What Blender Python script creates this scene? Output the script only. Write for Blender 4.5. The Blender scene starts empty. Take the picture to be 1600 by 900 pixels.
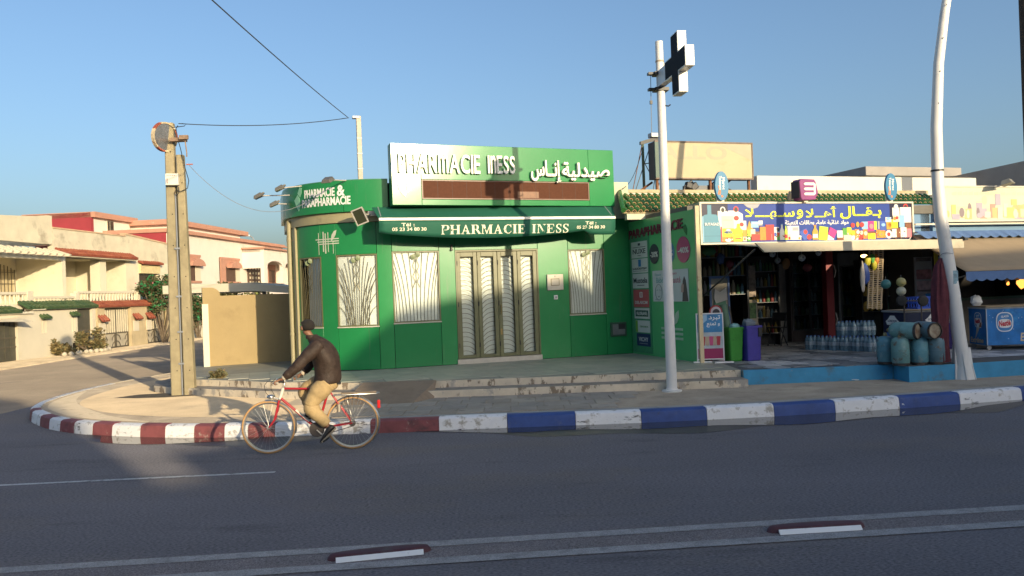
import bpy, bmesh, math, random
from mathutils import Vector, Matrix
random.seed(7)
R_ = math.radians
SC = bpy.context.scene
COL = SC.collection

# ------------------------------------------------------------------ camera
ROLL, PITCH, EYE, FPX = R_(2.1), math.atan(5 / 1250), 2.0, 1250.0
cR = Vector((math.cos(ROLL), 0, -math.sin(ROLL)))
u0 = Vector((math.sin(ROLL), 0, math.cos(ROLL)))
fw = Vector((0, 1, 0))
cF = fw * math.cos(PITCH) + u0 * math.sin(PITCH)
cU = u0 * math.cos(PITCH) - fw * math.sin(PITCH)
cam_data = bpy.data.cameras.new('camera')
cam = bpy.data.objects.new('camera', cam_data)
COL.objects.link(cam)
m3 = Matrix((cR, cU, -cF)).transposed()
cam.matrix_world = Matrix.Translation((0, 0, EYE)) @ m3.to_4x4()
cam_data.sensor_width = 36.0
cam_data.lens = 36.0 * FPX / 1600.0
cam_data.clip_start, cam_data.clip_end = 0.1, 3000
SC.camera = cam

# ------------------------------------------------------------------ sky, sun, exposure
SUN = Vector((0.560, -0.828, 0.0)).normalized()
EL = R_(12.6)
to_sun = Vector((SUN.x * math.cos(EL), SUN.y * math.cos(EL), math.sin(EL)))
world = bpy.data.worlds.new('World')
SC.world = world
world.use_nodes = True
wn = world.node_tree
bg = wn.nodes['Background']
sky = wn.nodes.new('ShaderNodeTexSky')
sky.sky_type = 'NISHITA'
sky.sun_disc = False
sky.sun_elevation = EL
sky.sun_rotation = math.atan2(SUN.x, SUN.y)
sky.air_density = 1.0
sky.dust_density = 3.7
sky.ozone_density = 3.0
wn.links.new(sky.outputs[0], bg.inputs[0])
bg.inputs[1].default_value = 0.13
sl = bpy.data.lights.new('sun', 'SUN')
sl.energy = 3.2
sl.angle = R_(0.5)
sl.color = (1.0, 0.82, 0.54)
so = bpy.data.objects.new('sun', sl)
so.rotation_euler = to_sun.to_track_quat('Z', 'Y').to_euler()
COL.objects.link(so)
SC.view_settings.view_transform = 'Standard'
SC.view_settings.look = 'None'
SC.view_settings.gamma = 1.0
SC.view_settings.exposure = 0.78

# ------------------------------------------------------------------ helpers: rays and points
CP = Vector((0, 0, EYE))
def ray(px, py): return cF + cR * ((px - 800) / FPX) + cU * ((450 - py) / FPX)
def onz(px, py, z):
    d = ray(px, py); return CP + d * ((z - EYE) / d.z)
def ony(px, py, y):
    d = ray(px, py); return CP + d * (y / d.y)

# ------------------------------------------------------------------ helpers: materials
MATS = {}
def mat(name, col, rough=0.6, var=0.12, scale=4.0, bump=0.0, bscale=60.0, metal=0.0, dirt=None, spec=0.5,
        emit=None, coat=0.0, drough=0.0, trans=0.0, stretch=(1, 1, 1), dirt2=None, dirt3=None, alpha=1.0, grain=0.0, gscale=400.0):
    if name in MATS: return MATS[name]
    m = bpy.data.materials.new(name); m.use_nodes = True
    nt = m.node_tree; b = nt.nodes['Principled BSDF']
    b.inputs['Roughness'].default_value = rough
    b.inputs['Metallic'].default_value = metal
    b.inputs['Specular IOR Level'].default_value = spec
    if drough and 'Diffuse Roughness' in b.inputs: b.inputs['Diffuse Roughness'].default_value = drough
    if coat: b.inputs['Coat Weight'].default_value = coat; b.inputs['Coat Roughness'].default_value = 0.1
    if trans: b.inputs['Transmission Weight'].default_value = trans
    if alpha < 1: b.inputs['Alpha'].default_value = alpha
    geo = nt.nodes.new('ShaderNodeNewGeometry')
    mp = nt.nodes.new('ShaderNodeVectorMath'); mp.operation = 'MULTIPLY'
    mp.inputs[1].default_value = stretch
    nt.links.new(geo.outputs['Position'], mp.inputs[0])
    def noise(sc, det=6, rg=0.6):
        n = nt.nodes.new('ShaderNodeTexNoise'); n.inputs['Scale'].default_value = sc
        n.inputs['Detail'].default_value = det; n.inputs['Roughness'].default_value = rg
        nt.links.new(mp.outputs[0], n.inputs['Vector']); return n
    def mix(fac, a, bb, blend='MIX'):
        x = nt.nodes.new('ShaderNodeMix'); x.data_type = 'RGBA'; x.blend_type = blend
        for sock, val in ((x.inputs[0], fac), (x.inputs[6], a), (x.inputs[7], bb)):
            if hasattr(val, 'is_linked'): nt.links.new(val, sock)
            elif isinstance(val, (int, float)): sock.default_value = val
            else: sock.default_value = (*val, 1)
        return x.outputs[2]
    lo = tuple(c * (1 - var) for c in col); hi = tuple(min(1, c * (1 + var)) for c in col)
    n1 = noise(scale)
    r1 = nt.nodes.new('ShaderNodeMapRange'); r1.inputs[1].default_value = 0.3; r1.inputs[2].default_value = 0.7
    nt.links.new(n1.outputs[0], r1.inputs[0])
    c = mix(r1.outputs[0], lo, hi)
    for dd in (dirt, dirt2, dirt3):
        if dd:
            dcol, dsc, th, wd = dd[:4]
            n2 = noise(dsc, 8, 0.68)
            if len(dd) > 4:
                st = nt.nodes.new('ShaderNodeVectorMath'); st.operation = 'MULTIPLY'; st.inputs[1].default_value = dd[4]
                nt.links.new(geo.outputs['Position'], st.inputs[0]); nt.links.new(st.outputs[0], n2.inputs['Vector'])
            r2 = nt.nodes.new('ShaderNodeMapRange'); r2.inputs[1].default_value = th; r2.inputs[2].default_value = th + wd
            nt.links.new(n2.outputs[0], r2.inputs[0])
            c = mix(r2.outputs[0], c, dcol)
    if grain:
        n4 = noise(gscale, 2, 0.5)
        r4 = nt.nodes.new('ShaderNodeMapRange'); r4.inputs[1].default_value = 0.3; r4.inputs[2].default_value = 0.7
        r4.inputs[3].default_value = 1 - grain; r4.inputs[4].default_value = 1 + grain
        nt.links.new(n4.outputs[0], r4.inputs[0])
        cc = nt.nodes.new('ShaderNodeCombineColor')
        for i in range(3): nt.links.new(r4.outputs[0], cc.inputs[i])
        c = mix(1.0, c, cc.outputs[0], 'MULTIPLY')
    nt.links.new(c, b.inputs['Base Color'])
    if bump:
        n3 = noise(bscale, 4)
        bp = nt.nodes.new('ShaderNodeBump'); bp.inputs['Strength'].default_value = bump; bp.inputs['Distance'].default_value = 0.02
        nt.links.new(n3.outputs[0], bp.inputs['Height']); nt.links.new(bp.outputs[0], b.inputs['Normal'])
    if emit:
        b.inputs['Emission Color'].default_value = (*emit[:3], 1); b.inputs['Emission Strength'].default_value = emit[3]
    MATS[name] = m
    return m
def thin_glass(name, tint=(.93, .95, .94), rough=.02):      # a pane: lets light straight through, mirrors at a slant
    if name in MATS: return MATS[name]
    m = bpy.data.materials.new(name); m.use_nodes = True; nt = m.node_tree; nt.nodes.clear()
    out = nt.nodes.new('ShaderNodeOutputMaterial'); mx = nt.nodes.new('ShaderNodeMixShader'); tr = nt.nodes.new('ShaderNodeBsdfTransparent'); gl = nt.nodes.new('ShaderNodeBsdfGlossy'); fr = nt.nodes.new('ShaderNodeFresnel')
    tr.inputs[0].default_value = (*tint, 1); gl.inputs['Roughness'].default_value = rough; fr.inputs[0].default_value = 1.22
    nt.links.new(fr.outputs[0], mx.inputs[0]); nt.links.new(tr.outputs[0], mx.inputs[1]); nt.links.new(gl.outputs[0], mx.inputs[2]); nt.links.new(mx.outputs[0], out.inputs[0])
    MATS[name] = m; return m
def flat(name, col, rough=0.55, **k): return mat(name, col, rough, var=k.pop('var', 0.05), **k)

# ------------------------------------------------------------------ helpers: meshes
class MB:
    def __init__(s, M=None): s.v = []; s.f = []; s.m = []; s.M = M or Matrix()
    def add(s, vs, fs, m=0):
        o = len(s.v); s.v += [tuple(s.M @ Vector(v)) for v in vs]
        s.f += [tuple(i + o for i in f) for f in fs]; s.m += [m] * len(fs); return s
    def box(s, x0, x1, y0, y1, z0, z1, m=0):
        return s.add([(x0, y0, z0), (x1, y0, z0), (x1, y1, z0), (x0, y1, z0), (x0, y0, z1), (x1, y0, z1), (x1, y1, z1), (x0, y1, z1)],
                     [(0, 3, 2, 1), (4, 5, 6, 7), (0, 1, 5, 4), (1, 2, 6, 5), (2, 3, 7, 6), (3, 0, 4, 7)], m)
    def hexa(s, p, m=0):   # 8 corner points, bottom ring then top ring
        return s.add(p, [(0, 3, 2, 1), (4, 5, 6, 7), (0, 1, 5, 4), (1, 2, 6, 5), (2, 3, 7, 6), (3, 0, 4, 7)], m)
    def poly(s, pts, m=0): return s.add(pts, [tuple(range(len(pts)))], m)
    def prism(s, pts, h, m=0, fn=None):   # pts: 2-D outline, CCW; fn(x, y, k) -> 3-D, k = 0 / 1 across the thickness
        fn = fn or (lambda x, y, k: (x, y, k * h))
        n = len(pts); vs = [fn(x, y, 0) for x, y in pts] + [fn(x, y, 1) for x, y in pts]
        return s.add(vs, [tuple(range(n))[::-1], tuple(range(n, 2 * n))] + [(i, (i + 1) % n, n + (i + 1) % n, n + i) for i in range(n)], m)
    def tube(s, pts, r, n=8, m=0, caps=True):
        pts = [Vector(p) for p in pts]; rs = r if isinstance(r, (list, tuple)) else [r] * len(pts)
        vs = []; prev = None
        for i, p in enumerate(pts):
            t = (pts[min(i + 1, len(pts) - 1)] - pts[max(i - 1, 0)])
            t = t.normalized() if t.length > 1e-9 else Vector((0, 0, 1))
            if prev is None: a = t.orthogonal().normalized()
            else:
                a = prev - t * prev.dot(t); a = a.normalized() if a.length > 1e-6 else t.orthogonal().normalized()
            prev = a; b = t.cross(a)
            for k in range(n):
                w = 2 * math.pi * k / n; vs.append(p + (a * math.cos(w) + b * math.sin(w)) * rs[i])
        fs = [(i * n + k, i * n + (k + 1) % n, (i + 1) * n + (k + 1) % n, (i + 1) * n + k) for i in range(len(pts) - 1) for k in range(n)]
        if caps: fs += [tuple(range(n))[::-1], tuple(range((len(pts) - 1) * n, len(pts) * n))]
        return s.add(vs, fs, m)
    def lathe(s, prof, c=(0, 0, 0), n=16, m=0, axis='z', caps=True):
        vs = []
        for r, z in prof:
            for k in range(n):
                w = 2 * math.pi * k / n; x, y = r * math.cos(w), r * math.sin(w)
                p = (x, y, z) if axis == 'z' else ((x, -z, y) if axis == 'y' else (z, x, y))
                vs.append((c[0] + p[0], c[1] + p[1], c[2] + p[2]))
        fs = [(i * n + k, i * n + (k + 1) % n, (i + 1) * n + (k + 1) % n, (i + 1) * n + k) for i in range(len(prof) - 1) for k in range(n)]
        if caps: fs += [tuple(range(n))[::-1], tuple(range((len(prof) - 1) * n, len(prof) * n))]
        return s.add(vs, fs, m)
    def blob(s, c, r, m=0, n=10, k=6, jit=0.0):
        vs = []
        for i in range(k + 1):
            t = math.pi * i / k
            for j in range(n):
                w = 2 * math.pi * j / n; q = 1 + random.uniform(-jit, jit)
                vs.append((c[0] + r[0] * math.sin(t) * math.cos(w) * q, c[1] + r[1] * math.sin(t) * math.sin(w) * q, c[2] - r[2] * math.cos(t) * q))
        fs = [(i * n + j, i * n + (j + 1) % n, (i + 1) * n + (j + 1) % n, (i + 1) * n + j) for i in range(k) for j in range(n)]
        return s.add(vs, fs, m)
    def build(s, name, mats, parent=None, smooth=None, bevel=0.0, label=None, kind=None):
        me = bpy.data.meshes.new(name); me.from_pydata(s.v, [], s.f)
        mats = mats if isinstance(mats, (list, tuple)) else [mats]
        for mm in mats: me.materials.append(mm)
        me.polygons.foreach_set('material_index', [min(i, len(mats) - 1) for i in s.m])
        me.validate(); me.update()
        if smooth:
            me.polygons.foreach_set('use_smooth', [True] * len(me.polygons)); me.set_sharp_from_angle(angle=R_(smooth))
        o = bpy.data.objects.new(name, me); COL.objects.link(o)
        if parent: o.parent = parent
        if bevel:
            bm = o.modifiers.new('bevel', 'BEVEL'); bm.width = bevel; bm.segments = 2; bm.limit_method = 'ANGLE'
        if label: o['label'] = label
        if kind: o['kind'] = kind
        return o
def tag(o, label, cat, group=None):
    o['label'] = label; o['category'] = cat
    if group: o['group'] = group
    return o
def empty(name, loc=(0, 0, 0), rz=0.0, label=None, cat=None, group=None):
    o = bpy.data.objects.new(name, None); COL.objects.link(o); o.location = loc; o.rotation_euler = (0, 0, rz)
    o.empty_display_size = 0.2
    if label: tag(o, label, cat, group)
    return o
def structure(o): o['kind'] = 'structure'; return o
def dup(root, loc=None, rz=None, label=None):
    r = root.copy(); COL.objects.link(r)
    if loc is not None: r.location = loc
    if rz is not None: r.rotation_euler = (0, 0, rz)
    if label: r['label'] = label
    for ch in list(root.children):
        c = ch.copy(); COL.objects.link(c); c.parent = r
        for g in list(ch.children):
            d = g.copy(); COL.objects.link(d); d.parent = c
    return r
def inst(o, name, parent, loc=None, rz=0.0):     # another object on the same mesh
    c = bpy.data.objects.new(name, o.data if hasattr(o, 'data') else o); COL.objects.link(c); c.parent = parent
    if loc is not None: c.location = loc
    c.rotation_euler = (0, 0, rz); return c

# ------------------------------------------------------------------ helpers: lettering
AR = {  # isolated, final, initial, medial presentation forms
 'ا': 'ﺍﺎ  ', 'أ': 'ﺃﺄ  ', 'إ': 'ﺇﺈ  ', 'ب': 'ﺏﺐﺑﺒ', 'ت': 'ﺕﺖﺗﺘ', 'د': 'ﺩﺪ  ', 'ذ': 'ﺫﺬ  ', 'ر': 'ﺭﺮ  ', 'س': 'ﺱﺲﺳﺴ', 'ص': 'ﺹﺺﺻﺼ',
 'ط': 'ﻁﻂﻃﻄ', 'ع': 'ﻉﻊﻋﻌ', 'غ': 'ﻍﻎﻏﻐ', 'ق': 'ﻕﻖﻗﻘ', 'ل': 'ﻝﻞﻟﻠ', 'م': 'ﻡﻢﻣﻤ', 'ن': 'ﻥﻦﻧﻨ', 'ه': 'ﻩﻪﻫﻬ', 'و': 'ﻭﻮ  ', 'ي': 'ﻱﻲﻳﻴ',
 'ئ': 'ﺉﺊﺋﺌ', 'ة': 'ﺓﺔ  ', 'ـ': 'ــــ', 'ﻻ': 'ﻻﻼ  '}
def arabic(t):
    t = t.replace('لا', 'ﻻ'); out = []
    for i, ch in enumerate(t):
        if ch not in AR: out.append(ch); continue
        f = AR[ch]
        pj = i > 0 and t[i - 1] in AR and AR[t[i - 1]][2] != ' '
        nj = i + 1 < len(t) and t[i + 1] in AR and f[2] != ' '
        out.append(f[3] if pj and nj else f[2] if nj else f[1] if pj else f[0])
    return ''.join(out[::-1])
def text_mesh(s, bold=0.0, depth=0.02, res=3):
    c = bpy.data.curves.new('lettering', 'FONT'); c.body = s; c.size = 1.0; c.offset = bold; c.extrude = depth / 2; c.resolution_u = res
    o = bpy.data.objects.new('lettering', c)
    me = bpy.data.meshes.new_from_object(o)
    vs = [tuple(v.co) for v in me.vertices]; fs = [tuple(p.vertices) for p in me.polygons]
    bpy.data.objects.remove(o); bpy.data.curves.remove(c); bpy.data.meshes.remove(me)
    return vs, fs
def put_text(mb, s, x0, x1, y0, y1, fn, bold=0.0, depth=0.004, m=0, res=3, slant=0.0):
    """fit lettering s into the box x0..x1, y0..y1; fn(x, y, d) maps (across, up, out of the surface) to 3-D"""
    vs, fs = text_mesh(s, bold, 1.0, res)
    if not vs: return
    ax, bx = min(v[0] for v in vs), max(v[0] for v in vs); ay, by = min(v[1] for v in vs), max(v[1] for v in vs)
    k1 = (x1 - x0) / max(bx - ax, 1e-6); k2 = (y1 - y0) / max(by - ay, 1e-6)
    mb.add([fn(x0 + (v[0] - ax) * k1 + slant * (v[1] - ay) * k2, y0 + (v[1] - ay) * k2, (v[2] + 0.5) * depth) for v in vs], fs, m)
SERIF = {  # bars of a bold roman face: polygons in a box 1 high
 'P': (.72, [[(.08, 0), (.28, 0), (.28, 1), (.08, 1)], [(0, 0), (.37, 0), (.37, .05), (0, .05)], [(0, .95), (.3, .95), (.3, 1), (0, 1)], [(.28, .94), (.5, .94), (.5, 1), (.28, 1)], [(.28, .44), (.5, .44), (.5, .5), (.28, .5)], [(.5, .44), (.66, .52), (.72, .72), (.66, .92), (.5, 1), (.5, .93), (.53, .72), (.5, .51)]]),
 'H': (.9, [[(.08, 0), (.28, 0), (.28, 1), (.08, 1)], [(.62, 0), (.82, 0), (.82, 1), (.62, 1)], [(.28, .47), (.62, .47), (.62, .54), (.28, .54)], [(0, 0), (.36, 0), (.36, .05), (0, .05)], [(.54, 0), (.9, 0), (.9, .05), (.54, .05)], [(0, .95), (.36, .95), (.36, 1), (0, 1)], [(.54, .95), (.9, .95), (.9, 1), (.54, 1)]]),
 'A': (.86, [[(.1, 0), (.17, 0), (.44, .8), (.4, 1)], [(.55, 0), (.78, 0), (.46, 1), (.4, 1)], [(.25, .3), (.6, .3), (.58, .37), (.27, .37)], [(0, 0), (.28, 0), (.28, .05), (0, .05)], [(.48, 0), (.86, 0), (.86, .05), (.48, .05)]]),
 'R': (.86, [[(.08, 0), (.28, 0), (.28, 1), (.08, 1)], [(0, 0), (.36, 0), (.36, .05), (0, .05)], [(0, .95), (.3, .95), (.3, 1), (0, 1)], [(.28, .94), (.48, .94), (.48, 1), (.28, 1)], [(.28, .47), (.5, .47), (.5, .53), (.28, .53)], [(.5, .47), (.63, .54), (.68, .73), (.63, .93), (.48, 1), (.48, .93), (.5, .73), (.48, .53)], [(.38, .5), (.66, 0), (.86, 0), (.86, .05), (.57, .5)]]),
 'M': (1.05, [[(.1, 0), (.17, 0), (.17, 1), (.1, 1)], [(.76, 0), (.96, 0), (.96, 1), (.76, 1)], [(.1, 1), (.46, .0), (.54, .12), (.33, 1)], [(.46, 0), (.54, 0), (.8, .86), (.76, 1)], [(0, 0), (.27, 0), (.27, .05), (0, .05)], [(.68, 0), (1.05, 0), (1.05, .05), (.68, .05)], [(0, .95), (.2, .95), (.2, 1), (0, 1)], [(.9, .95), (1.05, .95), (1.05, 1), (.9, 1)]]),
 'C': (.76, [[(.4, -.02), (.55, .0), (.7, .16), (.73, .27), (.69, .28), (.6, .12), (.42, .05), (.28, .2), (.23, .5), (.28, .8), (.42, .95), (.6, .86), (.68, .68), (.72, .68), (.71, 1), (.67, 1), (.63, .95), (.4, 1.02), (.12, .84), (.03, .5), (.12, .16)]]),
 'I': (.44, [[(.12, 0), (.32, 0), (.32, 1), (.12, 1)], [(.02, 0), (.42, 0), (.42, .05), (.02, .05)], [(.02, .95), (.42, .95), (.42, 1), (.02, 1)]]),
 'E': (.76, [[(.08, 0), (.28, 0), (.28, 1), (.08, 1)], [(0, 0), (.66, 0), (.66, .06), (0, .06)], [(0, .94), (.64, .94), (.64, 1), (0, 1)], [(.28, .48), (.48, .48), (.48, .54), (.28, .54)], [(.46, .36), (.5, .36), (.5, .66), (.46, .66)], [(.6, .94), (.64, .72), (.67, .72), (.66, 1)], [(.62, .06), (.68, .28), (.71, .28), (.66, 0)]]),
 'N': (.88, [[(.12, 0), (.19, 0), (.19, 1), (.12, 1)], [(.68, 0), (.75, 0), (.75, 1), (.68, 1)], [(.12, 1), (.68, 0), (.75, 0), (.75, .08), (.3, 1)], [(.02, 0), (.3, 0), (.3, .05), (.02, .05)], [(.57, .95), (.86, .95), (.86, 1), (.57, 1)], [(.0, .95), (.2, .95), (.2, 1), (.0, 1)]]),
 'S': (.62, [[(.08, 0), (.12, 0), (.16, .05), (.32, -.02), (.52, .08), (.58, .27), (.5, .45), (.26, .62), (.18, .74), (.22, .9), (.34, .96), (.46, .88), (.53, .7), (.56, .7), (.55, 1), (.51, 1), (.48, .96), (.32, 1.02), (.12, .93), (.06, .74), (.12, .56), (.36, .38), (.45, .25), (.42, .11), (.3, .04), (.17, .13), (.1, .34), (.06, .34)]]), ' ': (.45, [])}
def put_serif(mb, s, x0, x1, y0, y1, fn, depth=0.004, m=0):
    tot = sum(SERIF[c][0] + .06 for c in s); k = (x1 - x0) / tot; h = y1 - y0; x = x0
    for c in s:
        w, pl = SERIF[c]
        for i, pg in enumerate(pl):
            a = sum(pg[j][0] * pg[(j + 1) % len(pg)][1] - pg[(j + 1) % len(pg)][0] * pg[j][1] for j in range(len(pg)))
            if a < 0: pg = pg[::-1]
            d = depth + i * 0.0004
            mb.prism(pg, 1, m, lambda px, py, kk, x=x, d=d: fn(x + px * k, y0 + py * h, kk * d))
        x += (w + .06) * k
# ================================================================== GROUND, ROAD, PAVEMENT, TERRACE
A2 = Vector((-1.158, 17.44, 0)); TH = R_(17.6)
uF = Vector((math.cos(TH), math.sin(TH), 0)); nF = Vector((-math.sin(TH), math.cos(TH), 0))
def sw(s, t, z=0.0): return A2 + uF * s + nF * t + Vector((0, 0, z))      # facade frame -> world
H0 = Vector((-19, 30, 0)); HV = Vector((.08, 1, 0)).normalized(); HA = math.atan2(HV.y, HV.x); HW = Vector((-HV.y, HV.x, 0))
def hw(s, y, z=0.0): return H0 + HV * s + HW * y + Vector((0, 0, z))      # side-street frame -> world

ASPH = mat('asphalt', (.128, .122, .134), .82, var=.13, scale=.7, bump=.6, bscale=110, drough=1.0, grain=.5, gscale=75, stretch=(.45, 1, 1),
           dirt=((.165, .140, .112), .45, .50, .30), dirt2=((.070, .067, .072), 1.1, .58, .14, (.25, 1.2, 1)), dirt3=((.20, .19, .185), 5.0, .685, .05, (.45, 2.2, 1)))
CONC = mat('worn_concrete', (.34, .285, .215), .85, var=.18, scale=1.6, bump=.7, bscale=45, drough=1.0, grain=.16, gscale=130,
           dirt=((.21, .175, .135), 2.2, .52, .2), dirt2=((.43, .37, .28), .8, .56, .15))
CONC2 = mat('pale_concrete', (.46, .39, .29), .85, var=.14, scale=3, bump=.7, bscale=45, drough=1.0, grain=.14, gscale=130, dirt=((.2, .165, .12), 3, .55, .2))
SLAB = [mat('slab_%d' % i, c, .8, var=.16, scale=3, bump=.2, bscale=70, grain=.12, gscale=120, dirt=((.15, .125, .1), 4, .56, .2))
        for i, c in enumerate([(.34, .29, .24), (.30, .265, .225), (.39, .33, .265), (.32, .27, .215)])]
TILE = [mat('tile_%d' % i, c, .5, var=.10, scale=3, bump=.05, dirt=((.17, .165, .13), 2.4, .55, .25))
        for i, c in enumerate([(.33, .335, .265), (.30, .31, .25), (.36, .35, .28)])]
FLAG = [mat('flag_%d' % i, c, .45, var=.2, scale=5, bump=.2, bscale=40, dirt=((.05, .05, .055), 7, .56, .12, (1, 4, 1)))
        for i, c in enumerate([(.40, .41, .42), (.58, .58, .58), (.22, .23, .24), (.48, .475, .47)])]
PEEL = mat('peeling_cream_paint', (.64, .55, .42), .8, var=.12, scale=5, bump=.3, bscale=50, dirt=((.24, .185, .13), 5.5, .545, .04, (1, 1, .5)), dirt2=((.40, .36, .31), 2.1, .56, .06))
TREAD = mat('step_concrete', (.27, .235, .19), .85, var=.2, scale=3, bump=.3, dirt=((.13, .11, .09), 4, .52, .14))
BLUEP = mat('sky_blue_paint', (.045, .27, .47), .6, var=.12, scale=4, bump=.1, dirt=((.10, .15, .17), 2.6, .57, .14), dirt2=((.24, .30, .31), 7, .66, .06))
BLUEF = mat('faded_teal_paint', (.085, .26, .34), .6, var=.16, scale=4, dirt=((.20, .19, .16), 3, .57, .12))
SOIL = mat('dusty_soil', (.46, .37, .25), .95, var=.2, scale=1.2, bump=.9, bscale=30, drough=1.0, grain=.2, gscale=60, dirt=((.32, .25, .165), 2.5, .5, .2))
def side_prism(pts, z0, z1, name, mtop, mside, parent=None, skip=()):
    b = MB(); n = len(pts)
    b.poly([(x, y, z1) for x, y in pts], 0)
    for i in range(n):
        if i in skip: continue
        (x0, y0), (x1, y1) = pts[i], pts[(i + 1) % n]
        b.add([(x0, y0, z0), (x1, y1, z0), (x1, y1, z1), (x0, y0, z1)], [(0, 1, 2, 3)], 1)
    return b.build(name, [mtop, mside], parent)

g = MB(); g.poly([(-1200, -1200, -.03), (1200, -1200, -.03), (1200, 1200, -.03), (-1200, 1200, -.03)])
structure(g.build('ground', SOIL))
g = MB(); g.poly([(-260, -14, 0), (260, -14, 0), (260, 30, 0), (-7, 60, 0), (-7, 160, 0), (-20, 160, 0), (-30, 18, 0), (-260, 18, 0)])
structure(g.build('road', ASPH))

SUNDUST = mat('sunlit_dusty_asphalt', (.25, .205, .155), .9, var=.14, scale=.6, bump=.8, bscale=70, drough=1.0, grain=.25, gscale=120, dirt=((.34, .28, .205), .5, .5, .25), dirt2=((.15, .13, .11), .9, .6, .15))  # dust tone lightened so the colour carries the sunlight on this street
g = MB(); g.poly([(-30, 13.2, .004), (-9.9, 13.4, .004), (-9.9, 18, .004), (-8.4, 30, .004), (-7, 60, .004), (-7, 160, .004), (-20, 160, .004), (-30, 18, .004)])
structure(g.build('side_street', SUNDUST))

# --- kerb line
KP = [(16, 14.1), (12, 13.35), (8.06, 12.6), (6.0, 12.15), (3.73, 11.82), (1.9, 11.7), (-3.9, 11.7), (-5.1, 11.9), (-6.0, 12.18), (-6.87, 12.6), (-7.6, 13.1), (-8.2, 13.72), (-8.7, 14.3), (-9.08, 14.95), (-9.36, 15.8), (-9.5, 16.7), (-9.6, 17.8), (-9.5, 19.2), (-9.1, 21), (-8.6, 23.5), (-8.0, 27)]
def proj(P):
    v = Vector(P) - CP; f = v.dot(cF); return (800 + FPX * v.dot(cR) / f, 450 - FPX * v.dot(cU) / f)
dense = []
for (x0, y0), (x1, y1) in zip(KP, KP[1:]):
    L = math.hypot(x1 - x0, y1 - y0); k = max(2, int(L / .04))
    for i in range(k): dense.append((x0 + (x1 - x0) * i / k, y0 + (y1 - y0) * i / k))
def smoothpath(d, w=14):
    out = []
    for i in range(len(d)):
        a, b = max(0, i - w), min(len(d), i + w + 1); out.append((sum(p[0] for p in d[a:b]) / (b - a), sum(p[1] for p in d[a:b]) / (b - a)))
    return out
dense = smoothpath(dense)
pxs = [proj((x, y, .19))[0] for x, y in dense]
cuts = [(2330, 'b'), (2130, 'w'), (1960, 'b'), (1820, 'w'), (1700, 'b'), (1597, 'w'), (1500, 'b'), (1408, 'w'), (1308, 'b'), (1210, 'w'), (1105, 'b'), (1003, 'w'), (900, 'b'), (795, 'w'), (688, 'r'), (580, 'w'), (430, 'r'), (388, 'w'), (352, 'r'),
        (306, 'w'), (260, 'r'), (222, 'w'), (175, 'r'), (145, 'w'), (117, 'r'), (94, 'w'), (77, 'r'), (63, 'w'), (50, 'r'), (42, 'w')]
imin = min(range(len(pxs)), key=lambda i: pxs[i])
idx = []
for c, col in cuts:
    i = next((i for i in range(imin) if pxs[i] <= c), imin); idx.append((i, col))
i = imin; k = 0
while i < len(dense) - 16:
    idx.append((i, 'w' if k < 7 else 'g')); i += 15; k += 1
idx.append((len(dense) - 1, None))
KM = {'w': mat('kerb_white', (.82, .80, .78), .7, var=.06, scale=6, bump=.25, bscale=50, dirt=((.12, .115, .11), 3.2, .60, .07, (1, 1, 4)), dirt2=((.42, .38, .32), 6, .54, .1)),
      'b': mat('kerb_blue', (.032, .072, .245), .6, var=.2, scale=5, bump=.25, bscale=50, dirt=((.10, .13, .24), 4, .56, .16), dirt2=((.05, .05, .06), 3, .62, .08)),
      'r': mat('kerb_burgundy', (.235, .068, .070), .7, var=.2, scale=5, bump=.25, bscale=50, dirt=((.12, .05, .05), 4, .55, .12), dirt2=((.36, .27, .23), 6, .60, .08)),
      'g': CONC2}
def offs(i, d):
    a, b = dense[max(0, i - 3)], dense[min(len(dense) - 1, i + 3)]
    tx, ty = b[0] - a[0], b[1] - a[1]; L = math.hypot(tx, ty); tx /= L; ty /= L
    return (dense[i][0] + ty * d, dense[i][1] - tx * d)      # to the right of travel (right -> left travel: inland)
kerb = structure(empty('kerb'))
PROF = [(-.012, 0), (.0, .125), (.012, .168), (.05, .19), (.17, .192)]
for (i0, col), (i1, _) in zip(idx, idx[1:]):
    if i1 - i0 < 2: continue
    n = max(1, min(8, (i1 - i0) // 6)); ring = []
    for k in range(n + 1):
        i = i0 + (i1 - i0) * k / n; i = int(round(i))
        if k == 0: i = min(i0, i1)
        row = [(*offs(i, d), z) for d, z in PROF] + [(*offs(i, .17), 0)]
        if k in (0, n):   # 6 mm joint
            j = dense[min(len(dense) - 1, i + 1)] if k == 0 else dense[max(0, i - 1)]
            dx, dy = j[0] - dense[i][0], j[1] - dense[i][1]; L = math.hypot(dx, dy) or 1
            row = [(x + dx / L * .004, y + dy / L * .004, z) for x, y, z in row]
        if col != 'g' and k == 0: jit = random.uniform(-.006, .006)
        ring.append([(x, y, z + (jit if z > .1 and col != 'g' else 0)) for x, y, z in row])
    b = MB(); m = len(ring[0])
    b.add([p for r in ring for p in r], [(a * m + c, a * m + c + 1, (a + 1) * m + c + 1, (a + 1) * m + c) for a in range(n) for c in range(m - 1)] + [tuple(range(m)), tuple(range(n * m, n * m + m))[::-1]])
    b.build('kerb_stone', KM[col], kerb, smooth=40)

# --- pavement
TF = [(-7.75, 18.3), (-7.3, 17.1), (-6.75, 16.4), (-5.65, 15.85), (-4.8, 15.3), (-3.4, 14.72), (-2.4, 14.38), (4.05, 14.36)]
STP = [(-7.9, 17.6), (-7.5, 16.6), (-6.85, 16.05), (-5.75, 15.45), (-4.78, 14.93), (-3.35, 14.3), (-2.4, 13.97), (4.05, 13.93)]
inner = [offs(i, .165) for i in range(0, len(dense), 6)]
pv = [(x, y) for x, y in inner] + [(-7, 30), (18, 30)]
g = MB()
back = [(16.5, 30)] + []
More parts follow.
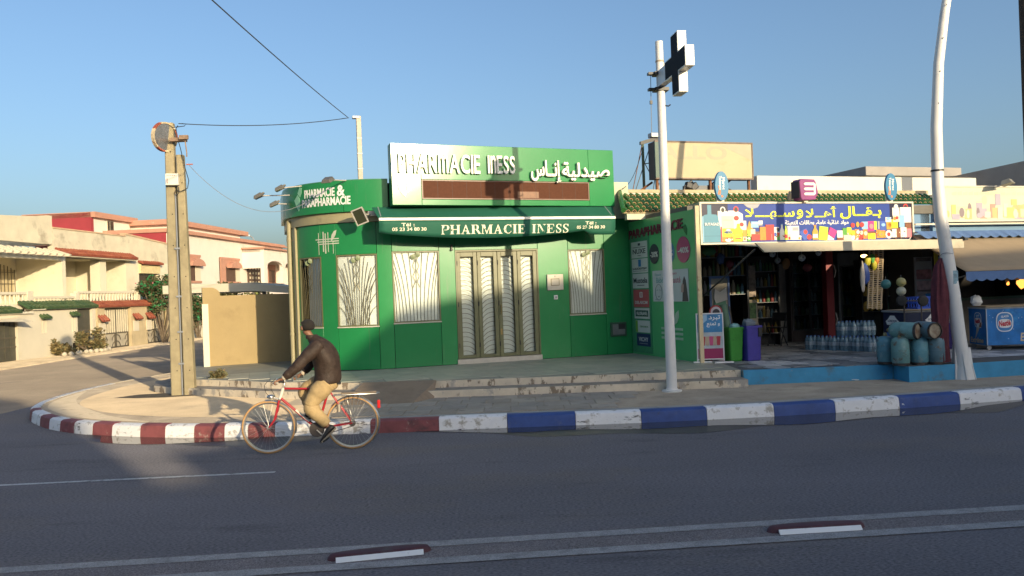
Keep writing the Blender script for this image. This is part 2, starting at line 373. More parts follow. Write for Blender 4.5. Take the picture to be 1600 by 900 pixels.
# strip of quads from kerb to a back line keeps the sheet well shaped
bl = []
for x, y in inner:
    bl.append((min(max(x, -6.5), 14), max(y + 3.0, 17.5)))
vs = [(x, y, .180) for x, y in inner] + [(x, y, .180) for x, y in bl]
n = len(inner)
g.add(vs, [(i, i + 1, n + i + 1, n + i) for i in range(n - 1)])
pave = structure(g.build('pavement', CONC))
b = MB()   # pale band that follows the rounded corner
i0 = next(i for i, x in enumerate(pxs) if x <= 150); i1 = imin + 70
ks = list(range(i0 - 20, i1, 5)); wv = [.02 + .5 * math.sin(math.pi * min(1, (j + .3) / len(ks))) for j in range(len(ks))]
b.add([(*offs(i, .28), .184) for i in ks] + [(*offs(i, .28 + w), .184) for i, w in zip(ks, wv)], [(j, j + 1, len(ks) + j + 1, len(ks) + j) for j in range(len(ks) - 1)])
b.build('pavement_band', CONC2, pave)
b = MB()   # screed strip behind the kerb
ks = [i for i in range(0, len(dense), 8) if 330 < pxs[i] < 1700 and i < imin]
b.add([(*offs(i, .172), .184) for i in ks] + [(*offs(i, .36), .184) for i in ks], [(j, j + 1, len(ks) + j + 1, len(ks) + j) for j in range(len(ks) - 1)])
b.build('kerb_screed', mat('grey_screed', (.31, .30, .275), .85, var=.15, scale=2, bump=.2, dirt=((.15, .145, .13), 3, .55, .2)), pave)
sl_mesh = []
for m in SLAB:
    b = MB(); b.box(-.197, .197, -.232, .232, 0, .014); o = b.build('paving_slab', m, pave); sl_mesh.append(o.data); bpy.data.objects.remove(o)
for j in range(4):
    for i in range(12):
        x = -2.75 + i * .41 + (.12 if j % 2 else 0); y = 12.32 + j * .478
        if x > 1.6 + .2 * j: continue
        o = bpy.data.objects.new('paving_slab', random.choice(sl_mesh)); COL.objects.link(o); o.parent = pave
        o.location = (x, y, .176 + random.uniform(-.003, .004)); o.rotation_euler = (random.uniform(-.006, .006), random.uniform(-.006, .006), random.uniform(-.008, .008))
b = MB()   # sand over the corner, coloured lighter to stand in for sunlight on it
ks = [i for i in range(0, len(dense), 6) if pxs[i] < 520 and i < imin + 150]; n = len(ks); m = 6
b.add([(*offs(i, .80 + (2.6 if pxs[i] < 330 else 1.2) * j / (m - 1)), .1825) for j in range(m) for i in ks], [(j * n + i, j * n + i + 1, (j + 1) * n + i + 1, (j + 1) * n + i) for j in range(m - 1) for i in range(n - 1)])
b.build('sunlit_sand', mat('sunlit_sand', (.52, .41, .27), .95, var=.12, scale=1.2, bump=.8, bscale=40, drough=1.0, grain=.14, gscale=130, dirt=((.40, .32, .22), 1.5, .54, .2)), pave)
# earth gap and hole round the utility pole
b = MB(); pc = onz(285, 616, .18)
b.add([(pc.x + .9 * math.cos(a) * random.uniform(.7, 1.15) - .3, pc.y - .1 + .42 * math.sin(a) * random.uniform(.7, 1.2), .186) for a in [k * math.tau / 18 for k in range(18)]], [tuple(range(18))])
b.build('broken_paving', mat('broken_earth', (.12, .095, .06), .95, var=.35, scale=9, bump=.8, bscale=20), pave)

# --- terrace with steps
side_prism(STP + [(4.05, 15), (-7, 19)], .17, .315, 'lower_step', TREAD, PEEL, None, skip=(7, 8, 9))['kind'] = 'structure'
tpts = TF + [(4.05, 21), (-8.0, 24)]
terr = structure(side_prism(tpts, .30, .440, 'terrace', mat('terrace_screed', (.27, .265, .215), .7, var=.12, scale=2, dirt=((.15, .14, .11), 3, .55, .2)), PEEL, None, skip=(8, 9)))
b = MB()   # ramp that fills the steps
b.add([(-2.75, 14.45, .452), (-1.42, 14.45, .452), (-1.42, 14.36, .446), (-2.75, 14.40, .446), (-2.95, 13.42, .184), (-1.75, 13.42, .184), (-1.42, 13.9, .184), (-3.0, 13.9, .184)],
      [(0, 3, 2, 1), (3, 4, 5, 2), (2, 5, 6), (3, 7, 4)])
structure(b.build('ramp', mat('ramp_cement', (.27, .20, .135), .9, var=.2, scale=2, bump=.3, dirt=((.16, .125, .09), 2, .52, .2))))
tm = []
for m in TILE:
    b = MB(); b.box(-.197, .197, -.197, .197, 0, .012); o = b.build('floor_tile', m, terr); tm.append(o.data); bpy.data.objects.remove(o)
def inside(x, y, P):
    c = False
    for (x0, y0), (x1, y1) in zip(P, P[1:] + P[:1]):
        if (y0 > y) != (y1 > y) and x < (x1 - x0) * (y - y0) / (y1 - y0) + x0: c = not c
    return c
nt = 0
for i in range(-16, 14):
    for j in range(-12, 4):
        s, t = i * .4 + .2, j * .4 + .2 - .41
        if t > .1 and s > -3.2: continue
        ok = all(inside(*(sw(s + a, t + c)).xy, tpts) for a in (-.2, .2) for c in (-.2, .2))
        w = sw(s, t, .437)
        if not ok or w.x > 4.0 or w.y > 19.2: continue
        o = bpy.data.objects.new('floor_tile', random.choice(tm)); COL.objects.link(o); o.parent = terr
        o.location = w + Vector((0, 0, random.uniform(0, .003))); o.rotation_euler = (0, 0, TH + random.uniform(-.004, .004)); nt += 1
# --- shop terrace
ST = [(4.06, 14.24), (6.75, 14.33), (14.5, 15.7), (14.5, 27), (4.06, 22)]
shop_t = structure(side_prism(ST, .17, .436, 'shop_terrace', mat('dark_grout', (.10, .10, .10), .8, var=.2, scale=3), BLUEF, None, skip=(3,)))
b = MB(); b.add([(4.06, 14.23, .437), (6.75, 14.32, .437), (6.75, 14.40, .440), (4.06, 14.31, .440), (4.06, 14.23, .18), (6.75, 14.32, .18)], [(0, 1, 2, 3), (4, 5, 1, 0)])
b.build('painted_edge', BLUEP, shop_t)
fl = []
for m in FLAG:
    for (a, c) in ((.27, .19), (.19, .19), (.33, .19)):
        b = MB(); b.prism([(-a, -c), (a * .9, -c * 1.0), (a, -c * .4), (a, c), (-a * .85, c), (-a, c * .5)], .014); o = b.build('paving_stone', m, shop_t); fl.append((o.data, a)); bpy.data.objects.remove(o)
for j in range(15):
    s = 3.3 + random.uniform(0, .3); t = -5.35 + j * .4
    while s < 11.5:
        me, a = random.choice(fl); s += a + .012
        w = sw(s, t)
        if inside(w.x, w.y - .2, ST) and inside(w.x + .25, w.y - .15, ST) and inside(w.x - .32, w.y - .12, ST) and w.y < 21.5:
            o = bpy.data.objects.new('paving_stone', me); COL.objects.link(o); o.parent = shop_t
            o.location = (w.x, w.y, .430 + random.uniform(0, .006)); o.rotation_euler = (0, 0, TH + random.choice((0, math.pi)))
        s += a + .012
blk = [(6.78, 13.78), (9.75, 14.32), (9.75, 15.0), (6.78, 14.6)]
structure(side_prism(blk, .17, .452, 'painted_plinth', mat('plinth_top', (.10, .095, .085), .8, var=.3, scale=5, bump=.3), BLUEP))

# --- side-street verge
vp = [(-9, .25), (-2, -.1), (.4, -.1), (3, -.1), (9.7, -.1), (14, -.1), (40, -.1)]
vo = [-2.6, -2.2, -1.9, -1.7, -1.5, -1.0, -.9]
g = MB(); n = len(vp)
pa = [hw(s, o, .05) for (s, y), o in zip(vp, vo)]; pb = [hw(s, .3, .05) for s, y in vp]; pl = [hw(s, o - .05, -.01) for (s, y), o in zip(vp, vo)]
g.add([tuple(p) for p in pa + pb + pl], [(i, i + 1, n + i + 1, n + i) for i in range(n - 1)] + [(2 * n + i, 2 * n + i + 1, i + 1, i) for i in range(n - 1)])
structure(g.build('verge', SOIL))

# --- road markings
LINE = mat('worn_line_paint', (.26, .262, .265), .8, var=.14, scale=6, bump=.5, drough=1.0, dirt=((.17, .17, .175), 7, .50, .2), grain=.3, gscale=90)
LINE2 = mat('line_paint', (.50, .50, .48), .8, var=.15, scale=6, dirt=((.12, .12, .12), 8, .52, .15), grain=.2, gscale=140)
WORN = mat('worn_strip', (.165, .148, .150), .85, var=.14, scale=2, grain=.5, gscale=75, bump=.6, bscale=110, drough=1.0)
def ribbon(p, q, hwid, z, name, m, ext=(0, 0), taper=None):
    p, q = Vector(p), Vector(q); d = (q - p).normalized(); p = p - d * ext[0]; q = q + d * ext[1]; nrm = Vector((-d.y, d.x, 0)) * hwid
    b = MB(); b.add([(*(p - nrm).xy, z), (*(q - nrm).xy, z), (*(q + nrm).xy, z), (*(p + nrm).xy, z)], [(0, 1, 2, 3)])
    return structure(b.build(name, m))
ribbon(onz(400, 881, 0), onz(1600, 806, 0), .20, .004, 'centre_strip', WORN, (30, 30))
ribbon(onz(400, 868, 0), onz(1600, 794, 0), .070, .008, 'centre_line', LINE, (30, 30))
ribbon(onz(400, 895.5, 0), onz(1600, 819, 0), .070, .008, 'centre_line', LINE, (30, 30))
ribbon(onz(-60, 761.5, 0), onz(430, 738, 0), .035, .004, 'lane_line', LINE2, (8, 0))

# --- water in the gutter
WAT = mat('gutter_water', (.045, .042, .038), .015, var=.1, spec=1.0)
WET = mat('wet_asphalt', (.05, .047, .045), .45, var=.2, scale=3, bump=.2, bscale=150)
def gutter(pa, pb, wmax, name, m, z, seed):
    rnd = random.Random(seed); ks = [i for i in range(0, imin, 4) if pb <= pxs[i] <= pa]; n = len(ks); out = []
    ph = rnd.uniform(0, 6)
    for j, i in enumerate(ks):
        e = min(1, 6 * j / n, 6 * (n - 1 - j) / n)
        out.append(wmax * e * (.72 + .18 * math.sin(j * .16 + ph) + .10 * math.sin(j * .47 + 2 * ph)) + .01)
    b = MB(); b.add([(*offs(i, -.004), z) for i in ks] + [(*offs(i, -.012 - w), z) for i, w in zip(ks, out)], [(j, j + 1, n + j + 1, n + j) for j in range(n - 1)])
    return structure(b.build(name, m))
gutter(1640, 640, .95, 'wet_gutter', WET, .004, 3)
gutter(560, 130, .75, 'wet_gutter', WET, .004, 4)
gutter(1630, 660, .72, 'puddle', WAT, .008, 5)
gutter(440, 150, .60, 'puddle', WAT, .008, 6)

# --- raised lane separators on the centre line
def separator(pa, pb, lab):
    a, b_ = onz(*pa, 0), onz(*pb, 0); c = (a + b_) / 2; d = b_ - a; L = d.length
    root = empty('lane_separator', (c.x, c.y, 0), math.atan2(d.y, d.x), lab, 'lane separator', 'raised lane separators on the centre line')
    b = MB(); n = 24; top = []
    h = L / 2
    ring = lambda k, z: [(min(1, max(-1, math.cos(t) * 1.25)) * (h - .1) * (1 if abs(math.cos(t)) < .8 else 1) + math.copysign(.1 * k * abs(math.cos(t)) ** 3, math.cos(t)), math.sin(t) * .085 * k, z) for t in [math.tau * i / n for i in range(n)]]
    rs = [ring(1.06, .004), ring(.98, .026), ring(.80, .046), ring(.45, .052)]
    vs = [p for r in rs for p in r]
    b.add(vs, [(i * n + j, i * n + (j + 1) % n, (i + 1) * n + (j + 1) % n, (i + 1) * n + j) for i in range(3) for j in range(n)] + [tuple(range(3 * n, 4 * n))])
    b.build('body', mat('maroon_rubber', (.085, .030, .036), .7, var=.2, scale=8, dirt=((.10, .08, .07), 6, .55, .2)), root, smooth=50)
    b = MB(); s = .42 * L
    b.hexa([(-s, -.106, .008), (s, -.106, .008), (s, -.074, .02), (-s, -.074, .02), (-s, -.100, .016), (s, -.100, .016), (s, -.074, .040), (-s, -.074, .040)])
    b.build('reflective_strip', mat('reflective_strip', (.78, .78, .76), .4, var=.03, dirt=((.5, .5, .5), 20, .6, .1)), root)
separator((512, 876), (673, 860), 'maroon lane separator with white strip, on the centre line nearest the cyclist')
separator((1199, 832), (1350, 823), 'maroon lane separator with white strip, on the centre line in front of the grocery')

# --- litter
def litter(name, lab, cat, px, py, z, size, seed):
    rnd = random.Random(seed); p = onz(px, py, z); b = MB(); vs = []
    bm = bmesh.new(); bmesh.ops.create_icosphere(bm, subdivisions=2, radius=1)
    for v in bm.verts: v.co *= rnd.uniform(.65, 1.15)
    b.add([(v.co.x * size[0], v.co.y * size[1], max(-.0, (v.co.z + .7) * size[2])) for v in bm.verts], [tuple(v.index for v in f.verts) for f in bm.faces]); bm.free()
    o = b.build(name, mat('white_plastic_bag', (.75, .76, .77), .5, var=.08)); o.location = p; tag(o, lab, cat)
litter('plastic_bag', 'crumpled white plastic bag in the gutter water', 'litter', 1405, 637, 0.01, (.12, .09, .06), 1)
litter('paper_scrap', 'flat white paper scrap below the blue terrace edge', 'litter', 1333, 594, .181, (.12, .08, .018), 2)
# ================================================================== PHARMACY
S0, RC = -1.36, 2.1
def Wl(q, z, off=0.0):      # wall coordinate (q along the wall, curved for q < 0) -> pharmacy frame
    if q >= 0: return (S0 + q, -off, z)
    f = -q / RC
    if f <= math.pi / 2: return (S0 - (RC + off) * math.sin(f), RC - (RC + off) * math.cos(f), z)
    return (S0 - RC - off, RC + (-q - RC * math.pi / 2), z)
GREEN = mat('green_panel', (.016, .205, .062), .26, var=.05, scale=2, spec=.45, dirt=((.030, .225, .08), 1.2, .56, .3), dirt2=((.055, .17, .075), 2.6, .60, .12, (3, 3, .22)), dirt3=((.09, .16, .08), 5, .68, .06, (2, 2, .6)), bump=.03, bscale=3)
GREEN2 = mat('green_panel_light', (.024, .235, .070), .26, var=.05, scale=2, spec=.55, dirt=((.04, .25, .09), 1.0, .56, .3), dirt2=((.07, .21, .09), 2.6, .60, .12, (3, 3, .22)), bump=.03, bscale=3)
BEIGE = mat('olive_beige_metal', (.33, .29, .165), .5, var=.08, scale=3, dirt=((.22, .2, .12), 3, .58, .2))
DARK = flat('dark_gap', (.012, .014, .012), .8)
WHITE = mat('letter_white', (.78, .77, .73), .4, var=.03)
SHUT = mat('shutter_white', (.82, .81, .76), .35, var=.05, scale=5, spec=.6, dirt=((.55, .54, .5), 3, .58, .2))
GRILL = mat('grille_bronze', (.17, .145, .075), .4, var=.15, metal=.4, spec=.5)
FRAME = mat('frame_olive', (.15, .15, .072), .42, var=.12, scale=6, spec=.5, dirt=((.12, .12, .06), 4, .58, .2))
GLASS = thin_glass('window_glass')
AWN = mat('awning_green', (.010, .105, .062), .75, var=.10, scale=2, dirt=((.02, .14, .085), 2, .55, .25))
GREY = mat('mid_grey_metal', (.30, .31, .32), .45, var=.08, metal=.3)
BLACK = flat('black_metal', (.02, .02, .022), .45)

ph = empty('pharmacy', (A2.x, A2.y, 0), TH, 'single storey green panelled pharmacy with rounded corner and folding doors', 'pharmacy')
ZT = .44
def wpatch(b, q0, q1, z0, z1, o0, o1, m=0):
    ks = [q0]
    if q0 < 0:
        n = max(1, int((min(q1, 0) - q0) / .13)); ks = [q0 + (min(q1, 0) - q0) * i / n for i in range(n + 1)]
        if q1 > 0: ks.append(q1)
    else: ks = [q0, q1]
    if ks[-1] != q1 and abs(ks[-1] - q1) > 1e-6: ks.append(q1)
    vs = []
    for q in ks: vs += [Wl(q, z0, o0), Wl(q, z0, o1), Wl(q, z1, o1), Wl(q, z1, o0)]
    n = len(ks)
    fs = [(i * 4 + a, (i + 1) * 4 + a, (i + 1) * 4 + (a + 1) % 4, i * 4 + (a + 1) % 4) for i in range(n - 1) for a in range(4)]
    fs += [(0, 1, 2, 3), tuple(range(4 * n - 4, 4 * n))[::-1]]
    return b.add(vs, fs, m)
WIN = [(-2.40, -1.67, 1.37, 2.89), (-1.285, -.39, 1.37, 2.90), (-.075, .945, 1.41, 2.935), (3.94, 4.835, 1.415, 2.90)]
DOOR = (1.30, 3.21, .555, 2.935)
LQ = -4.6
# backing wall with openings left as recesses
b = MB()
for q0, q1, z0, z1 in [(LQ, 5.52, 2.94, 4.40)] : wpatch(b, q0, q1, z0, z1, -.26, -.035)
qs = [LQ] + [v for w in WIN[:3] for v in (w[0], w[1])] + [DOOR[0], DOOR[1], WIN[3][0], WIN[3][1], 5.52]
for i in range(0, len(qs), 2): wpatch(b, qs[i], qs[i + 1], ZT, 2.94, -.26, -.035)
for w in WIN: wpatch(b, w[0], w[1], ZT, w[2], -.26, -.035)
b.build('wall', DARK, ph, smooth=30)
# cladding panels, each with a 6 mm joint
G = .004
def panel(q0, q1, z0, z1, m=None, o1=0.0):
    b = MB(); wpatch(b, q0 + G, q1 - G, z0 + G, z1 - G, -.03, o1); return b.build('wall_panel', m or GREEN, ph, smooth=30, bevel=.004)
FB = 3.585
panel(LQ, -3.3, ZT + .01, FB); panel(-3.3, -2.40, ZT + .01, FB)
for k, w in enumerate(WIN):
    panel(w[0], w[1], ZT + .01, w[2]); panel(w[0], w[1], w[3], FB, GREEN2 if k > 1 else GREEN)
panel(-1.67, -1.285, ZT + .01, FB); panel(-.39, -.075, ZT + .01, FB, GREEN2)
panel(.945, 1.30, ZT + .01, FB, GREEN2); panel(DOOR[0], DOOR[1], DOOR[3], FB, GREEN2)
panel(3.21, 3.94, ZT + .01, FB, GREEN2); panel(4.835, 5.515, ZT + .01, FB)
# band and fascia
b = MB(); wpatch(b, LQ, -.10, FB, 3.80, -.03, .045); b.build('cornice_band', BEIGE, ph, smooth=30)
for q0, q1 in ((LQ, -3.0), (-3.0, -1.02), (-1.02, -.118)):
    b = MB(); wpatch(b, q0 + G, q1 - G, 3.80, 4.455, -.03, .115); b.build('fascia_panel', GREEN, ph, smooth=30, bevel=.006)
b = MB(); wpatch(b, LQ, -.12, 4.456, 4.475, -.04, .105); b.build('fascia_capping', mat('fascia_edge', (.05, .2, .09), .3), ph, smooth=30)
b = MB(); b.poly([Wl(q / 10, 4.36, -.05) for q in range(-46, 56, 3)] + [(4.1, 6, 4.36), (-3.4, 6, 4.36)]); b.box(-3.3, 4.1, 4.5, 6.0, ZT, 4.4); b.build('roof', CONC, ph)
# down-pipe strip where the curve ends
def qpx_pt(px, z, off):
    lo, hi = -4.4, 5.5
    for _ in range(40):
        m = (lo + hi) / 2; l = Wl(m, z, off)
        if proj(sw(l[0], l[1], z))[0] < px: lo = m
        else: hi = m
    return lo
b = MB(); wpatch(b, -2.60, -2.50, ZT + .01, FB - .003, .0, .05)
b.build('corner_trim', BEIGE, ph, smooth=30)
b = MB(); l = Wl(-2.78, 0, .07); b.tube([(l[0], l[1], ZT), (l[0], l[1], 3.75)], .055, 10)
for z in (1.2, 2.4, 3.3): b.tube([(l[0], l[1], z), (l[0], l[1], z + .04)], .066, 10)
b.build('downpipe', BEIGE, ph, smooth=40)

# --- windows: frame, roller shutter, glass, grille
def bez(p0, p1, p2, n=9):
    return [tuple((1 - t) ** 2 * p0[k] + 2 * t * (1 - t) * p1[k] + t * t * p2[k] for k in range(2)) for t in [i / n for i in range(n + 1)]]
LEAF = mat('grille_leaf', (.12, .16, .06), .45, var=.1)
for wi, (q0, q1, z0, z1) in enumerate(WIN):
    fr = MB(); t = .028
    for a in ((q0, q0 + t, z0, z1), (q1 - t, q1, z0, z1), (q0 + t, q1 - t, z0, z0 + t), (q0 + t, q1 - t, z1 - t, z1)): wpatch(fr, *a, -.13, .006)
    f = fr.build('window', FRAME, ph, smooth=30)
    sh = MB(); n = 30; d = (z1 - z0 - 2 * t) / n
    for k in range(n):
        za = z0 + t + k * d
        wpatch(sh, q0 + t, q1 - t, za + .002, za + d * .86, -.058, -.040)
        wpatch(sh, q0 + t, q1 - t, za + d * .86, za + d + .002, -.058, -.045)
    sh.build('roller_shutter', SHUT, f)
    gb = MB(); cx = (q0 + q1) / 2; w = (q1 - q0); H = z1 - z0
    lines = []
    nb = 13
    for k in range(nb):
        u = (k + .5) / nb * 2 - 1                     # bars rise straight, then fan out to the sides
        xb = cx + u * w * (.30 if wi == 1 else .47)
        if abs(u) < .12: lines.append([(xb, z0), (xb, z1)]); continue
        if wi == 1: lines.append(bez((xb, z0), (xb, z0 + H * .55), (cx + u * w * .5 * (1.0 + .45 * (1 - abs(u))), min(z1, z0 + H * (.62 + .5 * (1 - abs(u)))))))
        else: lines.append(bez((xb, z0), (xb, z0 + H * .5), (cx + math.copysign(min(abs(u) * 1.9, 1) * w * .495, u), z0 + H * (1.0 if abs(u) < .55 else 1.35 - .68 * abs(u)))))
    if wi == 1:
        for sgn in (-1, 1):
            for k in range(4): lines.append(bez((cx + sgn * w * (.07 + .05 * k), z0), (cx + sgn * w * (.10 + .07 * k), z0 + H * (.5 - .08 * k)), (cx + sgn * w * .495, z0 + H * (.88 - .2 * k))))
    for ln in lines:
        pts = []
        for (x, z) in ln: pts.append(Wl(min(max(x, q0 + .01), q1 - .01), min(max(z, z0 + .01), z1 - .01), -.015))
        gb.tube(pts, .0055, 5)
    for k in (0.0, 1.0): gb.tube([Wl(q0 + (q1 - q0) * i / 6, z0 + .015 + (H - .03) * k, -.015) for i in range(7)], .009, 5)
    wig = [Wl(cx - .045 + .022 * math.sin(k * 1.1), z1 - .14 - H * .42 * k / 16, -.006) for k in range(17)]
    gb.tube(wig, .006, 5); gb.tube([Wl(cx + .045 - .022 * math.sin(k * 1.1), z1 - .14 - H * .42 * k / 16, -.006) for k in range(17)], .006, 5)
    gb.build('grille', GRILL, f, smooth=40)
    lb = MB()
    for dx, zz in ((-.055, z1 - .12), (.045, z1 - .075)):
        c = Wl(cx + dx, zz, -.002); lb.lathe([(.0, 0), (.05, .002), (.056, .008), (0, .012)], c, 12, axis='y', caps=False)
    lb.build('ornament_leaf', LEAF, f)
    gl = MB(); wpatch(gl, q0 + t, q1 - t, z0 + t, z1 - t, -.030, -.026); gl.build('pane', GLASS, f)
    sb = MB(); wpatch(sb, q0 - .01, q1 + .01, z0 - .02, z0, -.02, .02); sb.build('sill', mat('sill_marble', (.55, .52, .44), .4), f)

# --- four folding door leaves
q0, q1, z0, z1 = DOOR
b = MB(); wpatch(b, q0 - .02, q1 + .02, ZT, z0, -.26, .03); b.build('threshold', mat('marble_sill', (.52, .47, .40), .45, var=.1, scale=8), ph)
b = MB(); wpatch(b, q0, q0 + .03, z0, z1, -.2, .012); wpatch(b, q1 - .03, q1, z0, z1, -.2, .012); wpatch(b, q0 + .03, q1 - .03, z1 - .035, z1, -.2, .012); b.build('door_frame', FRAME, ph)
LW = (q1 - q0 - .06) / 4
for k in range(4):
    a = q0 + .03 + k * LW + .004; c = a + LW - .008; s = .085; zt, zb = z1 - .045, z0 + .01
    b = MB()
    for r in ((a, a + s, zb, zt), (c - s, c, zb, zt), (a + s, c - s, zb, zb + .07), (a + s, c - s, zt - .10, zt)): wpatch(b, *r, -.055, -.005)
    d = b.build('door', FRAME, ph, bevel=.005)
    sh = MB(); n = 40; h = (zt - .10 - zb - .07) / n
    for i in range(n):
        za = zb + .07 + i * h
        wpatch(sh, a + s, c - s, za + .001, za + h * .84, -.135, -.115); wpatch(sh, a + s, c - s, za + h * .84, za + h, -.135, -.122)
    sh.build('roller_shutter', SHUT, d)
    gl = MB(); wpatch(gl, a + s, c - s, zb + .07, zt - .10, -.050, -.044); gl.build('pane', GLASS, d)
    gb = MB(); n = 21; h = (zt - .10 - zb - .07) / n; wx = c - a - 2 * s
    for i in range(n):
        zz = zb + .07 + i * h
        P0, P1, P2 = ((a + s, zz + h * .95), (a + s + wx * .62, zz + h * 1.15), (c - s, zz - h * .25)) if k % 2 == 0 else ((c - s, zz + h * .95), (a + s + wx * .38, zz + h * 1.15), (a + s, zz - h * .25))
        gb.tube([Wl(x, max(zb + .075, z), -.012) for x, z in bez(P0, P1, P2, 6)], .006, 5)
    gb.build('grille', GRILL, d)
    if k == 2:
        hb = MB(); hb.tube([Wl(a + .04, 1.50, .045), Wl(a + .04, 1.72, .045)], .011, 8); hb.tube([Wl(a + .04, 1.53, -.01), Wl(a + .04, 1.53, .05)], .009, 6); hb.tube([Wl(a + .04, 1.69, -.01), Wl(a + .04, 1.69, .05)], .009, 6)
        wpatch(hb, a + .02, a + .06, 1.05, 1.18, -.005, .012); hb.build('handle', mat('brass_handle', (.35, .25, .10), .4, metal=.7), d)
    for zz in (.8, 1.7, 2.6): hb = MB(); hb.tube([Wl(a + .002, zz, .004), Wl(a + .002, zz + .10, .004)], .012, 6); hb.build('hinge', BLACK, d)
# --- small fittings
b = MB(); wpatch(b, 3.40, 3.79, 1.99, 2.345, 0, .05); o = b.build('night_hatch', mat('cream_plastic', (.62, .56, .45), .45), ph, bevel=.01)
b = MB(); wpatch(b, 3.485, 3.69, 2.09, 2.25, .0505, .058, 0); wpatch(b, 3.50, 3.675, 2.105, 2.235, .058, .060, 1); wpatch(b, 3.58, 3.594, 2.285, 2.318, .0505, .054, 2); b.build('hatch_door', [GRILL, mat('hatch_cream', (.56, .51, .42), .5), BLACK], o)
b = MB(); wpatch(b, 3.56, 3.645, 1.78, 1.875, 0, .04); o = b.build('bell_box', WHITE, ph, bevel=.006)
b = MB(); wpatch(b, 3.58, 3.625, 1.80, 1.85, .0402, .045); b.build('bell_button', GREY, o)
b = MB(); wpatch(b, 4.925, 5.33, .865, 1.19, 0, .03); o = b.build('meter_box', mat('meter_frame', (.02, .07, .04), .5), ph, bevel=.006)
b = MB(); wpatch(b, 4.975, 5.285, .905, 1.15, .0302, .034, 0); wpatch(b, 5.12, 5.285, 1.03, 1.15, .0342, .036, 1); b.build('meter_glass', [mat('grey_glass', (.16, .17, .16), .15, spec=.6), BLACK], o)
b = MB(); wpatch(b, 1.21, 1.24, 2.96, 3.06, 0, .05); wpatch(b, 1.20, 1.25, 2.93, 2.965, .02, .06); b.build('door_sensor', BLACK, ph)

# --- sign board on the roof edge
SB = .25
SBY = .33      # the sign board stands a little skew: its left end is farther out
def sy(q, z=3.86): return SBY * (1 - (q + .115) / 5.16) - (z - 3.86) * .010
def spatch(b, q0, q1, z0, z1, o0, o1, m=0):
    P = [(S0 + q, -(o + sy(q, z)), z) for z in (z0, z1) for q, o in ((q0, o1), (q1, o1), (q1, o0), (q0, o0))]
    return b.hexa(P, m)
def sgn(x, y, d): return (S0 + x, -(SB + sy(x, y) + d), y)
SIGNG = mat('sign_green', (.022, .225, .068), .165, var=.04, scale=2, spec=.27, dirt=((.04, .24, .09), 1.0, .56, .3), bump=.02, bscale=3)
b = MB(); spatch(b, -.117, 5.045, 3.86, 5.145, -.10, SB - .03); sb = b.build('sign_board', mat('sign_side', (.02, .17, .06), .4), ph)
zs = [3.862, 5.143]; xs = [-.115, .50, 4.40, 5.043]
for (a, c, e, f) in ((-.115, .51, 3.862, 5.143), (.51, 4.405, 4.40, 5.143), (.51, 4.405, 3.862, 3.985), (4.405, 5.043, 3.862, 5.143)):
    b = MB(); spatch(b, a + .002, c - .002, e + .002, f - .002, SB - .03, SB); b.build('sign_panel', SIGNG, sb, bevel=.005)
b = MB(); spatch(b, .515, 4.40, 3.99, 4.395, SB - .03, SB - .006, 0)
spatch(b, .515, 4.40, 4.372, 4.395, SB - .006, SB + .008, 1); spatch(b, .515, 4.40, 3.99, 4.013, SB - .006, SB + .008, 1); spatch(b, .515, .54, 4.013, 4.372, SB - .006, SB + .008, 1); spatch(b, 4.375, 4.40, 4.013, 4.372, SB - .006, SB + .008, 1)
LED = mat('led_brown', (.095, .033, .016), .6, var=.1, scale=20, spec=.12, dirt=((.16, .065, .03), 1.5, .6, .1))
led = b.build('led_display', [LED, mat('led_frame', (.13, .06, .03), .4)], sb)
b = MB()
for i in range(1, 12): spatch(b, .54 + 3.835 * i / 12 - .003, .54 + 3.835 * i / 12 + .003, 4.013, 4.372, SB - .006, SB - .003)
b.build('module_seam', mat('led_seam', (.06, .025, .015), .6), sb)['kind'] = 'stuff'
b = MB(); spatch(b, 2.66, 3.16, 4.03, 4.17, SB - .006, SB - .0035); b.build('faded_module', mat('led_faded', (.20, .085, .035), .5, var=.2, scale=12), sb)
# raised letters: one part per letter
def letters(s, x0, x1, y0, y1, depth, m, parent, fn, bold, narrow=1.0):
    adv = []
    for ch in s:
        vs, fs = text_mesh(ch, bold, 1.0, 4) if ch != ' ' else ([], [])
        if vs: adv.append((min(v[0] for v in vs), max(v[0] for v in vs), vs, fs))
        else: adv.append(None)
    wid = [(.34 if a is None else a[1] - a[0] + .09) for a in adv]; k = (x1 - x0) / sum(wid); x = x0
    for a, w, ch in zip(adv, wid, s):
        if a:
            b = MB(); ya, yb = min(v[1] for v in a[2]), max(v[1] for v in a[2])
            b.add([fn(x + (v[0] - a[0]) * k, y0 + (v[1] - ya) * (y1 - y0) / (yb - ya), (v[2] + .5) * depth) for v in a[2]], a[3]); b.build('letter', m, parent)
        x += w * k
LIT = mat('letter_cream', (.80, .76, .68), .35, var=.05, spec=.5)
letters('PHARmACIE', .03, 1.83, 4.53, 4.93, .07, LIT, sb, sgn, .012)
letters('InESS', 1.98, 2.63, 4.545, 4.93, .07, LIT, sb, sgn, .012)
b = MB(); put_text(b, arabic('صيدلية'), 3.72, 4.90, 4.42, 4.83, sgn, .022, .09); b.build('letter', LIT, sb)
b = MB(); put_text(b, arabic('إنــاس'), 2.97, 3.70, 4.36, 4.86, sgn, .022, .09); b.build('letter', LIT, sb)
b = MB()
for pg in ([(.0, 4.30), (.03, 4.18), (.10, 4.08), (.16, 4.03), (.19, 4.13), (.17, 4.25), (.11, 4.33), (.03, 4.40)], [(.20, 4.10), (.29, 4.18), (.31, 4.30), (.29, 4.42), (.22, 4.36), (.19, 4.25)]):
    b.prism(pg, 1, 0, lambda x, y, k: sgn(x, y, .015 * k))
b.build('leaf_emblem', WHITE, sb)
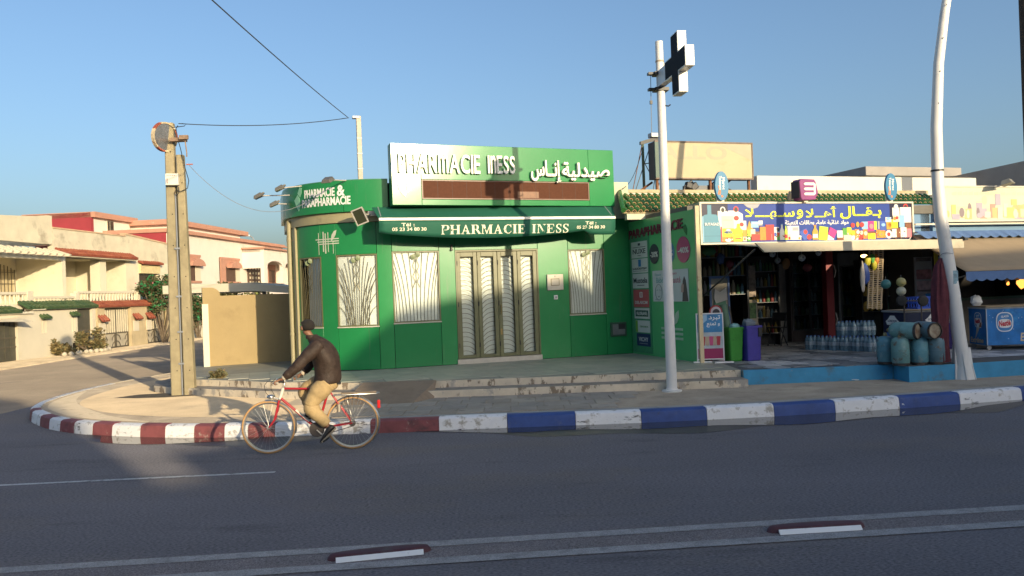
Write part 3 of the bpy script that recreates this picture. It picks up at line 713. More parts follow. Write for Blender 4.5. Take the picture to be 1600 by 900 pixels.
# --- lettering on the fascia
def fas(x, y, d): return Wl(x, y, .115 + d)
b = MB(); put_text(b, 'PHARMACIE', -1.97, -1.20, 4.15, 4.335, fas, .03, .006); put_text(b, '&', -1.15, -.98, 4.14, 4.37, fas, .03, .006); b.build('lettering', WHITE, ph)
b = MB(); put_text(b, 'PARAPHARMACIE', -2.05, -.87, 3.955, 4.135, fas, .03, .006); b.build('lettering', WHITE, ph)
b = MB()
for pg in ([(-2.33, 4.15), (-2.26, 4.01), (-2.17, 3.90), (-2.11, 4.02), (-2.13, 4.18), (-2.2, 4.26)], [(-2.2, 4.29), (-2.12, 4.2), (-2.06, 4.28), (-2.05, 4.40), (-2.12, 4.42)]):
    b.prism(pg, 1, 0, lambda x, y, k: Wl(x, y, .116 + .004 * k))
b.build('leaf_emblem', mat('pale_leaf', (.25, .55, .35), .4), ph)
b = MB()
def bar(x0, x1, y0, y1): wpatch(b, x0, x1, y0, y1, .0005, .006)
for y in (3.245, 3.195, 3.145): bar(-1.80 + (3.245 - y), -1.20, y, y + .022)
bar(-1.60, -1.575, 2.99, 3.42); bar(-1.545, -1.52, 2.95, 3.38); bar(-1.47, -1.455, 2.98, 3.40); bar(-1.345, -1.335, 2.94, 3.2)
b.prism([(-1.39, 3.21), (-1.37, 3.34), (-1.31, 3.42), (-1.25, 3.44), (-1.27, 3.35), (-1.33, 3.25)], 1, 0, lambda x, y, k: Wl(x, y, .001 + .005 * k))
bar(-1.72, -1.712, 2.93, 3.40)
b.build('plant_emblem', mat('emblem_silver', (.50, .52, .42), .4), ph)
# right end of the parapet
b = MB(); b.box(3.70, 4.12, -.06, .5, 3.62, 4.44); b.build('parapet_end', mat('cream_render', (.55, .53, .38), .7, dirt=((.4, .38, .25), 3, .55, .2)), ph)

# ------------------------------------------------------------------ awning
aw = empty('awning', tuple(sw(0, 0)), TH, 'dark green retractable awning with white bar and lettered valance over the pharmacy doors', 'awning')
def av(x, y, d): return (x + S0, -.70 - d, y)
b = MB(); XA, XB = -.43, 4.82
n = 10
bk = [(S0 - .50 + 5.48 * i / n, -.26, 3.85) for i in range(n + 1)]; ft = [(S0 + XA + (XB - XA) * i / n, -.70, 3.575 + (.004 if i % 2 else 0)) for i in range(n + 1)]
b.add(bk + ft + [(x, y, z - .012) for x, y, z in bk + ft], [(i, i + 1, n + 2 + i, n + 1 + i) for i in range(n)] + [(2 * n + 2 + i, 3 * n + 3 + i, 3 * n + 4 + i, 2 * n + 3 + i) for i in range(n)])
b.build('canopy', AWN, aw, smooth=60)
b = MB(); b.box(S0 + XA, S0 + XB, -.745, -.685, 3.525, 3.585); b.build('front_bar', mat('bar_cream', (.80, .76, .66), .4), aw, bevel=.01)
b = MB(); n = 36; vs = []
drop = lambda u: .245 + .135 * math.sin(math.pi * min(1, u * 1.15)) ** .8 if u < .87 else .33 + .02 * math.sin((u - .87) * 20)
for i in range(n + 1):
    u = i / n; x = S0 + XA + (XB - XA) * u; wv = .018 * math.sin(u * 31) + .01 * math.sin(u * 77)
    for j in range(5): vs.append((x, -.715 + wv * j / 4 + .05 * (j / 4) ** 2, 3.53 - max(.2, drop(u)) * j / 4))
b.add(vs, [(i * 5 + j, (i + 1) * 5 + j, (i + 1) * 5 + j + 1, i * 5 + j + 1) for i in range(n) for j in range(4)])
val = b.build('valance', AWN, aw, smooth=60)
sd = val.modifiers.new('thickness', 'SOLIDIFY'); sd.thickness = .006
def vf(x, y, d):
    u = (x - XA) / (XB - XA); wv = .018 * math.sin(u * 31) + .01 * math.sin(u * 77); k = (3.53 - y) / max(.2, drop(u))
    return (S0 + x, -.715 + wv * k + .05 * k * k - .007 - d, y)
YEL = mat('valance_cream', (.80, .76, .58), .6, var=.04)
b = MB(); put_serif(b, 'PHARMACIE INESS', .86, 3.72, 3.235, 3.425, vf, .003); b.build('lettering', YEL, aw)
b = MB(); put_text(b, 'Tél :', .03, .30, 3.405, 3.475, vf, .02, .003); put_text(b, '05 23 34 80 30', -.16, .55, 3.315, 3.385, vf, .02, .003); b.build('lettering', YEL, aw)
b = MB(); put_text(b, 'Tél :', 4.10, 4.36, 3.405, 3.475, vf, .02, .003); put_text(b, '05 23 34 80 30', 3.90, 4.56, 3.315, 3.385, vf, .02, .003); b.build('lettering', YEL, aw)
b = MB()
for xx, sg in ((XA + .05, 1), (XB - .05, -1)):
    b.prism([(-.26, 3.86), (-.27, 3.62), (-.69, 3.50), (-.69, 3.58)], 1, 0, lambda y, z, k, xx=xx: (S0 + xx + .02 * k, y, z))
b.tube([(S0 + .2, -.26, 3.74), (S0 + .9, -.5, 3.66), (S0 + .3, -.68, 3.56)], .02, 6); b.tube([(S0 + 4.2, -.26, 3.74), (S0 + 3.5, -.5, 3.66), (S0 + 4.1, -.68, 3.56)], .02, 6)
b.build('arm', GREY, aw)

# ------------------------------------------------------------------ flood lamps
LBODY = mat('lamp_body', (.16, .15, .13), .45, var=.1, metal=.3); LGL = mat('lamp_glass', (.35, .33, .28), .12, spec=.7); LARM = mat('lamp_arm', (.52, .48, .42), .45, var=.08)
def flood(name_loc, arm_to, label, s=.11, glass_dir=(0, 0, -1), group='flood lamps on arms round the pharmacy roof'):
    p = Vector(name_loc); e = Vector(arm_to); d = (e - p).normalized()
    root = empty('flood_lamp', tuple(e), 0, label, 'flood lamp', group)
    b = MB(); b.tube([(0, 0, 0), tuple((p - e) * .55), tuple((p - e) * .98)], .013, 6); b.build('arm', LARM, root)
    ax = (p - e); ax.z = 0; ax.normalize(); sd = Vector((-ax.y, ax.x, 0)); c = p - e
    M = Matrix((ax, sd, Vector((0, 0, 1)))).transposed().to_4x4(); M.translation = c
    b = MB(M @ Matrix.Rotation(R_(24), 4, 'Y')); b.hexa([(-s, -s, -.035), (s, -s, -.035), (s, s, -.035), (-s, s, -.035), (-s * .7, -s * .75, .045), (s * .75, -s * .75, .03), (s * .75, s * .75, .03), (-s * .7, s * .75, .045)])
    b.box(-s * 1.3, -s * .7, -.03, .03, -.01, .03); b.build('housing', LBODY, root, bevel=.008)
    b = MB(M @ Matrix.Rotation(R_(24), 4, 'Y')); b.box(-s * .86, s * .86, -s * .86, s * .86, -.040, -.036); b.build('lens', LGL, root)
def qw(q, z, off): l = Wl(q, z, off); return sw(l[0], l[1], l[2])
for q, z, r, px, py, lab in ((-2.55, 4.30, .85, 404, 306, 'flood lamp reaching farthest left, on the middle of three stacked arms at the rounded corner'),
                             (-2.05, 4.44, 1.0, 437, 294, 'flood lamp on the topmost of the arms left of the rounded corner'),
                             (-2.75, 4.13, .5, 428, 318.5, 'flood lamp on the lowest arm left of the rounded corner'),
                             (-.95, 4.46, .85, 512, 281, 'flood lamp above the ampersand of the rounded fascia, lens tilted to the light')):
    w = qw(q, z, .11); d0 = w.y
    yy = w.y - (.05 if px < 500 else .75)
    flood(ony(px, py, yy), w, lab)
# big one under the fascia beside the awning
root = empty('flood_lamp', tuple(qw(-.52, 3.72, .05)), TH, 'large square flood lamp on a bracket beside the left end of the awning', 'flood lamp', 'flood lamps on arms round the pharmacy roof')
b = MB(); b.box(-.03, .16, -.12, .0, -.03, .07); b.tube([(.02, -.08, 0), (-.10, -.30, -.02)], .018, 6); b.build('bracket', LARM, root)
M = Matrix.Translation((-.22, -.42, -.06)) @ Matrix.Rotation(R_(-38), 4, 'Z') @ Matrix.Rotation(R_(-16), 4, 'Y') @ Matrix.Rotation(R_(18), 4, 'X')
b = MB(M); b.hexa([(-.14, -.05, -.17), (.14, -.05, -.17), (.10, .06, -.12), (-.10, .06, -.12), (-.14, -.05, .17), (.14, -.05, .17), (.10, .06, .12), (-.10, .06, .12)]); b.build('housing', LBODY, root, bevel=.01)
b = MB(M); b.box(-.115, .115, -.058, -.0505, -.145, .145, 0); b.build('lens', mat('lamp_dark_glass', (.05, .055, .03), .1, spec=.7), root)
b = MB(M)
for r in ((-.14, .14, .145, .17), (-.14, .14, -.17, -.145), (-.14, -.115, -.145, .145), (.115, .14, -.145, .145)): b.box(r[0], r[1], -.064, -.0505, r[2], r[3])
b.build('bezel', LARM, root)
# ================================================================== GROCERY AND ITS NEIGHBOURS (facade frame: s along, t inwards)
FP = (A2.x, A2.y, 0)
def fempty(name, s, t, z, label, cat, group=None, rz=0.0):
    return empty(name, tuple(sw(s, t, z)), TH + rz, label, cat, group)
CREAM = mat('cream_render', (.55, .53, .38), .7)
WWALL = mat('white_render', (.66, .62, .52), .8, var=.06, scale=2, bump=.1, dirt=((.5, .45, .36), 2.2, .58, .2))
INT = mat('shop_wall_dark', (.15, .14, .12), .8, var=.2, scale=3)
gr = empty('grocery_shop', FP, TH, 'open fronted grocery with green tiled eave and dark interior beside the pharmacy', 'shop')
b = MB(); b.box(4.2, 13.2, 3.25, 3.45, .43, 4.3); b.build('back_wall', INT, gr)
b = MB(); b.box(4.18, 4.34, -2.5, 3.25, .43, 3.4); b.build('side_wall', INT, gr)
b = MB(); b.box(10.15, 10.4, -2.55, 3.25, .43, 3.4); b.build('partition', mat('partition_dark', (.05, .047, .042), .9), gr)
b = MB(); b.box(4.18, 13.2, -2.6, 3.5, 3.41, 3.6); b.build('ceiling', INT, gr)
b = MB(); b.box(3.75, 12.9, -.05, .2, 3.6, 4.19); b.build('upper_wall', WWALL, gr)
b = MB(); b.box(3.72, 4.40, -.78, -.66, 3.50, 3.64); b.build('eave_beam', mat('cream_beam', (.62, .57, .44), .7, var=.1), gr)
b = MB(); b.hexa([(3.6, -.80, 3.635), (12.9, -.80, 3.635), (12.9, .1, 4.17), (3.95, .1, 4.17), (3.6, -.80, 3.665), (12.9, -.80, 3.665), (12.9, .1, 4.20), (3.95, .1, 4.20)])
b.build('roof_bed', mat('roof_mortar', (.40, .33, .19), .9, var=.2, scale=6, dirt=((.25, .22, .1), 5, .55, .2)), gr)
b = MB(); b.box(3.92, 12.95, -.02, .32, 4.20, 4.275); b.build('roof_ridge', mat('ridge_render', (.50, .40, .25), .9, var=.15, scale=4, dirt=((.3, .24, .14), 3, .55, .2)), gr)
GT = [mat('glazed_tile_%d' % i, c, .25, var=.2, scale=14, spec=.6, dirt=((.20, .15, .07), 9, .62, .12)) for i, c in enumerate([(.030, .13, .030), (.045, .16, .035), (.06, .15, .03), (.025, .10, .028)])]
MORT = mat('tile_edge_clay', (.42, .27, .14), .8, var=.2, scale=20)
sl_ang = math.atan2(.535, .9); tl = .245; tmesh = []
for m in GT:
    b = MB(); n = 6; vs = []
    for (y, r) in ((0, .066), (tl, .052)):
        for rr in (r, r - .014):
            for k in range(n + 1): a = math.pi * k / n; vs.append((rr * math.cos(a), y, rr * math.sin(a) * 1.05))
    q = n + 1
    for k in range(n):
        b.add([], [], 0)
    b.add(vs, [(k, k + 1, 2 * q + k + 1, 2 * q + k) for k in range(n)], 0)
    b.f += [(q + k + 0, q + k + 1, k + 1, k) for k in range(n)]; b.m += [1] * n
    b.f += [(0, 2 * q, 3 * q, q), (n, q + n, 3 * q + n, 2 * q + n)]; b.m += [1, 1]
    o = b.build('roof_tile', [m, MORT], gr, smooth=50); tmesh.append(o.data); bpy.data.objects.remove(o)
ntile = 0; pitch = .1535
for i in range(60):
    for r in range(5):
        s = 3.70 + i * pitch + r * .012; f = (r * .205 + random.uniform(-.008, .008)) / 1.047
        if s < 3.62 + .36 * (r + 1) / 5: continue
        if ntile >= 298: break
        o = bpy.data.objects.new('roof_tile', random.choice(tmesh)); COL.objects.link(o); o.parent = gr; ntile += 1
        o.location = (s, -.86 + .9 * f, 3.652 + .535 * f); o.rotation_euler = (sl_ang - .05, 0, random.uniform(-.03, .03) + .10)
b = MB(); b.tube([(3.60, -.86, 3.70), (3.94, .04, 4.26)], .06, 8); b.build('hip_tile', GT[0], gr, smooth=50)
b = MB(); b.box(7.9, 15.0, .33, .6, 4.2, 4.68); b.build('parapet', mat('bright_white_render', (.72, .68, .58), .8, var=.04, scale=2, dirt=((.6, .54, .44), 2, .6, .2)), gr)
# roof structures behind
GREYR = mat('grey_render', (.36, .33, .30), .85, var=.1, scale=1.5, bump=.1, dirt=((.3, .27, .24), 2, .55, .2))
bh = empty('roof_house', FP, TH, 'flat concrete roof slab and grey gable wall rising behind the white parapet', 'building')
b = MB(); b.box(12.75, 16.3, 2.0, 7.0, 4.98, 5.25); b.build('roof_slab', GREYR, bh, bevel=.02)
b = MB(); b.box(13.0, 16.0, 2.3, 6.8, 3.8, 4.98); b.build('wall', WWALL, bh)
b = MB(); b.prism([(-2.2, 3.2), (4.2, 3.2), (4.2, 4.92), (-2.2, 5.12)], .3, 0, lambda y, z, k: (16.0 + .3 * k, y, z)); b.build('gable_wall', GREYR, bh)
b = MB(); b.prism([(8.6, 4.3), (10.4, 4.3), (8.8, 4.92), (8.6, 4.92)], .3, 0, lambda x, z, k: (x, 3.5 + .3 * k, z)); b.build('stair_head', mat('dark_render', (.06, .055, .05), .9), bh)

# ------------------------------------------------------------------ blue shop sign
sg = empty('shop_sign', FP, TH, 'long blue lightbox sign with yellow Arabic lettering and groceries printed along its foot', 'sign')
T0 = -2.76
b = MB(); b.box(4.36, 9.74, T0 + .03, T0 + .42, 2.80, 3.655); b.build('case', mat('sign_case', (.50, .42, .28), .6, var=.1, dirt=((.35, .27, .17), 3, .58, .2)), sg)
FRM = mat('sign_frame', (.66, .60, .47), .45, var=.05)
for r in ((4.36, 9.74, 3.625, 3.66), (4.36, 9.74, 2.795, 2.83), (4.36, 4.40, 2.83, 3.625), (9.70, 9.74, 2.83, 3.625)):
    b = MB(); b.box(r[0], r[1], T0 - .02, T0 + .03, r[2], r[3]); b.build('frame_rail', FRM, sg)
BLU = mat('sign_blue', (.035, .070, .30), .3, var=.10, scale=1.2, spec=.4, dirt=((.05, .085, .36), .8, .5, .3)); NAVY = mat('sign_navy', (.018, .018, .05), .3, var=.1)
b = MB(); b.box(5.02, 9.10, T0, T0 + .03, 2.83, 3.625, 0); b.box(4.40, 5.02, T0, T0 + .03, 2.83, 3.625, 1); b.box(9.10, 9.70, T0, T0 + .03, 2.83, 3.625, 1); b.build('printed_face', [BLU, NAVY], sg)
SY = mat('sign_yellow', (.78, .80, .03), .4, var=.04)
def sf(x, y, d): return (x, T0 - .0015 - d, y)
b = MB()
xs = lambda px: 4.40 + (px - 1098) / (1424 - 1098) * 5.30
put_text(b, arabic('بـقــال'), xs(1306), xs(1373), 3.29, 3.565, sf, .03, .004)
put_text(b, arabic('أهــلا'), xs(1252), xs(1301), 3.33, 3.565, sf, .02, .004)
put_text(b, arabic('و'), xs(1238), xs(1248), 3.30, 3.50, sf, .02, .004)
put_text(b, arabic('سـهـــلا'), xs(1161), xs(1235), 3.29, 3.55, sf, .02, .004)
b.build('lettering', SY, sg)
b = MB(); put_text(b, arabic('مواد غذائية عامة، بطاقات التعبئة'), xs(1220), xs(1319), 3.155, 3.275, sf, .025, .004); b.build('lettering', WHITE, sg)
PAL = {k: flat('print_' + k, c, .4) for k, c in dict(tealblue=(.06, .23, .33), teal2=(.035, .15, .22), white=(.75, .72, .66), cream=(.70, .60, .44), red=(.55, .035, .03), orange=(.72, .24, .03), yellow=(.80, .62, .02), lime=(.50, .62, .04),
       green=(.08, .30, .04), brown=(.22, .08, .03), blue=(.04, .10, .42), sky=(.25, .45, .65), magenta=(.50, .03, .22), gold=(.52, .30, .04), black=(.02, .02, .025), grey=(.35, .35, .38), pink=(.65, .22, .25)).items()}
PK = list(PAL); lay = [0]
b = MB()
def pxy(side, x, y):
    px = (1090 if side == 0 else 1250) + x / 8.889; X = xs(px)
    Y = 2.835 + (600 - y) / 540 * .785 if side == 0 else 2.835 + (572 - y) / 522 * .785
    return min(max(X, 4.41), 9.69), min(max(Y, 2.835), 3.62)
def shp(side, pts, c, d=None):
    lay[0] += 1; d = .0004 * (lay[0] % 40) + .002
    P = [pxy(side, x, y) for x, y in pts]
    b.prism(P, 1, PK.index(c), lambda x, y, k: (x, T0 - .0005 - d * k, y))
def rect(side, x0, y0, x1, y1, c): shp(side, [(x0, y0), (x1, y0), (x1, y1), (x0, y1)], c)
def ell(side, x, y, rx, ry, c): shp(side, [(x + rx * math.cos(a * math.tau / 12), y + ry * math.sin(a * math.tau / 12)) for a in range(12)], c)
def bottle(side, x, y0, y1, w, c, cap):
    shp(side, [(x - w, y1), (x - w, y0 + (y1 - y0) * .45), (x - w * .35, y0 + (y1 - y0) * .22), (x - w * .35, y0 + 12), (x + w * .35, y0 + 12), (x + w * .35, y0 + (y1 - y0) * .22), (x + w, y0 + (y1 - y0) * .45), (x + w, y1)], c)
    rect(side, x - w * .4, y0, x + w * .4, y0 + 14, cap); rect(side, x - w * .9, y1 - (y1 - y0) * .38, x + w * .9, y1 - (y1 - y0) * .12, random.choice(['white', 'yellow', 'red', 'sky']))
# gas bottle, bags, tins and packets, left to right
shp(0, [(78, 598), (76, 250), (110, 215), (150, 205), (150, 75), (200, 75), (200, 205), (260, 210), (303, 250), (318, 598)], 'tealblue'); rect(0, 80, 505, 316, 512, 'teal2'); rect(0, 84, 230, 96, 590, 'sky')
for (x0, x1, y0, y1, hx) in ((280, 480, 160, 430, 345), (415, 600, 155, 420, 515)):
    shp(0, [(x0, y0), (x0 + 110, y0), (x1, y0 + 50), (x1, y1), (x0 + 30, y1), (x0, y0 + 60)], 'white'); ell(0, hx, y0 - 20, 34, 42, 'white' if x0 < 300 else 'red'); ell(0, hx, y0 - 14, 22, 32, 'black')
shp(0, [(325, 230), (480, 230), (480, 590), (325, 590)], 'cream'); rect(0, 310, 380, 326, 590, 'red'); rect(0, 345, 285, 460, 292, 'pink'); ell(0, 515, 262, 34, 34, 'red'); rect(0, 490, 300, 640, 470, 'white'); ell(0, 580, 352, 28, 30, 'red')
rect(0, 330, 405, 480, 540, 'yellow'); rect(0, 350, 448, 455, 486, 'lime'); ell(0, 405, 430, 30, 18, 'white'); rect(0, 330, 525, 470, 590, 'orange'); ell(0, 400, 570, 40, 26, 'white')
shp(0, [(470, 420), (510, 400), (520, 340), (550, 340), (560, 400), (588, 430), (582, 592), (470, 592)], 'yellow'); rect(0, 490, 490, 560, 500, 'green'); rect(0, 490, 540, 570, 556, 'brown')
shp(0, [(640, 430), (680, 300), (725, 420), (725, 440)], 'gold'); rect(0, 700, 310, 800, 400, 'sky'); rect(0, 720, 330, 790, 345, 'white'); rect(0, 800, 300, 855, 350, 'white'); rect(0, 785, 350, 850, 370, 'grey')
rect(0, 590, 430, 640, 520, 'gold'); rect(0, 645, 430, 700, 520, 'lime'); rect(0, 590, 525, 640, 590, 'cream'); rect(0, 648, 525, 692, 592, 'green'); ell(0, 668, 550, 14, 18, 'white'); ell(0, 612, 560, 12, 16, 'brown')
for x0, y0, x1, y1, c in ((700, 490, 840, 580, 'red'), (740, 455, 835, 500, 'brown'), (690, 420, 750, 490, 'cream'), (812, 390, 890, 580, 'orange'), (890, 360, 1000, 580, 'red'), (1000, 395, 1075, 580, 'white'), (930, 470, 985, 540, 'white'), (1045, 405, 1075, 470, 'black'), (1040, 475, 1080, 580, 'green')): rect(0, x0, y0, x1, y1, c)
ell(0, 780, 525, 26, 30, 'white'); ell(0, 860, 420, 22, 26, 'white'); ell(0, 955, 500, 20, 26, 'blue'); ell(0, 960, 565, 22, 18, 'pink'); ell(0, 905, 560, 26, 20, 'cream'); rect(0, 900, 420, 990, 436, 'orange'); ell(0, 1020, 500, 16, 30, 'blue'); shp(0, [(1040, 475), (1080, 475), (1060, 540)], 'red')
bottle(0, 1110, 350, 582, 30, 'white', 'sky'); bottle(0, 1162, 370, 582, 22, 'lime', 'green')
rect(0, 1185, 380, 1340, 580, 'white'); rect(0, 1250, 400, 1330, 450, 'grey'); rect(0, 1240, 520, 1368, 582, 'white'); rect(0, 1190, 500, 1220, 580, 'cream'); ell(0, 1205, 555, 16, 22, 'red'); ell(0, 1340, 560, 14, 18, 'orange')
shp(0, [(1340, 470), (1440, 415), (1490, 560), (1400, 590), (1365, 530)], 'blue'); ell(0, 1425, 470, 28, 34, 'red'); ell(0, 1475, 545, 34, 38, 'red'); bottle(0, 1560, 370, 585, 40, 'gold', 'orange')
shp(1, [(200, 365), (320, 385), (300, 572), (180, 560)], 'lime'); ell(1, 225, 405, 16, 18, 'yellow'); rect(1, 205, 460, 290, 466, 'yellow'); shp(1, [(345, 380), (443, 440), (395, 545), (315, 480)], 'magenta'); shp(1, [(315, 488), (395, 550), (390, 568), (300, 568)], 'white')
for x0, y0, x1, y1, c in ((440, 435, 520, 570, 'white'), (440, 535, 535, 570, 'brown'), (520, 400, 580, 500, 'green'), (580, 390, 645, 470, 'lime'), (530, 500, 640, 570, 'cream'), (535, 440, 640, 510, 'yellow'), (645, 510, 745, 570, 'white'), (640, 430, 700, 510, 'orange'), (700, 420, 760, 540, 'orange'), (760, 440, 820, 570, 'red'), (820, 410, 880, 555, 'orange'),
                          (800, 310, 890, 420, 'sky'), (890, 305, 980, 450, 'magenta'), (980, 305, 1020, 430, 'lime'), (885, 455, 1000, 480, 'brown'), (885, 480, 995, 565, 'yellow'), (1010, 430, 1140, 550, 'orange'), (1035, 305, 1060, 420, 'grey'), (1065, 305, 1155, 440, 'blue'), (1150, 250, 1235, 320, 'white'), (1160, 320, 1235, 430, 'gold'), (1235, 285, 1330, 410, 'yellow'),
                          (1255, 110, 1360, 230, 'white'), (1370, 105, 1535, 330, 'white'), (1350, 220, 1430, 400, 'sky'), (1440, 340, 1530, 430, 'brown'), (1240, 420, 1305, 545, 'white'), (1305, 410, 1360, 548, 'brown'), (1365, 400, 1455, 545, 'white'), (1455, 420, 1530, 548, 'pink')): rect(1, x0, y0, x1, y1, c)
for x, y, rx, ry, c in ((670, 360, 30, 34, 'red'), (740, 350, 24, 40, 'gold'), (800, 355, 32, 36, 'red'), (575, 480, 34, 28, 'cream'), (670, 470, 28, 32, 'yellow'), (740, 460, 24, 28, 'white'), (790, 470, 24, 30, 'cream'), (850, 480, 26, 30, 'cream'), (935, 380, 32, 38, 'pink'), (1075, 490, 46, 44, 'gold'), (1110, 360, 30, 24, 'sky'), (1188, 500, 52, 62, 'white'), (1185, 500, 26, 30, 'red'), (1195, 270, 34, 20, 'sky'),
                        (1308, 95, 30, 36, 'white'), (1308, 100, 19, 28, 'black'), (1458, 88, 34, 34, 'red'), (1458, 96, 22, 26, 'black'), (1448, 220, 48, 48, 'red'), (1448, 220, 36, 36, 'white'), (1448, 220, 24, 26, 'red'), (1390, 300, 20, 30, 'red'), (1300, 350, 26, 38, 'gold'), (1270, 480, 18, 30, 'red'), (1335, 490, 20, 30, 'orange'), (1410, 510, 26, 26, 'brown'), (1410, 450, 36, 14, 'brown'), (1495, 500, 28, 34, 'white'), (1495, 500, 14, 18, 'blue'), (610, 545, 30, 16, 'red'), (1215, 360, 30, 30, 'orange')): ell(1, x, y, rx, ry, c)
rect(1, 1262, 200, 1358, 212, 'orange'); rect(1, 1260, 225, 1352, 320, 'cream'); ell(1, 1285, 270, 22, 26, 'orange'); ell(1, 1320, 260, 22, 24, 'red')
rn_ = random.Random(12)
for i in range(150):
    sd_ = rn_.random() < .5; x, y, w, h = rn_.uniform(330, 1180) if sd_ else rn_.uniform(520, 1530), rn_.uniform(445, 560), rn_.uniform(6, 18), rn_.uniform(6, 16)
    rect(0 if sd_ else 1, x, y, x + w, y + h, rn_.choice(['white', 'cream', 'red', 'orange', 'yellow', 'green', 'brown', 'blue', 'pink', 'gold', 'sky', 'black']))
shp(0, [(615, 62), (830, 62), (800, 110), (740, 132), (660, 108)], 'grey')
b.build('printed_goods', [PAL[k] for k in PK], sg)['kind'] = 'stuff'
b = MB(); put_text(b, 'BUTAGAZ', xs(1102), xs(1122), 3.18, 3.235, lambda x, y, d: (x, T0 - .019 - d, y), .02, .002); put_text(b, 'NIDO', xs(1130), xs(1140.5), 3.015, 3.065, lambda x, y, d: (x, T0 - .019 - d, y), .02, .002, 1); b.build('lettering', [WHITE, PAL['blue']], sg)

# oval signs and the purple sign on top
OV = mat('oval_blue', (.035, .20, .36), .35, var=.06); ORG = flat('swoosh_orange', (.60, .20, .08))
def oval(s, lab):
    r = fempty('oval_sign', s, T0 + .02, 3.66, lab, 'sign', 'blue oval phone company signs on the shop sign')
    b = MB(); n = 28; b.prism([(.158 * math.cos(a * math.tau / n), .325 + .30 * math.sin(a * math.tau / n)) for a in range(n)], 1, 0, lambda x, z, k: (x, .03 - .06 * k, z)); b.build('disc', OV, r, bevel=.006)
    b = MB(); b.box(-.085, .085, .035, .07, 0, .30); b.build('post', FRM, r)
    b = MB(); put_text(b, 'Maroc', 0, .25, 0, .062, lambda x, y, d: (y + .010, -.0305 - d, .50 - x), .02, .003); put_text(b, 'Telecom', 0, .28, 0, .062, lambda x, y, d: (y - .068, -.0305 - d, .53 - x), .02, .003); b.build('lettering', WHITE, r)
    b = MB()
    arc = [(-.098 + .02 * math.sin(a * .5), .33 - .025 * a) for a in range(8)]; arc2 = [(x + .03 + .035 * i / 7, z - .01 * i / 7) for i, (x, z) in enumerate(arc)]
    b.prism(arc + arc2[::-1], 1, 0, lambda x, z, k: (x, -.0302 - .003 * k, z)); b.lathe([(0, 0), (.026, .0), (.026, .004), (0, .004)], (-.005, -.0302, .115), 12, 0, axis='y', caps=False); b.build('swoosh', ORG, r)
oval(4.90, 'blue oval Maroc Telecom sign above the painted gas bottle'); oval(9.17, 'blue oval Maroc Telecom sign near the lamp post end of the shop sign')
r = fempty('box_sign', 6.87, T0 - .10, 3.66, 'purple box sign with a white looped emblem standing on the blue shop sign', 'sign')
PUR = mat('sign_purple', (.24, .035, .17), .35, var=.1); DKP = mat('sign_side_dark', (.03, .012, .035), .4)
b = MB(); out = [(-.19, .08), (-.16, .02), (.17, .03), (.25, .17), (.20, .40), (.16, .455), (-.17, .465), (-.21, .40)]
b.prism(out, 1, 0, lambda x, z, k: (x, .20 - .26 * k, z)); o = b.build('case', PUR, r, bevel=.012)
b = MB(); b.hexa([(-.225, .19, .07), (-.211, -.05, .07), (-.211, -.05, .42), (-.225, .19, .42), (-.235, .19, .07), (-.216, -.05, .07), (-.216, -.05, .42), (-.235, .19, .42)]); b.build('side_panel', DKP, r)
b = MB(); lp = lambda x0, x1, z0, z1: b.prism([(x0 + .03, z0), (x1 - .03, z0), (x1, z0 + .025), (x1, z1 - .025), (x1 - .03, z1), (x0 + .03, z1), (x0, z1 - .025), (x0, z0 + .025)], 1, 0, lambda x, z, k: (x, -.0605 - .008 * k, z))
lp(-.11, .17, .33, .385); lp(-.11, .17, .225, .28); lp(-.11, .17, .12, .175); b.box(.135, .18, -.069, -.0605, .15, .36)
b.build('emblem', WHITE, r); b = MB(); b.box(-.05, .05, .02, .08, -.02, .06); b.build('post', FRM, r)
r = fempty('flood_lamp', 7.28, -1.9, 3.85, 'small dark flood lamp beside the purple box sign', 'flood lamp')
b = MB(Matrix.Rotation(R_(-30), 4, 'Z') @ Matrix.Rotation(R_(25), 4, 'X')); b.hexa([(-.14, -.1, -.02), (.14, -.1, -.02), (.14, .1, 0), (-.14, .1, 0), (-.1, -.07, .14), (.1, -.07, .14), (.1, .07, .14), (-.1, .07, .14)]); b.build('housing', LBODY, r, bevel=.008)
b = MB(); b.tube([(0, 0, .02), (.05, .3, -.1), (.05, 1.05, .05)], .016, 6); b.build('arm', LARM, r)

# ------------------------------------------------------------------ shop canopy
cn = empty('shop_canopy', FP, TH, 'pale rolled out canopy over the grocery entrance with a straight front board', 'awning')
b = MB(); b.hexa([(4.95, -2.80, 2.78), (9.45, -2.80, 2.78), (9.60, -4.15, 2.66), (4.75, -4.15, 2.66), (4.95, -2.80, 2.80), (9.45, -2.80, 2.80), (9.60, -4.15, 2.68), (4.75, -4.15, 2.68)]); b.build('cloth', mat('canopy_cloth', (.62, .54, .40), .8, var=.06), cn)
b = MB(); b.hexa([(4.85, -4.20, 2.555), (9.60, -4.20, 2.545), (9.60, -4.15, 2.545), (4.85, -4.15, 2.555), (4.66, -4.20, 2.73), (9.60, -4.20, 2.725), (9.60, -4.15, 2.725), (4.66, -4.15, 2.73)]); b.build('front_board', mat('canopy_board', (.52, .46, .34), .7, var=.08, scale=3, dirt=((.38, .33, .24), 2, .55, .2)), cn)
STRUT = flat('strut_dark', (.03, .03, .03), .5)
b = MB(); b.tube([(4.75, -4.05, 2.62), (4.36, -2.7, 1.72)], .018, 6); b.build('strut', STRUT, cn)
b = MB(); b.tube([(9.5, -4.05, 2.64), (10.1, -2.75, 1.7)], .022, 6); b.build('strut', STRUT, cn)
b = MB(); b.box(9.58, 9.66, -4.25, -4.05, 2.70, 2.755); b.build('end_cap', STRUT, cn)

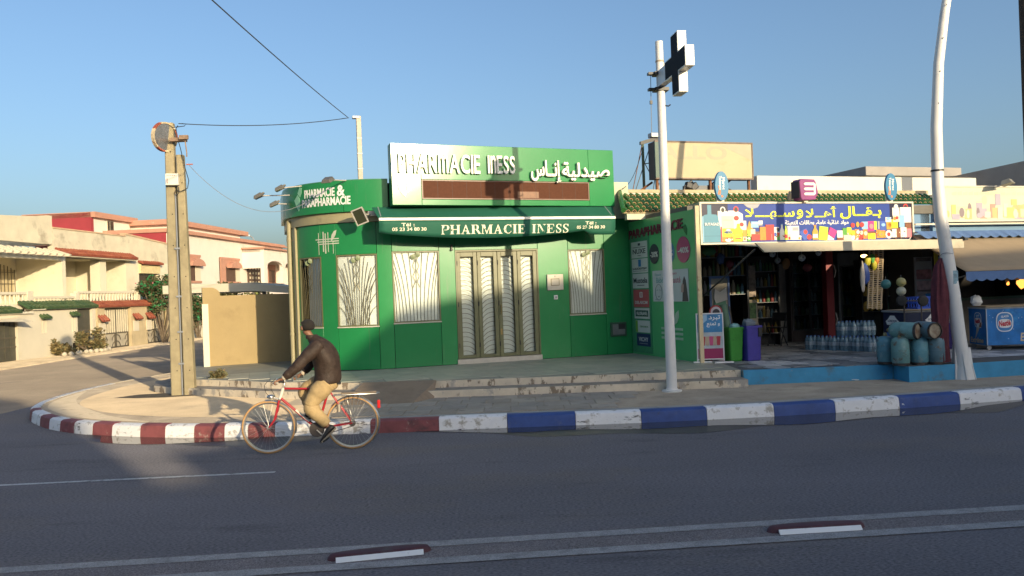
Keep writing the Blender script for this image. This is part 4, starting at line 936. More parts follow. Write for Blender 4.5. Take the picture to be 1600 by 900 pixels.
# ------------------------------------------------------------------ advertising wing
AD = mat('ad_green', (.095, .45, .17), .33, var=.06, scale=1.5, spec=.5, dirt=((.11, .46, .19), 1, .56, .3))
ad = empty('advertising_board', FP, TH, 'bright green parapharmacy advertising board at right angles to the pharmacy front', 'sign')
b = MB(); b.box(4.12, 4.17, -3.0, -.02, .45, 3.50); b.build('board', AD, ad)
b = MB(); b.box(4.095, 4.18, -3.05, -3.0, .44, 3.555); b.build('edge_post', mat('rusty_cream_edge', (.58, .48, .30), .7, var=.15, scale=4, dirt=((.25, .12, .05), 4, .57, .12)), ad)
b = MB(); b.box(4.10, 4.118, -1.02, -.06, .50, 3.16); b.build('logo_column', mat('ad_green_dark', (.06, .27, .13), .33), ad)
def bf(x, y, d, e=.0): return (4.118 - .003 - e - d, -x, y)     # x = distance out from the pharmacy wall
MAR = flat('ad_maroon', (.17, .02, .05)); CARD = flat('card_white', (.62, .63, .60)); INK = flat('ad_ink', (.03, .035, .045)); NV = flat('card_navy', (.02, .035, .12)); PK2 = flat('card_coral', (.50, .10, .11))
b = MB(); put_text(b, 'PARAPHARMACIE', .06, 2.52, 3.14, 3.35, lambda x, y, d: bf(x, y + .055 * (x - .06) / 2.4 - .045, d), .02, .02); b.build('lettering', MAR, ad)
def card(x0, x1, z0, z1, m, word, mw, extra=None, frac=(.1, .9, .3, .6)):
    b = MB(); b.hexa([(4.099, -x1, z0), (4.095, -x1, z0), (4.095, -x0, z0), (4.099, -x0, z0), (4.099, -x1, z1), (4.095, -x1, z1), (4.095, -x0, z1), (4.099, -x0, z1)]); c = b.build('brand_card', m, ad)
    w, h = x1 - x0, z1 - z0; b = MB(); g = lambda x, y, d: (4.0945 - d, -x, y)
    put_text(b, word, x0 + w * frac[0], x0 + w * frac[1], z0 + h * frac[2], z0 + h * frac[3], g, .015, .003)
    if extra: extra(b, x0, z0, w, h)
    b.build('lettering', mw, c)
bxx = lambda b, x0, x1, z0, z1, m=0: b.box(4.0915, 4.0945, -x1, -x0, z0, z1, m)
card(.16, .95, 2.65, 3.02, CARD, 'NUXE', INK, lambda b, x, z, w, h: (bxx(b, x + w * .1, x + w * .9, z + h * .64, z + h * .67), bxx(b, x + w * .4, x + w * .6, z + h * .12, z + h * .15), bxx(b, x + w * .44, x + w * .58, z + h * .75, z + h * .9)), (.1, .9, .25, .55))
card(.17, .95, 2.31, 2.63, CARD, 'LA ROCHE-POSAY', INK, lambda b, x, z, w, h: (bxx(b, x + w * .05, x + w * .95, z + h * .12, z + h * .14),), (.05, .95, .22, .38))
b = MB(); bxx(b, .50, .63, 2.45, 2.61); b.build('blue_square', flat('logo_blue', (.03, .18, .42)), ad)
card(.18, .95, 1.96, 2.29, CARD, 'Mustela', INK, lambda b, x, z, w, h: (bxx(b, x + w * .3, x + w * .75, z + h * .18, z + h * .22),), (.06, .94, .35, .72))
card(.19, .95, 1.53, 1.93, PK2, 'DELAROM', CARD, lambda b, x, z, w, h: (bxx(b, x + w * .42, x + w * .47, z + h * .55, z + h * .85), bxx(b, x + w * .55, x + w * .6, z + h * .55, z + h * .85), bxx(b, x + w * .47, x + w * .55, z + h * .82, z + h * .86), bxx(b, x + w * .47, x + w * .55, z + h * .55, z + h * .59)), (.1, .9, .18, .36))
card(.21, .95, 1.27, 1.51, CARD, 'KLORANE', CARD)
b = MB(); bxx(b, .27, .89, 1.32, 1.46); o = b.build('label_bar', flat('label_darkgreen', (.02, .09, .06)), ad); b = MB(); put_text(b, 'KLORANE', .34, .83, 1.355, 1.43, lambda x, y, d: (4.091 - d, -x, y), .02, .003); b.build('lettering', CARD, o)
card(.25, .95, .96, 1.23, CARD, 'OENOBIOL', flat('ink_green', (.15, .3, .12)), None, (.3, .9, .42, .56))
b = MB(); bxx(b, .26, .36, .965, 1.225); b.build('green_bar', flat('bar_green', (.2, .42, .06)), ad)
card(.29, .95, .65, .93, NV, 'VICHY', CARD, lambda b, x, z, w, h: (bxx(b, x + w * .2, x + w * .8, z + h * .2, z + h * .22),), (.15, .85, .38, .72))
for (x, z, rx, rz, c, w) in ((1.24, 2.70, .215, .22, (.018, .022, .055), '-20%'), (1.87, 2.69, .26, .25, (.06, .22, .42), '-30%'), (2.50, 2.72, .27, .27, (.42, .025, .16), '-40%')):
    b = MB(); b.prism([(x + rx * math.cos(a * math.tau / 24), z + rz * math.sin(a * math.tau / 24)) for a in range(24)], 1, 0, lambda p, q, k: (4.117 - .008 * k, -p, q)); o = b.build('discount_disc', flat('disc%s' % w.strip('-%'), c, .4), ad)
    b = MB(); put_text(b, w, x - rx * .8, x + rx * .8, z - .07, z + .05, lambda x, y, d: (4.1085 - d, -x, y), .02, .003); b.build('lettering', CARD, o)
b = MB(); b.box(4.110, 4.117, -2.66, -1.13, 1.66, 2.33); ps = b.build('poster', flat('poster_white', (.60, .63, .62)), ad)
b = MB(); pg = lambda x, y, d: (4.1095 - d, -x, y)
put_text(b, 'Espace', 1.25, 1.52, 2.20, 2.27, pg, 0, .002); put_text(b, 'Bébé', 1.30, 1.62, 2.06, 2.18, pg, .01, .002); b.build('lettering', flat('ink_teal', (.15, .35, .36)), ps); b = MB(); put_text(b, 'Espace', 1.98, 2.2, 2.21, 2.28, pg, 0, .002, 1); put_text(b, 'Beauté', 1.88, 2.35, 2.05, 2.18, pg, .01, .002, 1)
b.build('lettering', [flat('ink_teal', (.15, .35, .36)), flat('ink_rose', (.45, .12, .18))], ps)
b = MB(); fp = lambda pts, r=.006: b.tube([(4.106, -x, z) for x, z in pts], r, 4)
fp([(1.40 + .15 * math.cos(a * math.tau / 16), 1.86 + .17 * math.sin(a * math.tau / 16)) for a in range(17)]); fp([(1.32, 1.90), (1.36, 1.915)]); fp([(1.44, 1.915), (1.48, 1.90)]); fp([(1.36, 1.78), (1.40, 1.75), (1.45, 1.78)]); fp([(1.25, 1.70), (1.32, 1.72), (1.38, 1.70)])
b.build('drawn_child', flat('ink_grey', (.18, .24, .24)), ps)
b = MB(); b.prism([(2.40, 1.665), (2.64, 1.665), (2.60, 1.9), (2.56, 2.1), (2.50, 2.18), (2.44, 2.08), (2.43, 1.9)], 1, 0, lambda p, q, k: (4.1095 - .003 * k, -p, q)); b.prism([(2.36, 1.85), (2.46, 1.85), (2.48, 2.0), (2.42, 2.04), (2.37, 1.97)], 1, 1, lambda p, q, k: (4.1065 - .003 * k, -p, q)); b.build('drawn_woman', [flat('ink_hair', (.10, .08, .08)), flat('ink_skin', (.50, .33, .28))], ps)
b = MB()
for z in (1.06, .96, .86): b.box(4.108, 4.117, -2.36, -1.45, z, z + .05)
b.box(4.106, 4.1165, -1.94, -1.91, .55, 1.55); b.prism([(1.98, 1.15), (2.02, 1.30), (2.10, 1.42), (2.22, 1.48), (2.22, 1.34), (2.14, 1.22)], 1, 0, lambda p, q, k: (4.117 - .009 * k, -p, q)); b.build('plant_emblem', flat('emblem_pale', (.45, .60, .45)), ad)
b = MB(); b.prism([(2.50, 3.2), (2.56, 3.08), (2.66, 3.0), (2.68, 3.12), (2.62, 3.22)], 1, 0, lambda p, q, k: (4.117 - .006 * k, -p, q)); b.build('leaf_emblem', flat('leaf_dark', (.02, .16, .05)), ad)

# ------------------------------------------------------------------ old billboard and roof frame
bb = empty('billboard', FP, TH, 'old faded cream billboard on rusty posts above the tiled roof', 'billboard')
RUST = mat('rust', (.17, .075, .035), .85, var=.3, scale=9, dirt=((.28, .16, .09), 7, .55, .15))
b = MB(); b.box(4.93, 7.62, .12, .42, 4.56, 5.44); b.build('case', mat('billboard_edge', (.12, .10, .09), .8), bb)
b = MB(); b.box(5.05, 7.60, .085, .119, 4.575, 5.425); b.build('face', mat('faded_print', (.47, .39, .235), .6, var=.05, scale=1.5, dirt=((.38, .29, .16), 1.4, .56, .2, (1, 1, 2.2)), dirt2=((.50, .43, .28), .9, .5, .3)), bb)
for r in ((4.93, 7.63, 5.425, 5.46), (4.93, 7.63, 4.54, 4.575), (4.93, 5.05, 4.575, 5.425), (7.60, 7.63, 4.575, 5.425)):
    b = MB(); b.box(r[0], r[1], .07, .13, r[2], r[3]); b.build('frame_rail', mat('billboard_rail', (.20, .15, .12), .8, var=.3, scale=8) if r[0] != 4.93 or r[1] != 5.05 else mat('green_side', (.05, .10, .08), .5), bb)
b = MB(); put_text(b, 'ALLO', 5.02, 6.9, 5.02, 5.36, lambda x, y, d: (x, .0845 - d, y), .03, .0008); b.build('faded_lettering', flat('faded_ink', (.40, .34, .225)), bb)
b = MB(); b.prism([(6.6, 5.42), (7.595, 5.02), (7.595, 5.42)], 1, 0, lambda x, z, k: (x, .0845 - .001 * k, z)); b.build('faded_corner', flat('faded_grey', (.41, .35, .24)), bb)
for s in (4.98, 6.43, 7.52):
    b = MB(); b.box(s, s + .055, .15, .21, 4.25, 4.56); b.build('post', RUST, bb)
b = MB(); b.tube([(7.1, .25, 4.56), (6.95, 1.0, 4.25)], .02, 5); b.build('brace', RUST, bb)
b = MB(); b.tube([(6.7, .25, 4.56), (6.55, 1.0, 4.25)], .02, 5); b.build('brace', RUST, bb)
r = fempty('roof_spotlight', 5.85, .12, 4.25, 'black double spotlight crouching under the faded billboard', 'spotlight')
b = MB(Matrix.Rotation(R_(20), 4, 'Y')); b.box(-.16, .0, -.07, .07, .05, .2); b.build('housing', BLACK, r, bevel=.02)
b = MB(Matrix.Translation((.20, .05, .02)) @ Matrix.Rotation(R_(-35), 4, 'Y')); b.box(-.1, .1, -.08, .08, .04, .2); b.build('housing', BLACK, r, bevel=.02)
b = MB(); b.tube([(-.17, 0, 0), (-.12, 0, .14), (.05, 0, .25), (.2, .05, .14)], .025, 6); b.build('bracket', BLACK, r)
b = MB(); b.box(-.05, .55, .1, .25, .0, .16); b.build('ballast_box', mat('grey_box', (.16, .17, .18), .6), r)
mt = empty('roof_mast', FP, TH, 'rusty green steel frame with cables and a clamp on the tiled roof beside the billboard', 'mast')
GRN = mat('old_green_steel', (.06, .10, .06), .7, var=.3, scale=9, dirt=((.16, .08, .04), 6, .55, .15))
for s in (4.84, 5.20):
    b = MB(); b.box(s, s + .05, .55, .60, 4.15, 5.46); b.build('post', GRN, mt)
b = MB(); b.hexa([(4.80, .54, 5.44), (5.42, .54, 5.60), (5.42, .61, 5.60), (4.80, .61, 5.44), (4.80, .54, 5.52), (5.42, .54, 5.70), (5.42, .61, 5.70), (4.80, .61, 5.52)]); b.build('beam', STRUT, mt)
b = MB(); b.box(5.06, 5.30, .47, .66, 5.62, 5.73); b.box(5.38, 5.45, .5, .62, 5.60, 5.72); b.build('clamp', GREY, mt, bevel=.01)
b = MB(); b.tube([(4.86, .57, 4.98), (5.22, .57, 5.02)], .012, 5); b.build('cross_rail', GRN, mt)
for pts in ([(4.85, .57, 5.45), (4.45, .4, 4.22)], [(5.22, .57, 5.5), (4.98, .5, 5.0)], [(5.35, .57, 5.6), (5.0, .4, 4.22)], [(5.1, .57, 5.5), (4.62, .57, 4.3)], [(4.9, .57, 5.0), (5.08, .5, 4.6)]):
    b = MB(); b.tube(pts, .011, 5); b.build('stay', STRUT if pts[0][0] > 4.9 else RUST, mt)
b = MB(); b.tube([(4.62, .5, 4.25), (5.05, .5, 4.52)], .03, 6); b.build('loose_pipe', RUST, mt)
b = MB(); b.lathe([(.0, .0), (.11, .03), (.02, .06), (.02, .2)], (5.22, .5, 4.3), 10); b.build('insulator', GREY, mt)
cb = []
for k in range(9): cb.append(tuple(Vector((4.85, .57, 5.3)).lerp(Vector((3.9, -.2, 4.25)), k / 8) + Vector((0, 0, -.18 * math.sin(math.pi * k / 8)))))
b = MB(); b.tube(cb, .008, 4); b.build('cable', BLACK, mt)

# ------------------------------------------------------------------ right-hand shop
rs = empty('snack_shop', FP, TH, 'blue walled snack shop with a scalloped canopy beyond the lamp post', 'shop')
WB = mat('pale_blue_wall', (.15, .27, .42), .7, var=.08, scale=2)
b = MB(); b.box(10.42, 15.8, -2.62, -2.4, 2.86, 3.21); b.build('upper_wall', WB, rs)
b = MB(); b.box(9.75, 10.6, -2.55, -2.42, 2.82, 3.62); b.build('corner_wall', WB, rs)
for z in (3.17, 2.99):
    b = MB(); b.box(9.76, 15.8, -2.80, -2.76, z - .035, z); b.build('rail', FRM, rs)
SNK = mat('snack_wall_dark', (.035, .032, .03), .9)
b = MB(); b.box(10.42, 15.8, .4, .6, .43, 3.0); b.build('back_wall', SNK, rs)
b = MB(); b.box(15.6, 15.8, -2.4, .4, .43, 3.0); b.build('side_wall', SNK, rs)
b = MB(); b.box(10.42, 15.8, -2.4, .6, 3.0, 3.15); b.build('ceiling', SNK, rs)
TAN = mat('canopy_tan', (.34, .255, .16), .85, var=.08, scale=3); CBL = mat('canopy_blue', (.10, .18, .36), .8, var=.12, scale=4)
ca = empty('scalloped_canopy', FP, TH, 'tan canopy with blue scalloped borders over the snack shop', 'awning')
n = 20; b = MB(); vs = []
X0, X1, Y0, Y1 = 9.70, 9.02, -2.72, -4.75
for i in range(n + 1):
    u = i / n
    for j in range(7):
        v = j / 6; s = (X0 + (X1 - X0) * v) + (6.0) * u; vs.append((s, Y0 + (Y1 - Y0) * v, 2.92 - .86 * v - .04 * math.sin(math.pi * v)))
b.add(vs, [(i * 7 + j, (i + 1) * 7 + j, (i + 1) * 7 + j + 1, i * 7 + j + 1) for i in range(n) for j in range(6)])
o = b.build('cloth', TAN, ca, smooth=60); md = o.modifiers.new('thickness', 'SOLIDIFY'); md.thickness = .008
def scallop(x0, x1, t, z, h, name, m, slope=0.0):
    b = MB(); k = int((x1 - x0) / .26); pts = []
    for i in range(k):
        for q in range(5): pts.append((x0 + (x1 - x0) * (i + q / 5) / k, z - h - .045 * abs(math.sin(math.pi * q / 5))))
    pts.append((x1, z - h)); N = len(pts)
    b.add([(x, t - .0, z) for x, _ in pts] + [(x, t - slope, zz) for x, zz in pts], [(i, i + 1, N + i + 1, N + i) for i in range(N - 1)])
    o = b.build(name, m, ca); md = o.modifiers.new('thickness', 'SOLIDIFY'); md.thickness = .006
scallop(9.02, 15.0, -4.755, 2.055, .15, 'valance', CBL); scallop(9.72, 15.7, -2.83, 2.99, .13, 'upper_valance', CBL, .22)
b = MB(); b.tube([(9.4, -4.7, 2.04), (10.45, -2.8, 1.85)], .016, 6); b.build('arm', LARM, ca)
fs = empty('faded_shop_sign', FP, TH, 'sun bleached sign panel with washed out grocery pictures above the snack shop', 'sign')
b = MB(); b.box(10.52, 15.8, -2.82, -2.64, 3.21, 4.0); b.build('panel', mat('bleached_panel', (.58, .56, .42), .6, var=.05, scale=1.5, dirt=((.42, .50, .47), 1.6, .52, .2)), fs)
for z in (3.195, 3.985):
    b = MB(); b.box(10.50, 15.8, -2.84, -2.63, z, z + .03); b.build('rail', FRM, fs)
b = MB(); rnd = random.Random(5); FC = [flat('bleach_%d' % i, c) for i, c in enumerate([(.60, .44, .20), (.58, .28, .22), (.62, .58, .48), (.48, .52, .36), (.62, .52, .18), (.40, .36, .42), (.24, .19, .2), (.62, .60, .38)])]
for i in range(64):
    s = rnd.uniform(10.6, 13.9); w = rnd.uniform(.04, .15); h = rnd.uniform(.1, .32); z = 3.24 + rnd.uniform(0, .08) + (.28 if rnd.random() < .12 else 0)
    if rnd.random() < .5: P = [(s - w, z), (s + w, z), (s + w, z + h), (s - w, z + h)]
    else: P = [(s + w * math.cos(a), z + h / 2 + h / 2 * math.sin(a)) for a in [k * math.tau / 9 for k in range(9)]]
    d = .0008 + .0001 * i; b.prism(P, 1, rnd.choice([0, 1, 2, 2, 2, 3, 4, 5, 6, 7, 7]), lambda x, y, k: (x, -2.8205 - d * k, y))
for i in range(20):
    s = 10.8 + i * .16; b.prism([(s, 3.80), (s + .13, 3.80), (s + .13, 3.86 + .05 * rnd.random()), (s, 3.86)], 1, 7, lambda x, y, k: (x, -2.8205 - .0009 * k, y))
b.build('bleached_print', FC, fs)['kind'] = 'stuff'
r = fempty('flood_lamp', 12.0, -3.2, 4.02, 'grey flood lamp tilted over the bleached sign panel', 'flood lamp')
b = MB(Matrix.Rotation(R_(30), 4, 'Z') @ Matrix.Rotation(R_(-15), 4, 'X')); b.hexa([(-.2, -.12, -.03), (.2, -.12, -.03), (.2, .12, -.03), (-.2, .12, -.03), (-.14, -.08, .08), (.12, -.08, .08), (.12, .08, .08), (-.14, .08, .08)]); b.build('housing', mat('lamp_grey', (.25, .24, .20), .5), r, bevel=.01)
b = MB(); b.tube([(0, 0, 0), (.05, .42, -.05)], .015, 6); b.build('arm', LARM, r)
# ================================================================== HOUSES OF THE SIDE STREET (street frame: s along, y into the plots)
HP = (H0.x, H0.y, 0)
def hempty(name, label, cat, group=None): return empty(name, HP, HA, label, cat, group)
CRM = mat('house_cream', (.67, .61, .46), .85, var=.06, scale=1.2, bump=.12, bscale=25, dirt=((.52, .44, .28), .7, .55, .25), dirt2=((.42, .37, .27), 1.6, .64, .12, (1, 1, .4)))
WHT = mat('house_white', (.62, .56, .43), .85, var=.05, scale=1.2, bump=.12, bscale=25, dirt=((.55, .47, .32), .8, .56, .25), dirt2=((.38, .34, .25), 1.3, .66, .1, (1, 1, .4)))
STN = mat('house_stained', (.60, .54, .40), .9, var=.1, scale=1.5, bump=.15, dirt=((.30, .26, .19), .9, .54, .18))
PNK = mat('house_blush', (.72, .64, .55), .85, var=.04, scale=1.5, bump=.1, dirt=((.60, .48, .36), .9, .57, .25))
PEACH = mat('peach_trim', (.46, .235, .16), .75, var=.08, scale=3, dirt=((.58, .42, .32), 4, .60, .12))
REDW = mat('red_wall', (.30, .035, .045), .8, var=.08, scale=1.5, dirt=((.24, .03, .04), 1.2, .55, .2))
OTILE = [mat('orange_roof_tile_%d' % i, c, .6, var=.2, scale=10, dirt=((.55, .35, .22), 8, .63, .1)) for i, c in enumerate([(.25, .065, .035), (.30, .09, .045)])]
GTILE = [mat('green_roof_tile_%d' % i, c, .4, var=.25, scale=10, dirt=((.32, .30, .18), 8, .63, .1)) for i, c in enumerate([(.045, .085, .035), (.065, .10, .04)])]
GATE = mat('dark_gate', (.075, .07, .05), .5, var=.2, scale=4, dirt=((.12, .09, .05), 3, .58, .15)); BRN = mat('brown_shutter', (.10, .055, .035), .6, var=.15, scale=5)
IRON = mat('wrought_iron', (.10, .085, .06), .55, var=.2, scale=8); CRG = mat('cream_gate_bar', (.60, .54, .40), .55, var=.06)
PIERM = mat('gate_pier_stone', (.50, .40, .24), .85, var=.1, scale=3, bump=.2, dirt=((.40, .30, .18), 2, .56, .2))
def part(p, name, m, *bx, bevel=0.0):
    b = MB()
    for q in bx: b.box(*q)
    return b.build(name, m, p, bevel=bevel)
def tiles(p, s0, s1, y0, z0, y1, z1, mm, w=.2, rows=2):
    """small barrel tiles on a sloped coping: one part each"""
    n = max(1, int((s1 - s0) / w)); me = []
    L = math.hypot(y1 - y0, z1 - z0) / rows * 1.12; a = math.atan2(z1 - z0, y1 - y0)
    for m in mm:
        b = MB(); k = 5; vs = []
        for yy, r in ((0, w * .5), (L, w * .42)):
            for i in range(k + 1): t = math.pi * i / k; vs.append((r * math.cos(t), yy, r * math.sin(t) * .8))
        b.add(vs, [(i, i + 1, k + 2 + i, k + 1 + i) for i in range(k)] + [tuple(range(k + 1))]); o = b.build('roof_tile', m, p, smooth=50); me.append(o.data); bpy.data.objects.remove(o)
    b = MB(); b.hexa([(s0, y0, z0 - .04), (s1, y0, z0 - .04), (s1, y1, z1 - .04), (s0, y1, z1 - .04), (s0, y0, z0), (s1, y0, z0), (s1, y1, z1), (s0, y1, z1)]); b.build('tile_bed', mm[0], p)
    for i in range(n):
        for r in range(rows):
            o = bpy.data.objects.new('roof_tile', random.choice(me)); COL.objects.link(o); o.parent = p; f = r / rows
            o.location = (s0 + (s1 - s0) * (i + .5) / n, y0 + (y1 - y0) * f, z0 + (z1 - z0) * f + random.uniform(-.004, .01)); o.rotation_euler = (a - .05, 0, random.uniform(-.03, .03))
def balusters(p, s0, s1, y, z0, z1, step=.24):
    part(p, 'balustrade_rail', WHT, (s0, s1, y - .09, y + .09, z1 - .10, z1)); part(p, 'balustrade_base', WHT, (s0, s1, y - .08, y + .08, z0, z0 + .08))
    b = MB(); h = z1 - z0 - .18; b.lathe([(.035, 0), (.05, .03), (.03, h * .15), (.06, h * .42), (.035, h * .75), (.05, h * .95), (.04, h)], (0, 0, 0), 8); o = b.build('baluster', WHT, p, smooth=50); me = o.data; bpy.data.objects.remove(o)
    n = int((s1 - s0) / step)
    for i in range(n):
        o = bpy.data.objects.new('baluster', me); COL.objects.link(o); o.parent = p; o.location = (s0 + (i + .5) * (s1 - s0) / n, y, z0 + .08)
def barswin(p, s0, s1, y, z0, z1, frame, glass, nb=6, arch=0.0, barm=None):
    w = part(p, 'window', frame, (s0 - .05, s0, y - .04, y + .03, z0 - .05, z1 + .05), (s1, s1 + .05, y - .04, y + .03, z0 - .05, z1 + .05), (s0, s1, y - .04, y + .03, z1, z1 + .05), (s0, s1, y - .04, y + .03, z0 - .05, z0))
    part(w, 'pane', glass, (s0, s1, y - .01, y + .02, z0, z1))
    if nb:
        b = MB()
        for i in range(nb + 1): x = s0 + (s1 - s0) * i / nb; b.box(x - .012, x + .012, y - .08, y - .056, z0, z1 + arch * math.sin(math.pi * i / nb))
        for k in range(3): b.box(s0, s1, y - .086, y - .05, z0 + (z1 - z0) * (.05 + .42 * k), z0 + (z1 - z0) * (.05 + .42 * k) + .02)
        b.build('grille', barm or IRON, w)['kind'] = 'stuff'
    return w
DGL = mat('dark_window', (.03, .028, .022), .12, var=.2, spec=.6)

# --- first house (far left)
h1 = hempty('pergola_house', 'cream house with stained parapet and slatted pergola at the left edge', 'house')
part(h1, 'ground_floor', WHT, (-7, 5.0, 1.3, 9, 0, 2.0))
b = MB(); b.prism([(-7, 4.75), (4.6, 4.75), (4.6, 6.0), (3.0, 5.85), (-7, 5.2)], 1, 0, lambda x, z, k: (x, 1.2 + .25 * k, z)); b.build('parapet', STN, h1)
b = MB(); b.prism([(1.25, 4.75), (4.0, 4.75), (8.8, 4.75), (8.8, 6.0), (1.2, 6.0)], .25, 0, lambda y, z, k: (4.36 + .25 * k, y, z)); b.build('side_parapet', STN, h1)
part(h1, 'upper_wall', CRM, (-7, 5.0, 3.0, 3.25, 2.0, 4.75)); part(h1, 'pergola_beam', CRM, (-7, 4.65, .85, 1.15, 4.05, 4.24)); part(h1, 'ceiling', CRM, (-7, 4.6, 1.15, 3.0, 4.24, 4.34))
for i in range(26):
    s = -6.6 + i * .44; b = MB(); b.hexa([(s, .35, 4.20), (s + .13, .35, 4.20), (s + .13, 1.19, 4.20), (s, 1.19, 4.20), (s, .30, 4.28), (s + .13, .30, 4.28), (s + .13, 1.19, 4.58), (s, 1.19, 4.58)]); b.build('pergola_slat', WHT, h1)
part(h1, 'divider', CRM, (4.72, 4.98, .9, 3.0, 2.0, 4.24))
barswin(h1, 2.6, 4.5, 2.98, 2.55, 3.72, CRM, mat('cream_glass', (.50, .42, .26), .4), 9, .22)
part(h1, 'terrace_floor', WHT, (-7, 5.0, .3, 3.0, 2.0, 2.12)); balusters(h1, -6.5, 1.75, .5, 2.12, 2.68); part(h1, 'balustrade_post', WHT, (1.75, 2.08, .36, .7, 2.0, 2.72))
f1 = hempty('street_wall', 'white street wall with dark garage gate and green tiled coping at the left edge', 'wall')
part(f1, 'wall', WHT, (.55, 1.36, -.05, .2, 0, 1.82), (-7, -1.9, -.05, .2, 0, 1.82), (-1.9, .55, -.05, .2, 1.62, 1.82))
g = part(f1, 'gate', GATE, (-1.9, .55, .06, .12, .05, 1.62))
for i in range(8): part(g, 'gate_rib', GATE, (-1.85 + i * .3, -1.80 + i * .3, .03, .06, .1, 1.58))
for z in (.55, .9): part(g, 'gate_rail', IRON, (-1.88, .53, .02, .06, z, z + .06))
b = MB(); b.poly([(-1.9, -.08, 1.62), (.58, -.06, 1.70), (.50, -.75, 1.50)]); b.build('cloth_flap', mat('flap_cream', (.7, .62, .45), .7), f1)
tiles(f1, -7, .62, -.22, 1.90, .25, 2.10, GTILE, .2, 2); tiles(f1, 1.05, 2.0, -.15, 2.02, .30, 2.28, GTILE, .2, 2)
part(f1, 'coping', WHT, (-7, 1.36, -.15, .25, 1.82, 1.90))

# --- second house with porch
h2 = hempty('porch_house', 'cream two storey house with orange tiled porch eave, balustrade and tall plain parapet', 'house')
part(h2, 'ground_floor', CRM, (5.0, 14.5, 1.3, 8, 0, 2.1)); part(h2, 'back_wall', CRM, (5.0, 14.5, 3.0, 3.25, 2.1, 4.35))
b = MB(); b.prism([(4.62, 4.22), (10.2, 4.22), (14.55, 4.22), (14.55, 5.28), (10.3, 5.56), (10.3, 5.46), (4.62, 5.46)], .25, 0, lambda x, z, k: (x, 1.2 + .25 * k, z)); b.build('parapet', STN, h2)
b = MB(); b.prism([(10.25, 5.56), (14.58, 5.28), (14.58, 5.36), (10.25, 5.64)], .33, 0, lambda x, z, k: (x, 1.16 + .33 * k, z)); b.build('coping', mat('coping_beige', (.55, .38, .24), .8), h2); part(h2, 'coping', MATS['coping_beige'], (4.6, 10.25, 1.16, 1.49, 5.46, 5.52))
part(h2, 'front_wall', CRM, (10.2, 11.4, 1.2, 1.45, 2.0, 4.22), (13.3, 14.55, 1.2, 1.45, 2.0, 4.22), (11.4, 13.3, 1.2, 1.45, 3.65, 4.22), (11.4, 13.3, 1.2, 1.45, 2.0, 2.55))
part(h2, 'wing_wall', CRM, (10.2, 10.45, 1.45, 3.0, 2.1, 4.22)); part(h2, 'column', CRM, (8.0, 8.5, 1.2, 1.7, 2.1, 4.22)); part(h2, 'partition', CRM, (8.9, 9.1, 1.9, 3.0, 2.1, 4.22)); part(h2, 'porch_ceiling', CRM, (5.0, 10.3, .9, 3.0, 4.22, 4.33))
tiles(h2, 4.7, 10.65, .78, 4.33, 1.18, 4.58, OTILE, .2, 2); part(h2, 'eave_board', CRM, (4.7, 10.65, .84, 1.2, 4.24, 4.30))
part(h2, 'roller_box', mat('yellow_box', (.60, .46, .16), .7), (5.35, 7.2, 2.88, 2.99, 3.28, 3.84)); w = barswin(h2, 9.42, 10.1, 2.98, 2.2, 3.62, CRM, DGL, 5)
barswin(h2, 11.45, 13.25, 1.32, 2.6, 3.6, CRM, mat('dark_brown_glass', (.06, .045, .03), .2, spec=.5), 0)
part(h2, 'shutter_box', MATS['yellow_box'] if False else mat('pale_yellow_box', (.62, .52, .28), .7), (11.38, 13.32, 1.08, 1.2, 3.64, 4.12)); tiles(h2, 11.3, 13.4, .9, 4.14, 1.19, 4.26, OTILE, .2, 1)
part(h2, 'terrace_floor', CRM, (2.08, 10.3, .3, 3.0, 1.98, 2.1)); balusters(h2, 2.1, 5.0, .5, 2.1, 2.5); balusters(h2, 5.0, 9.8, .5, 2.12, 2.70); part(h2, 'balustrade_post', WHT, (4.85, 5.1, .38, .66, 2.1, 2.62)); part(h2, 'balustrade_post', WHT, (9.75, 10.0, .38, .66, 2.1, 2.75))
part(h2, 'downpipe', WHT, (5.16, 5.22, 2.9, 2.97, 2.1, 4.2))
# rooftop rooms
p1 = hempty('rooftop_room', 'rooftop room with dark red end wall, white front and peach cornice behind the porch house', 'building')
part(p1, 'end_wall', REDW, (13.45, 13.7, 5.0, 9.0, 5.5, 7.16)); part(p1, 'front_wall', PNK, (13.7, 17.3, 5.0, 5.25, 5.5, 6.9)); part(p1, 'back_block', PNK, (13.7, 17.3, 5.25, 9.0, 5.5, 6.85))
part(p1, 'cornice', PEACH, (13.45, 17.75, 4.75, 9.0, 6.9, 7.2)); w = part(p1, 'window', WHT, (14.9, 15.55, 4.96, 5.0, 6.15, 6.86)); part(w, 'pane', DGL, (14.95, 15.12, 4.93, 4.96, 6.2, 6.82)); part(w, 'pane', DGL, (15.2, 15.5, 4.93, 4.96, 6.2, 6.82))
